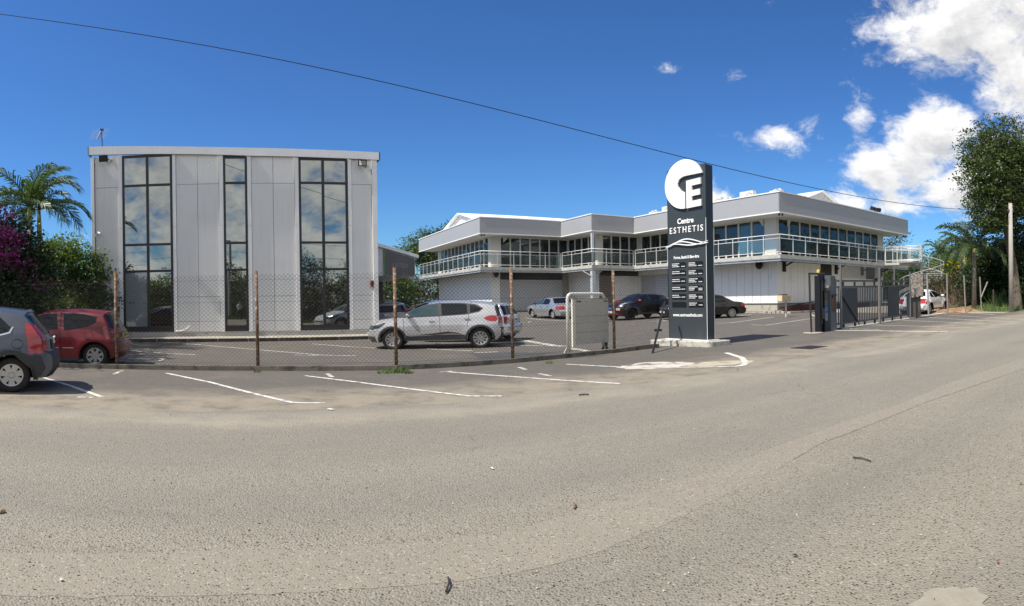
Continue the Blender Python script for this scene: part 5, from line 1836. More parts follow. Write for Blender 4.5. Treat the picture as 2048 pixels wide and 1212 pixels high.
        for wx in (wb / 2, -wb / 2):
            for sg_ in (1, -1):
                whl = link('wheel', None, root, (wx, sg_ * (wo_ - tw / 2 + .02), R_), (0, 0, 0 if sg_ > 0 else math.pi))
                if first is None:
                    rr_ = sp['rim_r']
                    prof = [(rr_ - .01, -tw / 2 + .01), (R_ - .035, -tw / 2), (R_ - .008, -tw / 2 + .025), (R_, -tw / 2 + .05), (R_, tw / 2 - .05), (R_ - .008, tw / 2 - .025), (R_ - .035, tw / 2), (rr_ + .005, tw / 2 - .004), (rr_ - .012, tw / 2 - .02)]
                    tme = MB().lathe(prof, 32, 'y').mesh('tyre', M_tyre, smooth=True)
                    rm = MB()
                    rm.lathe([(rr_ - .035, tw / 2 - .035), (rr_ - .03, tw / 2 - .012), (rr_ - .008, tw / 2 - .008), (rr_ - .008, -tw / 2 + .02)], 32, 'y')
                    hubr = rr_ * 0.27
                    rm.lathe([(hubr, tw / 2 - .05), (hubr, tw / 2 - .024), (hubr * .8, tw / 2 - .015), (0, tw / 2 - .015)], 16, 'y')
                    ns = sp['spokes']
                    for k in range(ns):
                        a = 2 * math.pi * k / ns + 0.2
                        wd_ = sp.get('spoke_w', 0.3) * rr_
                        ca, sa = math.cos(a), math.sin(a)
                        V = []
                        for y in (tw / 2 - .045, tw / 2 - .02):
                            for rad, hw in ((hubr * .7, wd_ * .32), (rr_ - .02, wd_ * .5)):
                                for q in (-1, 1):
                                    V.append((ca * rad - sa * hw * q, y - .012 * (rad < hubr), sa * rad + ca * hw * q))
                        rm.add(V, [(0, 1, 3, 2), (4, 6, 7, 5), (0, 4, 5, 1), (2, 3, 7, 6), (0, 2, 6, 4), (1, 5, 7, 3)])
                    rme = rm.mesh('rim', sp.get('rim', M_rim))
                    bme = MB().lathe([(rr_ - .01, tw / 2 - .075), (0, tw / 2 - .08)], 24, 'y').mesh('back_disc', M_void)  # plain near-black disc closing the rim behind the spokes
                    first = (tme, rme, bme)
                link('tyre', first[0], whl)
                link('rim', first[1], whl)
                link('back_disc', first[2], whl)
        # mirrors
        mx, mz = sp['mirror']
        for sg_ in (1, -1):
            y = s.w(mx, mz)
            mb = MB().lathe([(0.0, -0.07), (0.06, -0.06), (0.085, 0.0), (0.075, 0.06), (0.0, 0.075)], 12, 'x', (0, 0, 0))
            V = [(mx + p[0], sg_ * (y + 0.11) + p[1] * 1.25, mz + 0.06 + p[2] * 0.85) for p in mb.v]
            mm = MB().add(V, mb.f)
            mo_ = mm.build('mirror', sp.get('mirror_m', body), root, smooth=True)
            MB().bar((mx, sg_ * (y - .01), mz - 0.01), (mx, sg_ * (y + 0.08), mz + .02), 0.07, 0.035).build('mirror_arm', M_plas, mo_)
        # door handles
        for hx, hz in sp.get('handles', []):
            for sg_ in (1, -1):
                y = s.w(hx, hz)
                MB().box(hx - .085, hx + .085, sg_ * (y + .012), sg_ * (y + .035), hz - .014, hz + .014).build('handle', sp.get('handle_m', body), root)
        # plates
        pm = sp.get('plate', M_plate)
        for f in sp.get('plates', []):
            a = s.strip_pt(f - 0.12, 0)
            b = s.strip_pt(f + 0.12, 0)
            mid = s.strip_pt(f, 0)
            sx_ = 1 if mid.x > 0 else -1
            MB().box(mid.x + sx_ * .004, mid.x + sx_ * .03, -0.26, 0.26, mid.z - .055, mid.z + .055).build('number_plate', pm, root)
            q = MB()
            for k in range(7):
                q.box(mid.x + sx_ * .0305, mid.x + sx_ * .032, -0.2 + k * .058, -0.2 + k * .058 + .03, mid.z - .03, mid.z + .03)
            q.build('plate_lettering', M_void, root)
        for fn in sp.get('extras', []):
            fn(s)


def P5(rows):
    return rows


def auto_c(P, kinds):
    """shoulder line derived from the centre profile"""
    out = []
    for (x, z), k in zip(P, kinds):
        dx_, dz_ = {'fb': (-.30, 0), 'fg': (-.24, -.02), 'bf': (-.22, -.05), 'b': (0, -.075), 'cw': (-.06, -.04), 'ws': (-.15, -.02), 'rf': (0, -.085), 'rt': (0.04, -.075),
                    'rw': (.13, -.02), 'tg': (.15, 0), 'rb': (.10, 0), 'dk': (0, -.06), 'de': (.12, -.05)}[k]
        out.append((x, z, x + dx_, z + dz_))
    return out


def arch_w(lo_, mid, belt, roof, zb, zr_):
    return [(0.15, lo_ - .04), (0.30, lo_), (0.55, mid), (0.75, mid), (zb, belt), (zb + .04, belt - .012), (zr_ - .12, roof + .055), (zr_ - .05, roof), (zr_ + .1, roof - .1)]


def disc(x, z, rx, rz):
    return [(x + rx * math.cos(a), z + rz * math.sin(a)) for a in np.linspace(0, 2 * math.pi, 19)[:-1]]

# ---- silver crossover (side on, nose to the left of the picture)
P_sil = paint('paint_silver', (0.50, 0.50, 0.505), 0.4, 0.30)
kp = [((2.06, .24), 'fb'), ((2.13, .42), 'fb'), ((2.13, .62), 'fg'), ((2.03, .82), 'bf'), ((1.72, .97), 'b'), ((1.10, 1.075), 'cw'),
      ((.62, 1.33), 'ws'), ((.22, 1.49), 'rf'), ((-.25, 1.555), 'rf'), ((-.85, 1.55), 'rf'), ((-1.45, 1.50), 'rf'), ((-1.80, 1.43), 'rt'), ((-1.86, 1.38), 'rw'), ((-1.94, 1.06), 'rw'), ((-2.0, .92), 'tg'), ((-1.97, .72), 'tg'),
      ((-2.02, .62), 'rb'), ((-2.0, .40), 'rb'), ((-1.90, .27), 'rb')]
cap = dict(P=auto_c([k[0] for k in kp], [k[1] for k in kp]), W=arch_w(.84, .885, .855, .60, 1.02, 1.52), taper=(1.2, .16, -1.3, .16), wb=2.606, R=.328, Ra=.385, sill=.27, flare=.03, crease=.80,
           paint=P_sil, rim_r=.225, spokes=10, spoke_w=.30, clad=.055, track=.80,
           strips=[('front_bumper', 0, 1.1, M_plas), ('front_panel', 1.1, 3, None), ('bonnet', 3, 5, None), ('windscreen_frame', 5, 7, None), ('roof', 7, 11.5, None), ('tailgate', 11.5, 15.6, None), ('rear_bumper', 15.6, 18, M_plas)],
           cuts=[((.92, .3), (.96, 1.0)), ((-.13, .3), (-.12, 1.50)), ((-.92, .68), (-1.05, 1.50))], sides=['front_wing', 'door', 'door', 'rear_wing'],
           patches=[('window_surround', .003, M_plas, [(1.16, 1.03), (.72, 1.27), (.30, 1.435), (-.10, 1.485), (-.75, 1.475), (-1.20, 1.42), (-1.42, 1.28), (-1.30, 1.17), (-.9, 1.09), (-.1, 1.055), (.6, 1.035)]),
                    ('side_window', .007, M_cgt, [(.70, 1.07), (.86, 1.15), (.55, 1.325), (.24, 1.425), (-.04, 1.45), (-.09, 1.09)]),
                    ('side_window', .007, M_cgl, [(-.19, 1.09), (-.16, 1.455), (-.72, 1.445), (-.92, 1.415), (-.94, 1.13), (-.6, 1.105)]),
                    ('quarter_window', .007, M_cgl, [(-1.02, 1.15), (-1.02, 1.40), (-1.18, 1.375), (-1.36, 1.275), (-1.26, 1.20)]),
                    ('sill_cladding', .012, M_plas, [(.90, .29), (.90, .44), (.55, .46), (0, .52), (-.35, .565), (-.6, .52), (-.88, .43), (-.88, .29)]),
                    ('sill_strip', .020, M_chrome, [(.80, .425), (.80, .45), (.2, .46), (-.40, .465), (-.82, .455), (-.5, .50), (-.35, .495), (.2, .445)]),
                    ('tail_light', .010, M_red, [(-1.42, .96), (-1.50, 1.02), (-1.62, 1.05), (-1.80, 1.04), (-1.82, .93), (-1.76, .86), (-1.6, .87), (-1.5, .91)]),
                    ('headlight', .010, M_hl, [(1.70, .82), (1.84, .80), (1.86, .70), (1.74, .70), (1.62, .76), (1.48, .87), (1.55, .88)])],
           spatches=[('windscreen', 5.15, 6.9, -.87, .87, .006, M_cgl), ('rear_window', 12.1, 13.1, -.86, .86, .006, M_cgl), ('headlight', 2.3, 3.0, .62, 1.0, .008, M_hl), ('grille', 1.7, 2.2, -.5, .5, .006, M_plas),
                     ('tail_light', 13.3, 14.6, .66, 1.0, .010, M_red), ('rear_glass_edge', 12.05, 13.2, .86, .999, .008, M_cgl), ('fog_light', 16.2, 16.6, .72, .92, .008, M_red)],
           mirror=(.80, 1.05), mirror_m=M_chrome, handles=[(.12, .905), (-.93, .96)], plates=[14.7, 1.4])
pf, pr = at(787, 17.95), at(958, 17.75)
mid = (pf + pr) / 2
hd = math.atan2(pf.y - pr.y, pf.x - pr.x)
off_ = Vector((-math.sin(hd), math.cos(hd), 0)) * -0.72
mid = mid + off_
Car('silver_crossover', 'silver crossover car with black wheel-arch trim parked side-on before the office', cap, (mid.x, mid.y, gz(mid.x, mid.y)), hd)

# ---- dark red three-door hatchback
P_red = paint('paint_red', (0.14, 0.005, 0.009), 0.0, 0.35, 0.2)
kp = [((1.80, .22), 'fb'), ((1.86, .40), 'fb'), ((1.85, .58), 'fg'), ((1.74, .78), 'bf'), ((1.45, .90), 'b'), ((1.02, .98), 'cw'),
      ((.52, 1.26), 'ws'), ((.12, 1.405), 'rf'), ((-.35, 1.455), 'rf'), ((-.9, 1.44), 'rf'), ((-1.36, 1.385), 'rt'), ((-1.42, 1.33), 'rw'), ((-1.60, .98), 'rw'), ((-1.68, .86), 'tg'), ((-1.66, .66), 'tg'),
      ((-1.76, .58), 'rb'), ((-1.76, .40), 'rb'), ((-1.66, .24), 'rb')]
c2 = dict(P=auto_c([k[0] for k in kp], [k[1] for k in kp]), W=arch_w(.80, .83, .80, .545, .93, 1.42), taper=(1.0, .16, -1.0, .14), wb=2.315, R=.298, Ra=.352, sill=.24, flare=.035, crease=.72,
          paint=P_red, rim_r=.205, spokes=7, spoke_w=.42, clad=0, track=.755,
          strips=[('front_bumper', 0, 2, None), ('front_panel', 2, 3, None), ('bonnet', 3, 5, None), ('windscreen_frame', 5, 7, None), ('roof', 7, 10.5, None), ('tailgate', 10.5, 14.4, None), ('rear_bumper', 14.4, 17, None)],
          cuts=[((.95, .26), (.98, .95)), ((-.38, .26), (-.32, 1.40))], sides=['front_wing', 'door', 'rear_wing'],
          patches=[('flap_gap', .002, M_void, disc(-1.03, .80, .105, .105)), ('fuel_flap', .004, P_red, disc(-1.03, .80, .095, .095)), ('side_window', .006, M_cgl, [(.90, .95), (.86, 1.0), (.48, 1.21), (.12, 1.325), (-.20, 1.345), (-.30, .95), (.3, .93)]),
                   ('side_window', .006, M_cgl, [(-.45, .93), (-.37, 1.345), (-.85, 1.32), (-1.18, 1.25), (-1.16, 1.12), (-1.05, 1.04), (-.8, .98)]),
                   ('side_strip', .012, mat('pale_rub', (.42, .36, .34), .5), [(.85, .475), (.85, .495), (-.32, .505), (-.32, .485)]),
                   ('side_strip', .012, MATS['pale_rub'], [(-.42, .485), (-.42, .505), (-.68, .505), (-.68, .485)]),
                   ('tail_light', .010, M_red, [(-1.34, 1.02), (-1.41, 1.02), (-1.50, .84), (-1.52, .66), (-1.46, .68), (-1.38, .86)]),
                   ('headlight', .010, M_clear, [(1.36, .82), (1.55, .78), (1.60, .62), (1.42, .64), (1.28, .78)])],
          spatches=[('windscreen', 5.15, 6.9, -.88, .88, .006, M_cgl), ('rear_window', 11.15, 12.0, -.9, .9, .006, M_cgl), ('headlight', 2.3, 3.0, .62, 1.0, .008, M_clear), ('grille', 1.3, 1.9, -.5, .5, .006, M_plas),
                    ('tail_light', 12.4, 13.9, .80, 1.0, .010, M_red)],
          mirror=(.82, .97), handles=[(-.20, .80)], handle_m=M_plas, plates=[13.4], plate=M_platey)
pr = at(190, 13.55)
hd = R(180 - 24 + 2)
hd = R(205)
d_ = Vector((math.cos(hd), math.sin(hd), 0))
mid = pr + d_ * 1.157 + Vector((-d_.y, d_.x, 0)) * -0.70
Car('red_hatchback', 'dark red three-door hatchback parked in the shade behind the fence', c2, (mid.x, mid.y, gz(mid.x, mid.y)), hd)

# ---- grey-blue hatchback with black bumpers, cut by the left edge
P_gb = paint('paint_greyblue', (0.075, 0.086, 0.110), 0.3, 0.3, 0.6)
kp = [((1.90, .24), 'fb'), ((1.97, .42), 'fb'), ((1.96, .62), 'fg'), ((1.86, .82), 'bf'), ((1.55, .96), 'b'), ((1.12, 1.04), 'cw'),
      ((.60, 1.34), 'ws'), ((.20, 1.47), 'rf'), ((-.35, 1.535), 'rf'), ((-.95, 1.52), 'rf'), ((-1.48, 1.45), 'rt'), ((-1.56, 1.38), 'rw'), ((-1.82, 1.02), 'rw'), ((-1.88, .92), 'tg'), ((-1.90, .74), 'tg'),
      ((-1.98, .66), 'rb'), ((-1.99, .44), 'rb'), ((-1.88, .27), 'rb')]
c3 = dict(P=auto_c([k[0] for k in kp], [k[1] for k in kp]), W=arch_w(.82, .855, .83, .57, 1.0, 1.5), taper=(1.1, .16, -1.15, .15), wb=2.46, R=.312, Ra=.37, sill=.26, flare=.035, crease=.82,
          paint=P_gb, rim_r=.205, spokes=7, spoke_w=.55, clad=.07, track=.78,
          strips=[('front_bumper', 0, 2, M_plas), ('front_panel', 2, 3, None), ('bonnet', 3, 5, None), ('windscreen_frame', 5, 7, None), ('roof', 7, 10.4, None), ('tailgate', 10.4, 14.2, None), ('rear_bumper', 14.2, 17, M_plas)],
          cuts=[((.95, .3), (.98, 1.0)), ((-.15, .3), (-.15, 1.45)), ((-.93, .70), (-.95, 1.45))], sides=['front_wing', 'door', 'door', 'rear_wing'],
          patches=[('flap_gap', .002, M_void, disc(-1.34, .86, .095, .085)), ('fuel_flap', .004, P_gb, disc(-1.34, .86, .086, .076)), ('side_window', .006, M_cgl, [(.90, 1.0), (.55, 1.26), (.2, 1.39), (-.10, 1.42), (-.13, 1.02)]),
                   ('side_window', .006, M_cgl, [(-.20, 1.02), (-.18, 1.42), (-.70, 1.40), (-1.05, 1.32), (-1.22, 1.16), (-1.18, 1.08), (-1.0, 1.03)]),
                   ('window_moulding', .009, M_chrome, [(-.15, .985), (-.15, 1.005), (-1.0, 1.015), (-1.2, 1.07), (-1.25, 1.16), (-1.272, 1.16), (-1.22, 1.05), (-1.0, .99)]),
                   ('tail_light', .010, M_red, [(-1.45, 1.22), (-1.53, 1.22), (-1.70, .98), (-1.76, .70), (-1.52, .68), (-1.52, .9)]),
                   ('rear_bumper_side', .012, M_plas, [(-1.72, .66), (-1.30, .66), (-1.42, .60), (-1.55, .45), (-1.60, .29), (-1.70, .29), (-1.79, .44)]),
                   ('headlight', .010, M_clear, [(1.45, .86), (1.66, .82), (1.70, .66), (1.52, .68), (1.38, .82)])],
          spatches=[('windscreen', 5.15, 6.9, -.88, .88, .006, M_cgl), ('rear_window', 11.1, 12.0, -.9, .9, .006, M_cgl), ('headlight', 2.3, 3.0, .62, 1.0, .008, M_clear), ('grille', 1.3, 1.9, -.5, .5, .006, M_plas),
                    ('tail_light', 11.5, 14.1, .86, 1.0, .010, M_red), ('boot_garnish', 13.0, 14.0, -.6, .6, .012, M_plas), ('skid_plate', 16.2, 16.9, -.7, .7, .01, mat('skid_grey', (.34, .34, .34), .5)),
                    ('spoiler', 10.0, 10.8, -.9, .9, .02, None)],
          mirror=(.82, 1.02), handles=[(-.02, .88), (-.84, .90)], plates=[13.2])
for i, q in enumerate(c3['spatches']):
    if q[6] is None:
        c3['spatches'][i] = q[:6] + (P_gb,)
pr = at(22, 9.75)
hd = R(222)
d_ = Vector((math.cos(hd), math.sin(hd), 0))
mid = pr + d_ * 1.23 + Vector((-d_.y, d_.x, 0)) * -0.72
Car('grey_blue_hatchback', 'grey-blue hatchback with black bumpers, only its rear end in view at the left edge', c3, (mid.x, mid.y, gz(mid.x, mid.y)), hd)

# ---- silver-white hatchback hiding behind the crossover
P_sw = paint('paint_pale_silver', (0.56, 0.57, 0.59), 0.4, 0.28)
c4 = dict(c2)
c4.update(paint=P_sw, handle_m=P_sw, plate=M_plate, gaps=[])
p0 = at(975, 20.6)
Car('pale_silver_hatchback', 'pale silver hatchback whose tail shows behind the silver crossover', c4, (p0.x - .62, p0.y + .3, gz(p0.x, p0.y)), math.atan2(0.35, -1.0))

# ---- black crossover with red accents, three-quarter front
P_blk = paint('paint_black', (0.008, 0.0075, 0.007), 0.0, 0.25, 0.35)
M_acc = mat('accent_red', (0.42, 0.02, 0.04), 0.35, coat=.5)
kp = [((2.02, .26), 'fb'), ((2.09, .44), 'fb'), ((2.07, .70), 'fg'), ((1.95, .92), 'bf'), ((1.55, 1.03), 'b'), ((1.0, 1.10), 'cw'),
      ((.55, 1.36), 'ws'), ((.18, 1.51), 'rf'), ((-.30, 1.565), 'rf'), ((-.85, 1.54), 'rf'), ((-1.35, 1.47), 'rt'), ((-1.45, 1.40), 'rw'), ((-1.80, 1.12), 'rw'), ((-1.94, 1.0), 'tg'), ((-1.96, .76), 'tg'),
      ((-2.02, .66), 'rb'), ((-2.0, .42), 'rb'), ((-1.90, .30), 'rb')]
ju = dict(P=auto_c([k[0] for k in kp], [k[1] for k in kp]), W=arch_w(.84, .885, .845, .56, 1.04, 1.52), taper=(1.25, .16, -1.3, .16), wb=2.53, R=.345, Ra=.405, sill=.30, flare=.055, crease=.86,
          paint=P_blk, rim_r=.23, spokes=10, spoke_w=.22, clad=.05, track=.80, rim=M_rimb,
          strips=[('front_bumper', 0, 2, None), ('front_panel', 2, 3, None), ('bonnet', 3, 5, None), ('windscreen_frame', 5, 7, None), ('roof', 7, 10.4, None), ('tailgate', 10.4, 14.4, None), ('rear_bumper', 14.4, 17, M_plas)],
          cuts=[((.92, .34), (.95, 1.04)), ((-.10, .34), (-.12, 1.50)), ((-.90, .76), (-.98, 1.46))], sides=['front_wing', 'door', 'door', 'rear_wing'],
          patches=[('side_window', .006, M_cgl, [(.80, 1.07), (.52, 1.29), (.18, 1.43), (-.08, 1.455), (-.10, 1.09)]),
                   ('side_window', .006, M_cgl, [(-.17, 1.10), (-.16, 1.455), (-.62, 1.435), (-.98, 1.36), (-.88, 1.16)]),
                   ('sill_cladding', .012, M_plas, [(.86, .31), (.86, .42), (-.86, .42), (-.86, .31)]),
                   ('window_pillar', .010, M_chrome, [(-.118, 1.10), (-.108, 1.45), (-.14, 1.45), (-.15, 1.10)]),
                   ('tail_light', .010, M_red, [(-1.45, 1.10), (-1.60, 1.06), (-1.75, .92), (-1.66, .90), (-1.5, 1.0)])],
          spatches=[('windscreen', 5.15, 6.9, -.88, .88, .006, M_cgl), ('rear_window', 11.1, 12.0, -.88, .88, .006, M_cgl), ('side_light', 3.05, 4.3, .70, .90, .012, M_clear), ('grille', 1.55, 2.3, -.5, .5, .006, M_plas),
                    ('headlight', 1.62, 2.15, .60, .82, .02, M_clear), ('headlight_ring', 1.55, 2.22, .57, .85, .012, M_acc), ('bumper_accent', .62, .72, -.9, .9, .012, M_acc), ('emblem', 1.95, 2.2, -.13, .13, .014, M_chrome), ('lower_intake', .75, 1.15, -.7, .7, .008, M_plas)],
          mirror=(.72, 1.08), mirror_m=M_acc, handles=[(.02, .98)], handle_m=M_plas, plates=[1.25])
pf, pr = at(1260, 32.2), at(1329, 33.9)
d_ = (pf - pr)
hd = math.atan2(d_.y, d_.x)
d_.normalize()
mid = (pf + pr) / 2 + Vector((-d_.y, d_.x, 0)) * -0.74
Car('black_crossover', 'black crossover car with red mirrors and red headlight rings', ju, (mid.x, mid.y, gz(mid.x, mid.y)), hd)

# ---- silver saloon seen from behind
P_sal = paint('paint_saloon_silver', (0.40, 0.41, 0.42), 0.5, 0.3)
kp = [((2.30, .22), 'fb'), ((2.38, .42), 'fb'), ((2.36, .62), 'fg'), ((2.25, .80), 'bf'), ((1.80, .90), 'b'), ((1.05, .97), 'cw'),
      ((.60, 1.22), 'ws'), ((.15, 1.39), 'rf'), ((-.35, 1.43), 'rf'), ((-.85, 1.40), 'rt'), ((-1.05, 1.33), 'rw'), ((-1.60, 1.02), 'rw'), ((-1.75, .985), 'dk'), ((-2.25, .93), 'de'), ((-2.36, .82), 'tg'), ((-2.38, .62), 'tg'),
      ((-2.44, .54), 'rb'), ((-2.43, .36), 'rb'), ((-2.34, .24), 'rb')]
me_ = dict(P=auto_c([k[0] for k in kp], [k[1] for k in kp]), W=arch_w(.85, .90, .86, .60, .93, 1.38), taper=(1.4, .14, -1.5, .13), wb=2.83, R=.318, Ra=.365, sill=.24, flare=.015, crease=.66,
           paint=P_sal, rim_r=.21, spokes=8, spoke_w=.40, clad=0, track=.80,
           strips=[('front_bumper', 0, 2, None), ('front_panel', 2, 3, None), ('bonnet', 3, 5, None), ('windscreen_frame', 5, 7, None), ('roof', 7, 9.6, None), ('rear_window_frame', 9.6, 11.2, None), ('boot_lid', 11.2, 15, None), ('rear_bumper', 15, 18, None)],
           cuts=[((1.0, .26), (1.02, .94)), ((-.12, .26), (-.12, 1.36)), ((-.98, .60), (-1.2, 1.25))], sides=['front_wing', 'door', 'door', 'rear_wing'],
           patches=[('side_window', .006, M_cgt, [(.90, .95), (.56, 1.16), (.15, 1.30), (-.08, 1.325), (-.09, .95)]),
                    ('side_window', .006, M_cgl, [(-.15, .95), (-.15, 1.325), (-.62, 1.31), (-.95, 1.22), (-1.02, .96)]),
                    ('tail_light', .010, M_red, [(-1.98, .86), (-2.16, .86), (-2.22, .66), (-1.90, .68), (-1.95, .78)]),
                    ('side_moulding', .010, P_sal, [(.95, .48), (.95, .55), (-.95, .55), (-.95, .48)]),
                    ('headlight', .010, M_clear, [(1.95, .78), (2.08, .74), (2.10, .60), (1.95, .6), (1.85, .72)])],
           spatches=[('windscreen', 5.15, 6.9, -.88, .88, .006, M_cgl), ('rear_window', 9.85, 11.0, -.88, .88, .006, M_cgl), ('tail_light', 13.6, 15.0, .62, 1.0, .010, M_red), ('headlight', 2.2, 2.9, .60, 1.0, .01, M_clear), ('grille', 1.9, 2.6, -.4, .4, .008, M_plas)],
           mirror=(.80, .96), mirror_m=M_plas, handles=[(.02, .80), (-.86, .82)], handle_m=M_plas, plates=[14.4, 1.3])
pf, pr = at(1067, 38.2), at(1107, 35.7)
d_ = (pf - pr)
hd = math.atan2(d_.y, d_.x)
d_.normalize()
mid = (pf + pr) / 2 + Vector((-d_.y, d_.x, 0)) * -0.75
Car('silver_saloon', 'silver four-door saloon parked before the roller shutter, seen from behind', me_, (mid.x, mid.y, gz(mid.x, mid.y)), hd)

# ---- black saloon behind the sign
P_bb = paint('paint_black_brown', (0.014, 0.011, 0.009), 0.0, 0.25, 0.4)
bs = dict(me_)
bs.update(paint=P_bb, spokes=10, spoke_w=.25, rim_r=.235, handle_m=P_bb, mirror_m=P_bb,
          patches=[(n, o, (P_bb if n == 'side_moulding' else M_cgl if n == 'side_window' else m), p) for n, o, m, p in me_['patches']])
pr = at(1463, 32.6)
hd = math.atan2(-0.20, -1.0)
d_ = Vector((math.cos(hd), math.sin(hd), 0))
mid = pr + d_ * 1.415 + Vector((-d_.y, d_.x, 0)) * -0.75
Car('black_saloon', 'black saloon half hidden behind the tall sign', bs, (mid.x, mid.y, gz(mid.x, mid.y)), hd)

# ---- white rounded two-door car on the far right
P_w = paint('paint_white', (0.78, 0.78, 0.76), 0.0, 0.25)
kp = [((1.98, .24), 'fb'), ((2.06, .42), 'fb'), ((2.03, .60), 'fg'), ((1.90, .80), 'bf'), ((1.45, .97), 'b'), ((.95, 1.03), 'cw'),
      ((.60, 1.30), 'ws'), ((.22, 1.45), 'rf'), ((-.20, 1.49), 'rf'), ((-.70, 1.44), 'rt'), ((-1.05, 1.34), 'rw'), ((-1.45, 1.10), 'rw'), ((-1.75, .95), 'tg'), ((-1.98, .76), 'tg'), ((-2.05, .62), 'tg'),
      ((-2.12, .54), 'rb'), ((-2.10, .36), 'rb'), ((-2.0, .26), 'rb')]
be = dict(P=auto_c([k[0] for k in kp], [k[1] for k in kp]), W=arch_w(.82, .87, .83, .56, .98, 1.44), taper=(1.15, .20, -1.2, .22), wb=2.54, R=.335, Ra=.385, sill=.25, flare=.06, crease=.0,
          paint=P_w, rim_r=.235, spokes=10, spoke_w=.3, clad=0, track=.80,
          strips=[('front_bumper', 0, 2, None), ('front_panel', 2, 3, None), ('bonnet', 3, 5, None), ('windscreen_frame', 5, 7, None), ('roof', 7, 9.6, None), ('tailgate', 9.6, 14.6, None), ('rear_bumper', 14.6, 17, None)],
          cuts=[((.86, .27), (.90, 1.0)), ((-.45, .27), (-.50, 1.40))], sides=['front_wing', 'door', 'rear_wing'],
          patches=[('side_window', .006, M_cgl, [(.82, 1.0), (.52, 1.23), (.2, 1.355), (-.2, 1.385), (-.44, 1.365), (-.42, 1.0)]),
                   ('side_window', .006, M_cgl, [(-.52, 1.0), (-.54, 1.355), (-.82, 1.27), (-1.05, 1.10), (-1.0, 1.02)]),
                   ('tail_light', .012, M_red, [(-1.55, .86), (-1.66, .86), (-1.86, .74), (-1.88, .62), (-1.6, .64), (-1.52, .74)]),
                   ('sill_trim', .012, M_plas, [(.80, .265), (.80, .34), (-.80, .34), (-.80, .265)])],
          spatches=[('windscreen', 5.15, 6.9, -.88, .88, .006, M_cgl), ('rear_window', 9.95, 11.2, -.8, .8, .006, M_cgl), ('tail_light', 12.2, 13.8, .60, .98, .012, M_red), ('headlight', 2.2, 3.0, .55, .95, .01, M_clear), ('bumper_slot', 15.5, 15.8, -.6, .6, .008, M_plas)],
          mirror=(.72, 1.02), handles=[(-.32, .84)], plates=[14.2])
pr = at(1846, 33.6)
hd = R(32.0)
d_ = Vector((math.cos(hd), math.sin(hd), 0))
pf, pr = at(1884, 35.3), at(1857, 33.0)
d_ = (pf - pr).normalized()
hd = math.atan2(d_.y, d_.x)
mid = (pf + pr) / 2 + Vector((-d_.y, d_.x, 0)) * 0.72
Car('white_rounded_car', 'white rounded two-door car parked beyond the gate on the right', be, (mid.x, mid.y, gz(mid.x, mid.y)), hd)

# ---- white car and grey van far behind the crossover
c6 = dict(c3)
c6.update(paint=P_w, clad=0, gaps=[], strips=[(n, a, b, None) for n, a, b, m in c3['strips']],
          patches=[q for q in c3['patches'] if q[0] in ('side_window', 'tail_light', 'headlight')], spatches=[q for q in c3['spatches'] if q[0] in ('windscreen', 'rear_window', 'headlight', 'grille', 'tail_light')])
p0 = at(868, 31.0)
Car('white_hatchback', 'white hatchback, only its roof showing above the silver crossover', c6, p0, R(160))
P_gr = paint('paint_grey', (0.20, 0.205, 0.215), 0.4, 0.3)
c7 = dict(c6)
c7.update(paint=P_gr)
p0 = at(786, 29.5)
Car('grey_hatchback', 'grey hatchback parked under the carport beside the office', c7, p0, R(98))
# ------------------------------------------------------------------ plants
def leafmat(name, col, var=0.3, trans=0.25, rough=0.5, isl=0.45):
    return mat(name, col, rough, 0, var, 1.2, trans=trans, island=isl, spec=0.4)


M_lf = leafmat('leaf_hedge', (0.095, 0.150, 0.030), trans=0.42)
M_lfd = leafmat('leaf_dark', (0.032, 0.062, 0.020), trans=0.15)
M_lfo = leafmat('leaf_olive', (0.075, 0.095, 0.035))
M_lfm = leafmat('leaf_mango', (0.070, 0.115, 0.030), trans=0.25)
M_lfb = leafmat('leaf_dry', (0.085, 0.075, 0.035), trans=0.15)
M_pur = leafmat('bract_purple', (0.34, 0.06, 0.22), trans=0.35)
M_yel = leafmat('petal_yellow', (0.75, 0.52, 0.03), trans=0.2, isl=0.15)
M_frond = leafmat('palm_leaf', (0.070, 0.120, 0.030), trans=0.3, rough=0.4)
M_frondl = leafmat('palm_leaf_light', (0.075, 0.110, 0.035), trans=0.25, rough=0.4)
M_bark = mat('bark', (0.135, 0.105, 0.08), 0.9, var=0.3, scale=5, bump=0.7, bscale=25)
M_palmb = mat('palm_trunk', (0.20, 0.165, 0.125), 0.9, var=0.25, scale=6, bump=0.5, bscale=20)
M_shaft = mat('palm_crownshaft', (0.30, 0.33, 0.10), 0.5, var=0.2, scale=3)
M_twig = mat('dry_twig', (0.17, 0.12, 0.08), 0.9, var=0.3, scale=4)


def shrub(name, label, cat, loc, blobs, n, per, spread, leaf, wid, m, stems=5, sm=None, group=None, stemr=0.05, up=0.5):
    """foliage + stems under an Empty; blobs are relative to loc"""
    t = thing(name, label, cat, loc, 0, group)
    link('crown' if cat == 'tree' else 'foliage', leaf_mesh('foliage', clumps(blobs, n, per, spread), leaf, wid, m, up), t)
    for k in range(stems):
        b = blobs[k % len(blobs)]
        x, y = b[0] + rng.normal() * b[3] * .3, b[1] + rng.normal() * b[4] * .3
        MB().tube([(x * .7, y * .7, 0), (x * .9 + rng.normal() * .1, y * .9, b[2] * .5), (x, y, b[2])], [stemr, stemr * .7, stemr * .35], 6).build('stem', sm or M_bark, t)
    return t


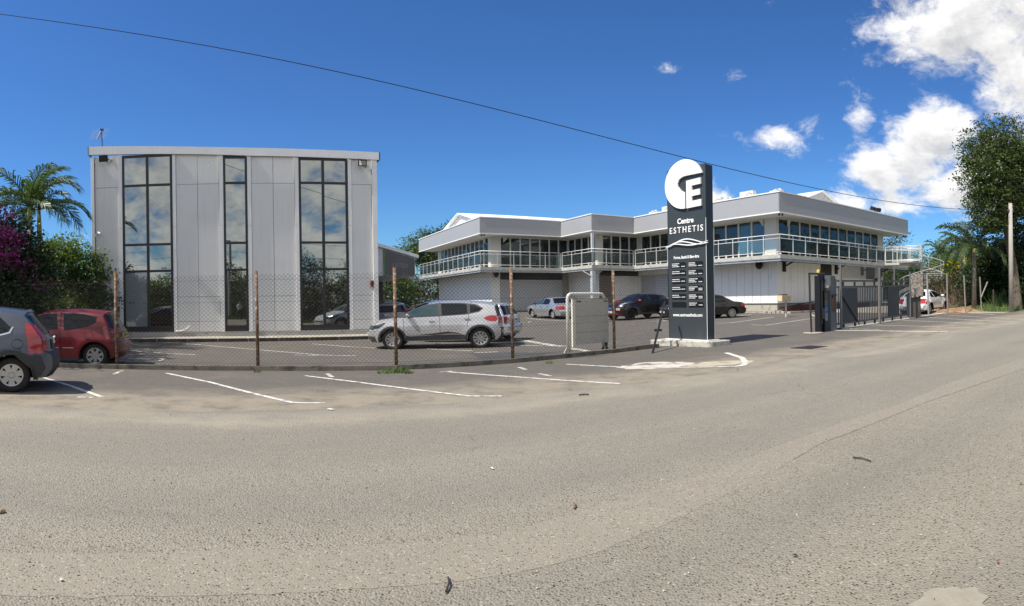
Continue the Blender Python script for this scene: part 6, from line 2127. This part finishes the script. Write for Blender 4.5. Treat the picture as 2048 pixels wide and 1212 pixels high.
def branchy(name, label, loc, trunk, blobs, n, per, spread, leaf, wid, m, group=None, tr=0.25, limbs=9, up=0.4):
    t = thing(name, label, 'tree', loc, 0, group)
    link('crown', leaf_mesh('crown', clumps(blobs, n, per, spread, 0.6), leaf, wid, m, up), t)
    mb = MB().tube(trunk, [tr * (1 - 0.55 * i / (len(trunk) - 1)) for i in range(len(trunk))], 10)
    T = Vector(trunk[-1])
    for k in range(limbs):
        b = blobs[k % len(blobs)]
        e_ = Vector((b[0] + rng.normal() * b[3] * .35, b[1] + rng.normal() * b[4] * .35, b[2] + rng.normal() * b[5] * .3))
        s_ = Vector(trunk[-2]).lerp(T, rng.random())
        mdl = s_.lerp(e_, 0.5) + Vector((rng.normal() * .3, rng.normal() * .3, .3))
        mb.tube([s_, mdl, e_], [tr * .38, tr * .24, tr * .08], 6)
    mb.build('trunk', M_bark, t)
    return t


def frond_mesh(L, phi0, droop, leaf, m, n=42, seed=0):
    r = np.random.default_rng(seed)
    mb = MB()
    s = np.linspace(0, 1, 22)
    phi = phi0 - droop * s ** 1.35
    ds = L / 21
    xs = np.concatenate([[0], np.cumsum(np.cos(phi[:-1]) * ds)])
    zs = np.concatenate([[0], np.cumsum(np.sin(phi[:-1]) * ds)])
    rk = [(xs[i], 0, zs[i]) for i in range(22)]
    mb.tube(rk, [0.032 * (1 - .85 * q) + .003 for q in s], 5)
    for k in range(n):
        f = 0.14 + 0.85 * k / (n - 1)
        x, z, ph = np.interp(f, s, xs), np.interp(f, s, zs), np.interp(f, s, phi)
        l = leaf * (0.35 + 1.0 * math.sin(math.pi * min(1, 0.12 + 0.80 * f)) ** 0.8) * (1 + .12 * r.normal())
        fwd = Vector((math.cos(ph), 0, math.sin(ph)))
        nrm = Vector((-math.sin(ph), 0, math.cos(ph)))
        for sd in (1, -1):
            a = R(50 - 28 * f) + .1 * r.normal()
            dr = (fwd * math.cos(a) + Vector((0, sd, 0)) * math.sin(a) + nrm * (0.30 + .12 * r.normal())).normalized()
            b = Vector((x, 0, z))
            m1 = b + dr * l * .5
            tip = b + dr * l * .92 + Vector((0, 0, -l * (.30 + .12 * r.random())))
            wv = fwd * 0.034
            mb.add([b - wv * .5, b + wv * .5, m1 + wv, m1 - wv, tip], [(0, 1, 2, 3), (3, 2, 4)])
    return mb.mesh('frond', m, fix=False)


FR = [frond_mesh(2.6, R(75), R(80), .62, M_frond, seed=1), frond_mesh(2.6, R(55), R(105), .62, M_frond, seed=2), frond_mesh(2.5, R(32), R(100), .60, M_frond, seed=3), frond_mesh(2.3, R(8), R(80), .55, M_frond, seed=4)]
FRL = [frond_mesh(2.6, R(70), R(85), .62, M_frondl, seed=5), frond_mesh(2.5, R(45), R(110), .6, M_frondl, seed=6), frond_mesh(2.3, R(15), R(95), .55, M_frondl, seed=7)]


def palm(label, loc, h, sc_=1.0, shaft=0.9, lean=0.0, nf=15, fr=FR, tr=0.10, seed=0, group='palm trees', yaw=None):
    r = np.random.default_rng(seed)
    t = thing('palm_tree', label, 'palm tree', loc, 0, group)
    top = Vector((lean, lean * .3, h))
    MB().tube([(0, 0, 0), (lean * .3, 0, h * .45), tuple(top)], [tr * 1.35, tr, tr * .85], 10).build('trunk', M_palmb, t, smooth=True)
    c = top
    if shaft:
        c = top + Vector((0, 0, shaft))
        MB().tube([tuple(top), tuple(top + Vector((0, 0, shaft * .4))), tuple(c)], [tr * 1.0, tr * .95, tr * .55], 10).build('crownshaft', M_shaft, t, smooth=True)
    for k in range(nf):
        tier = k / nf
        me = fr[min(len(fr) - 1, int(tier * len(fr)))]
        o = link('frond', me, t, c, (r.normal() * .12, r.normal() * .10, k * 2.399 + r.normal() * .2 + (yaw or 0)))
        q = sc_ * (1 + .1 * r.normal())
        o.scale = (q, q, q)
    return t


# left: palms, bougainvillea, hedge
p = at(80, 22.8)
palm('palm with a pale green crownshaft beside the grey office', p, 4.3, 0.82, 1.25, 0.0, 15, FR, 0.105, 3, yaw=0.3)
p = at(58, 21.0)
palm('palm at the far left rising out of the purple bougainvillea', p, 4.75, 0.86, 0.6, 0.05, 13, FR, 0.10, 8, yaw=1.1)
p = at(125, 25.5)
shrub('leafy_hedge', 'tall bright green leafy hedge against the left side of the office', 'hedge', p,
      [(0, 0, 3.0, 1.25, 1.2, 1.75), (1.05, .5, 2.6, .9, 1, 1.8), (-1.1, -.2, 2.9, 1.0, 1, 1.6), (0.2, -.4, 1.2, 1.6, 1, 1.3), (-.5, .3, 4.0, .8, .8, .6)], 1500, 14, .22, .15, .55, M_lf, 8)
p = at(30, 18.6)
bg_ = shrub('bougainvillea', 'dark bougainvillea covered in magenta flowers at the left edge', 'shrub', p,
            [(0, 0, 3.3, .95, 1, 1.3), (-1.2, 0, 3.3, 1.2, 1, 1.6), (.35, .1, 2.2, .9, .9, 1.5), (-1, 0, 1.6, 1.3, 1, 1.6), (.6, .5, 2.4, .45, .7, 1.1)], 1300, 13, .2, .13, .6, M_lfd, 6)
tag(link('flowers', leaf_mesh('flowers', clumps([(-.05, -.55, 3.5, .75, .45, .75), (.35, -.5, 3.25, .45, .4, .55), (-1.2, -.3, 4.2, 1.0, .8, .9), (.6, -.1, 2.75, .3, .3, .3), (.95, .3, 2.3, .2, .3, .25)], 420, 16, .13, .075, 0.7), .085, .8, M_pur, 0.3), bg_), kind='stuff')
p = at(70, 26)
shrub('dark_shrub', 'dark undergrowth behind the red hatchback, left of the office', 'shrub', p, [(-2.5, 0, 1.6, 2.0, 1, 1.8), (0, .4, 1.7, 1.8, 1, 1.9), (2.3, .6, 1.5, 1.6, .9, 1.7)], 800, 16, .26, .17, .5, M_lfd, 8)
for px, D, lab, m in [(140, 21.8, 'pale straggly bush just behind the red hatchback roof', M_lfo), (66, 20.0, 'yellow-green straggly bush left of the palm trunk', M_lf)]:
    p = at(px, D)
    shrub('straggly_bush', lab, 'shrub', p, [(0, 0, 1.3, .55, .4, .6), (.3, 0, 1.9, .3, .3, .4)], 90, 10, .16, .11, .35, m, 5, M_twig, None, .015)
# trees out of frame on the left that shade the two cars there
branchy('shade_tree', 'broad tree over the left parking bays beyond the picture edge', (-17.6, 8.2, 0), [(0, 0, 0), (.2, 0, 2.5), (.3, .2, 5)], [(1.0, .6, 7.6, 2.6, 2.9, 1.9), (.2, -1, 6.8, 2.2, 2.2, 1.6), (1.2, 2.2, 8.2, 2.0, 2.0, 1.5), (1.8, 0.2, 9.2, 1.6, 1.8, 1.2)], 900, 16, .3, .2, .5, M_lfd)

# middle gap: mango tree, dark hedge
p = at(866, 74)
branchy('mango_tree', 'spreading green tree behind the left wing of the clinic', p, [(1, 0, 0), (.8, 0, 3), (.5, 0, 5.5)],
        [(0, 0, 8.6, 3.6, 3.2, 2.2), (-2.2, -.5, 7.2, 2.2, 2, 1.7), (2.4, 0, 9.6, 2.6, 2.4, 2.0), (3.6, .5, 7.6, 2.5, 2.5, 2.4), (.5, -1, 6.2, 2.4, 2, 1.2)], 620, 22, .42, .34, .42, M_lfm, None, .4, 10)
p = at(830, 66)
shrub('dark_hedge', 'tall dark brown-green hedge between the office and the clinic', 'hedge', p,
      [(-4.5, 0, 2.2, 2.2, 1.5, 2.3), (-1.5, .5, 2.6, 2.2, 1.5, 2.5), (1.5, 0, 2.5, 2.2, 1.5, 2.3), (4.2, 0, 2.4, 2, 1.5, 2.2)], 900, 15, .35, .26, .5, M_lfb, 8, M_twig)
p = at(795, 62)
shrub('leafy_bush', 'bright green bush under the wing roof beside the carport', 'shrub', p, [(0, 0, 3.4, 1.3, 1, 1.3), (.9, 0, 2.4, 1.1, 1, 1.2)], 260, 14, .3, .24, .5, M_lf, 4)
p = at(775, 56)
shrub('leafy_bush', 'dark bush seen through the carport beside the office', 'shrub', p, [(0, 0, 1.7, 2.2, 1, 1.9)], 260, 14, .3, .24, .5, M_lfd, 4)

# right: small trees behind the clinic end, flowering hedge, palms, the big tree, undergrowth
p = at(1782, 62)
branchy('olive_tree', 'thin olive-green tree behind the right end of the clinic', p, [(0, 0, 0), (.3, 0, 3), (.2, 0, 5)], [(0, 0, 5.6, 2.0, 1.6, 2.4), (.8, 0, 7.6, 1.4, 1.2, 1.2), (-1, 0, 3.6, 1.8, 1.4, 1.8)], 230, 16, .35, .22, .4, M_lfo, None, .16, 7)
hedge_spots = [(1795, 70, 4.2), (1832, 69, 4.8), (1880, 66, 5.2)]
for i, (px, D, h) in enumerate(hedge_spots):
    p = at(px, D)
    shrub('green_hedge', ['dark green hedge behind the spiral staircase column', 'dark hedge below the spiral staircase', 'leafy green hedge right of the spiral staircase'][i], 'hedge', p,
          [(0, 0, h * .5, 2.0, 1.3, h * .52), (1.5, .3, h * .45, 1.6, 1.2, h * .45), (-1.5, .2, h * .4, 1.5, 1.2, h * .42)], 420, 14, .3, .24, .5, [M_lfd, M_lfd, M_lf][i], 5)
p = at(1915, 59)
fh = shrub('flowering_hedge', 'green hedge dotted with yellow trumpet flowers behind the white car', 'hedge', p,
           [(-1.2, .8, 3.6, 1.5, 1.2, 1.3), (.4, .2, 4.0, 1.5, 1.2, 1.2), (1.8, -.8, 3.7, 1.5, 1.2, 1.2), (3.0, -1.8, 3.4, 1.3, 1, 1.1)], 900, 14, .24, .17, .5, M_lf, 9, M_twig)
tag(link('flowers', leaf_mesh('flowers', clumps([(-.9, -.3, 3.6, 1.2, .4, .8), (.3, -.9, 4.2, 1.2, .4, .6), (1.8, -1.8, 3.9, 1.2, .4, .6)], 42, 5, .10, .09, 0.5), .16, .9, M_yel, 0.3), fh), kind='stuff')
p = at(1915, 42.5)
shrub('dry_thicket', 'brown dry thicket below the yellow-flowered hedge', 'shrub', p, [(-1.5, .9, 1.3, 1.0, .8, 1.4), (0, .4, 1.4, 1.3, .8, 1.5), (1.8, -.5, 1.2, 1.3, .8, 1.4)], 700, 13, .28, .18, .3, M_lfb, 22, M_twig, None, .02)
p = at(1955, 40.5)
shrub('dark_shrub', 'near-black shrub between the palm trunk and the utility pole', 'shrub', p, [(0, 0, 1.7, 1.7, 1, 1.8), (1.6, -.6, 1.8, 1.5, 1, 1.9), (3.2, -2, 2.0, 1.5, 1, 2.2)], 620, 14, .26, .19, .5, M_lfd, 6)
p = at(1948, 36.3)
palm('palm with a slanting trunk in front of the flowering hedge', p, 3.8, 1.0, 0.35, .12, 15, FRL, .13, 21, 'palm trees')
p = at(1922, 46)
palm('palm half hidden behind the yellow-flowered hedge', p, 4.2, .85, 0.3, 0, 13, FRL, .1, 23)
p = at(1880, 68)
palm('small palm above the hedge right of the spiral staircase', p, 5.6, .95, 0.3, 0, 12, FR, .1, 26)
p = at(1975, 41)
palm('palm squeezed between the trunk palm and the utility pole', p, 3.3, .9, 0.3, 0, 12, FRL, .1, 29)

for px, D, w_, h, lab, m in [(1800, 82, 9, 5.5, 'distant tree belt seen under the spiral staircase landing', M_lfd), (1900, 78, 10, 7.0, 'distant tree belt behind the flowering hedge and palms', M_lfm), (2010, 74, 9, 8.5, 'distant tree belt behind the utility pole', M_lfd)]:
    p = at(px, D)
    shrub('tree_belt', lab, 'trees', p, [(k * w_ / 3, -k * w_ / 5, h * .5 + (k % 2) * .5, w_ * .3, 2.2, h * .5) for k in (-2, -1, 0, 1, 2)], 700, 15, .45, .40, .5, m, 6)
bt = at(2010, 36.5)
branchy('big_tree', 'big dense tree towering over the utility pole on the right', bt, [(1.2, 0, 0), (1.0, .2, 3), (.5, .4, 6), (.3, .4, 8)],
        [(-.4, 0, 10.8, 2.4, 2.2, 1.6), (-1.8, -.2, 9.0, 1.7, 1.7, 1.6), (.8, 0, 9.6, 2.4, 2.2, 1.9), (-1.9, -.3, 7.2, 1.4, 1.4, 1.3), (.1, .2, 7.4, 2.2, 2, 1.4), (2.6, .4, 8.6, 2.2, 2.2, 2.8), (-2.3, -.4, 5.6, .9, .9, .7), (-.9, 0, 5.6, 1.0, 1.0, .7), (1.8, .2, 6.0, 1.4, 1.4, 1.2)],
        2500, 16, .20, .19, .45, leafmat('leaf_big_tree', (0.075, 0.108, 0.034), trans=0.28), None, .32, 18)
for px, D, zc, lab in [(2015, 42, 2.6, 'dark leafy tree behind the utility pole'), (2060, 39, 3.0, 'dark leafy tree at the right edge beside the road')]:
    p = at(px, D)
    branchy('dark_tree', lab, p, [(0, 0, 0), (0, .2, 1.5), (0, .3, 3)], [(0, 0, zc, 1.9, 1.6, 2.2), (1.1, 0, zc + 1.6, 1.5, 1.5, 1.4), (-1, .2, zc + 1, 1.2, 1.2, 1.5), (-.6, 0, 1.2, 1.6, 1.2, 1.2)], 620, 15, .26, .2, .5, M_lfd, None, .2, 6)

# grassy bank, earth mound, tall grass
M_grass = mat('verge_grass', (0.085, 0.125, 0.032), 0.85, 0, 0.3, 1.5, 0.5, 12, trans=0.0)
rows = []
for t_ in np.arange(30.5, 70, .8):
    row = []
    for k, n in enumerate(np.linspace(10.1, 24, 12)):
        t = t_ + (n - 10.1) * .95
        nn2 = n + (0.25 * math.sin(t * 1.3) + .15 * math.sin(t * 3.7)) * (k == 0)
        x, y = xy(t, nn2)
        row.append((x, y, gz(x, y) - .02 + 0.42 * (1 - math.exp(-max(0, n - 10.1) * .5)) * min(1, max(0, (t_ - 31) / 3)) + .05 * mnoise.noise((x, y, 0)) * (k > 0)))
    rows.append(row)
tag(MB().grid(rows).build('grass_bank', M_grass, fix=False, smooth=True), kind='structure')
V = []
for _ in range(900):
    n = rng.uniform(10.3, 17)
    t = rng.uniform(31.5, 62) + (n - 10.1) * .6
    x, y = xy(t, n)
    zz = gz(x, y) + 0.36 * (1 - math.exp(-(n - 10.1) * .5)) * min(1, max(0, (t - 31) / 3))
    th = CX + FH * math.atan2(x, y)
    tall = 1.25 if (n > 11.5 and th > 1985) else 0.45
    if th < 1990 and n > 12.5:
        continue
    V.append(blades('g', (x, y, zz - .03), 26, .3, tall * rng.uniform(.5, 1.1), None, .28, .014))
V = np.concatenate(V)
gr = link('grass', np_mesh('grass', V.reshape(-1, 3), np.arange(len(V) * 4).reshape(-1, 4), mat('grass_blade', (0.13, 0.19, 0.05), 0.7, 0, .2, 1, trans=.3, island=.35)))
tag(gr, 'tall bright green grass along the right verge', 'grass', kind='stuff')
M_earth = mat('red_earth', (0.22, 0.125, 0.065), 0.95, 0, .3, 1.5, .7, 9, dirt=(0.34, 0.25, 0.13), dscale=.8, dlo=.45, dhi=.65)
c0 = at(1932, 37.0)
rows = []
for i in range(15):
    row = []
    for j in range(40):
        u_, v_ = j / 39 * 2 - 1, i / 14 * 2 - 1
        a_ = R(6)
        x = c0.x + math.cos(TA) * u_ * 5.0 - math.sin(TA) * v_ * 1.7
        y = c0.y + math.sin(TA) * u_ * 5.0 + math.cos(TA) * v_ * 1.7
        hgt = max(0, 1 - u_ * u_) ** .7 * max(0, 1 - v_ * v_)
        row.append((x, y, gz(x, y) - .05 + hgt * (.24 + .2 * mnoise.noise((x * .8, y * .8, 1)) + .15 * mnoise.noise((x * 3, y * 3, 2)))))
    rows.append(row)
tag(MB().grid(rows).build('earth_mound', M_earth, fix=False, smooth=True), kind='structure')
# twigs and sticks standing in the dry thicket
mb = MB()
for _ in range(150):
    t = rng.uniform(-4.5, 4.0)
    x = c0.x + TX * t - TY * rng.uniform(.8, 2.6)
    y = c0.y + TY * t + TX * rng.uniform(.8, 2.6)
    z = gz(x, y)
    h = rng.uniform(.6, 2.1)
    q1 = Vector((x, y, z))
    q2 = q1 + Vector((rng.normal() * .35, rng.normal() * .35, h * .6))
    mb.tube([q1, q2, q2 + Vector((rng.normal() * .4, rng.normal() * .4, h * .4))], [.014, .010, .004], 4)
tag(mb.build('dry_twigs', M_twig, fix=False), 'bare brown twigs and stalks along the old fence', 'twigs', kind='stuff')
# branch lying at the kerb
b_ = MB().tube([seen(1975, 622) + Vector((0, 0, .03)), seen(1985, 617) + Vector((0, 0, .15)), seen(1994, 613) + Vector((0, 0, .22))], [.05, .06, .04], 7).build('fallen_branch', M_bark)
tag(b_, 'short fallen branch lying at the kerb left of the utility pole', 'branch')

# ------------------------------------------------------------------ the far side of the road, mirrored in the office windows
M_lfy = leafmat('leaf_cane', (0.085, 0.125, 0.03))
V = []
for _ in range(620):
    t = rng.uniform(-16, 14)
    n = rng.uniform(-9, -4.2)
    x, y = xy(t, n)
    V.append(blades('g', (x, y, -.02), 22, .35, rng.uniform(.25, .45) if n > -7 or t > 1 else rng.uniform(1.6, 3.4), None, .16, .02))
V = np.concatenate(V)
o = link('roadside_grass', np_mesh('roadside_grass', V.reshape(-1, 3), np.arange(len(V) * 4).reshape(-1, 4), M_lfy))
tag(o, 'tall cane grass across the road, mirrored in the office windows', 'grass', kind='stuff')
for (t, n, h, lab, m) in [(-7.5, -11, 5.2, 'leafy tree across the road mirrored in the left office window', M_lf), (-1.2, -13, 6.4, 'dense tree across the road mirrored in the middle office window', M_lfm),
                          (3.6, -17, 6.2, 'round tree across the road mirrored in the right office window', M_lf), (7.8, -15, 7.5, 'dark tree across the road mirrored at the right edge of the right window', M_lfd),
                          (-12, -12, 6.0, 'dark tree across the road beyond the left office window', M_lfd), (27, -9, 13, 'very tall tree across the road reflected in the right face of the clinic', M_lfm), (37, -10, 14, 'tallest tree across the road, reflected at the far end of the clinic', M_lfd), (17, -9, 12, 'tall leafy tree across the road reflected beside the clinic corner', M_lfm), (13, -16, 6.0, 'broad tree across the road reflected by the clinic', M_lfm), (66, -8, 15, 'tall roadside tree far along the road, nearest of the four there', M_lfd), (76, -7, 16, 'tall roadside tree far along the road, second of the four there', M_lfm), (87, -8, 16, 'tall roadside tree far along the road, third of the four there', M_lfd), (98, -7, 16, 'tall roadside tree far along the road, last of the four there', M_lfm), (10, 74, 13, 'tall tree behind the office reflected in the left wing of the clinic', M_lfd), (1, 66, 12, 'broad tree behind the office reflected at the back of the clinic', M_lfm), (20, -14, 7.0, 'tall tree across the road reflected by the clinic end windows', M_lfd)]:
    x, y = xy(t, n)
    branchy('roadside_tree', lab, (x, y, gz(x, y)), [(0, 0, 0), (.1, 0, h * .25), (0, .1, h * .5)], [(0, 0, h * .66, max(2.0, h * .27), max(1.9, h * .25), h * .3), (max(1.2, h * .2), .2, h * .5, max(1.5, h * .2), 1.5, h * .25), (-max(1.2, h * .2), 0, h * .5, max(1.5, h * .2), 1.5, h * .27), (0, 0, h * .3, max(1.9, h * .24), 1.6, h * .26)], 420, 14, .3, .24, .5, m, 'trees across the road', .2, 7)
x, y = xy(-1.0, -6.4)
pq = xy(-1, -10)
shrub('roadside_hedge', 'dense hedge across the road mirrored in the lower office windows', 'hedge', (pq[0], pq[1], 0), [(xy(t_, n_)[0], xy(t_, n_)[1], 1.9, 2.2, 1.6, 2.1) for t_, n_ in ((-13, 0), (-10, -.6), (-7, 0), (-4, -.5), (-1, .2), (2, -1.2), (5, -2), (8, -3), (11, -3.5))], 1700, 16, .32, .26, .5, M_lfo, 9)
x, y = xy(-1.0, -6.4)
u2 = thing('roadside_pole', 'utility pole across the road, mirrored in the middle office window', 'utility pole', (x, y, 0))
MB().tube([(0, 0, 0), (0, 0, 8.6)], [.16, .11], 10).build('pole', M_pole, u2)
MB().box(-.6, .6, -.05, .05, 8.0, 8.12).build('crossarm', M_gp, u2)
for zz, dz_ in ((8.1, 1.2), (6.6, .9)):
    pts = [Vector((*xy(t, -6.4 - .4 * (zz < 7)), zz - (dz_ * (1 - ((t + 1) / 22) ** 2) if False else dz_ * (1 - abs(((t + 1) % 44) / 22 - 1) ** 2)))) for t in np.linspace(-45, 43, 80)]
    tag(MB().tube(pts, .014, 4).build('roadside_wire', MATS['cable_black'], fix=False), 'black wire along the far side of the road, %s on its pole' % ('higher' if zz > 7 else 'lower'), 'wire')

# ------------------------------------------------------------------ small litter on the road
M_stick = mat('stick_dark', (0.035, 0.03, 0.03), 0.8, var=.3, scale=9)
for a, b, r_, lab, m in [((892, 1188), (896, 1158), .006, 'short dark stick lying upright in view in the near road', M_stick), ((1148, 1020), (1147, 1008), .006, 'tiny grey stub on the road left of the asphalt strip', MATS['dry_twig']),
                         ((1706, 917), (1742, 925), .007, 'thin dark twig lying on the road on the right', M_stick), ((1158, 792), (1178, 791), .012, 'black scrap of cable on the far road edge', M_stick)]:
    A, B = seen(*a), seen(*b)
    mdl = A.lerp(B, .5) + Vector((.01, .0, .006))
    A.z += r_ + .006
    B.z += r_ + .006
    mdl.z += r_ + .006
    o = MB().tube([A, mdl, B], [r_, r_ * .9, r_ * .8], 6).build('stick', m)
    tag(o, lab, 'stick')
for px, py, s_, c, lab in [(661, 820, .05, (.7, .7, .68), 'white scrap of paper on the road edge'), (1996, 1128, .012, (.20, .08, .04), 'small red-brown leaf on the near road at the right'), (2042, 970, .014, (.2, .09, .05), 'small brown leaf at the right edge of the road'),
                            (1590, 1115, .016, (.03, .03, .03), 'small dark pebble on the near road at the right'), (123, 1163, .013, (.5, .48, .42), 'pale pebble on the near road at the left'), (985, 939, .02, (.55, .54, .52), 'pale crumb of litter in mid road'), (4, 1026, .03, (.14, .08, .03), 'brown leaf on the road at the left edge')]:
    p = seen(px, py)
    o = MB().add([(-s_, -s_ * .5, .004), (s_ * .8, -s_ * .6, .006), (s_, s_ * .4, .012), (-s_ * .7, s_ * .6, .008), (0, 0, .02)], [(0, 1, 4), (1, 2, 4), (2, 3, 4), (3, 0, 4), (3, 2, 1, 0)]).build('scrap', mat('scrap_%d' % px, c, .8), None, p + Vector((0, 0, .005)), (0, 0, rng.uniform(0, 6)))
    tag(o, lab, 'litter')
V = []
for px, py in [(rng.uniform(0, 2048), rng.uniform(770, 1200)) for _ in range(700)]:
    p = seen(px, py)
    V.append((p.x, p.y, p.z + .006))
C_ = np.array(V)
o = link('loose_grit', leaf_mesh('loose_grit', C_ + rng.normal(size=C_.shape) * np.array([.1, .1, .001]), .016, .8, mat('grit', (.27, .24, .19), .9, island=.4), .9))
tag(o, 'loose grit scattered over the road', 'grit', kind='stuff')

# ------------------------------------------------------------------ the photographer, mirrored in the middle window
ph = thing('person', 'person in pale shirt and dark trousers holding a phone, mirrored in a window', 'person', (0.10, -0.52, 0), 0)
J = [(0, 0, .95), (0, 0, 1.15), (0, 0, 1.36), (0, .01, 1.48), (0, .03, 1.56), (0, .03, 1.66), (0, .02, 1.74),
     (.19, 0, 1.40), (.26, .10, 1.18), (.10, .30, 1.38), (.05, .36, 1.44), (-.19, 0, 1.40), (-.26, .10, 1.18), (-.14, .30, 1.38), (-.16, .36, 1.44),
     (.10, 0, .88), (.12, .02, .48), (.13, -.02, .08), (.14, .13, .03), (-.10, 0, .88), (-.12, .02, .48), (-.13, -.02, .08), (-.14, .13, .03)]
Eg = [(0, 1), (1, 2), (2, 3), (3, 4), (4, 5), (5, 6), (2, 7), (7, 8), (8, 9), (9, 10), (2, 11), (11, 12), (12, 13), (13, 14), (0, 15), (15, 16), (16, 17), (17, 18), (0, 19), (19, 20), (20, 21), (21, 22)]
Rd = [.15, .14, .155, .06, .075, .095, .06, .065, .048, .036, .035, .065, .048, .036, .035, .095, .065, .045, .04, .095, .065, .045, .04]
pm_ = bpy.data.meshes.new('body')
pm_.from_pydata(J, Eg, [])
po = link('body', pm_, ph)
md = po.modifiers.new('skin', 'SKIN')
for i, v in enumerate(pm_.skin_vertices[0].data):
    v.radius = (Rd[i], Rd[i] * (.75 if i < 3 else 1))
    v.use_root = i == 0
po.modifiers.new('sub', 'SUBSURF').levels = 2
bpy.context.view_layer.update()
bm_ = bpy.data.meshes.new_from_object(po.evaluated_get(bpy.context.evaluated_depsgraph_get()))
po.modifiers.clear()
po.data = bm_
bm_.materials.clear()
for m in (mat('skin', (.42, .26, .18), .6), mat('shirt', (.55, .55, .54), .85), mat('trousers', (.03, .035, .05), .9), mat('hair', (.03, .02, .015), .7), mat('shoe', (.04, .035, .03), .6)):
    bm_.materials.append(m)
for f in bm_.polygons:
    c = f.center
    f.use_smooth = True
    f.material_index = 4 if c.z < .09 else 2 if c.z < .98 else 3 if (c.z > 1.70 or (c.z > 1.60 and c.y < .0)) else 0 if (c.z > 1.49 or c.y > .17) else 1
MB().box(-.115, .015, .395, .405, 1.40, 1.47).build('phone', mat('phone_black', (.02, .02, .02), .3), ph)
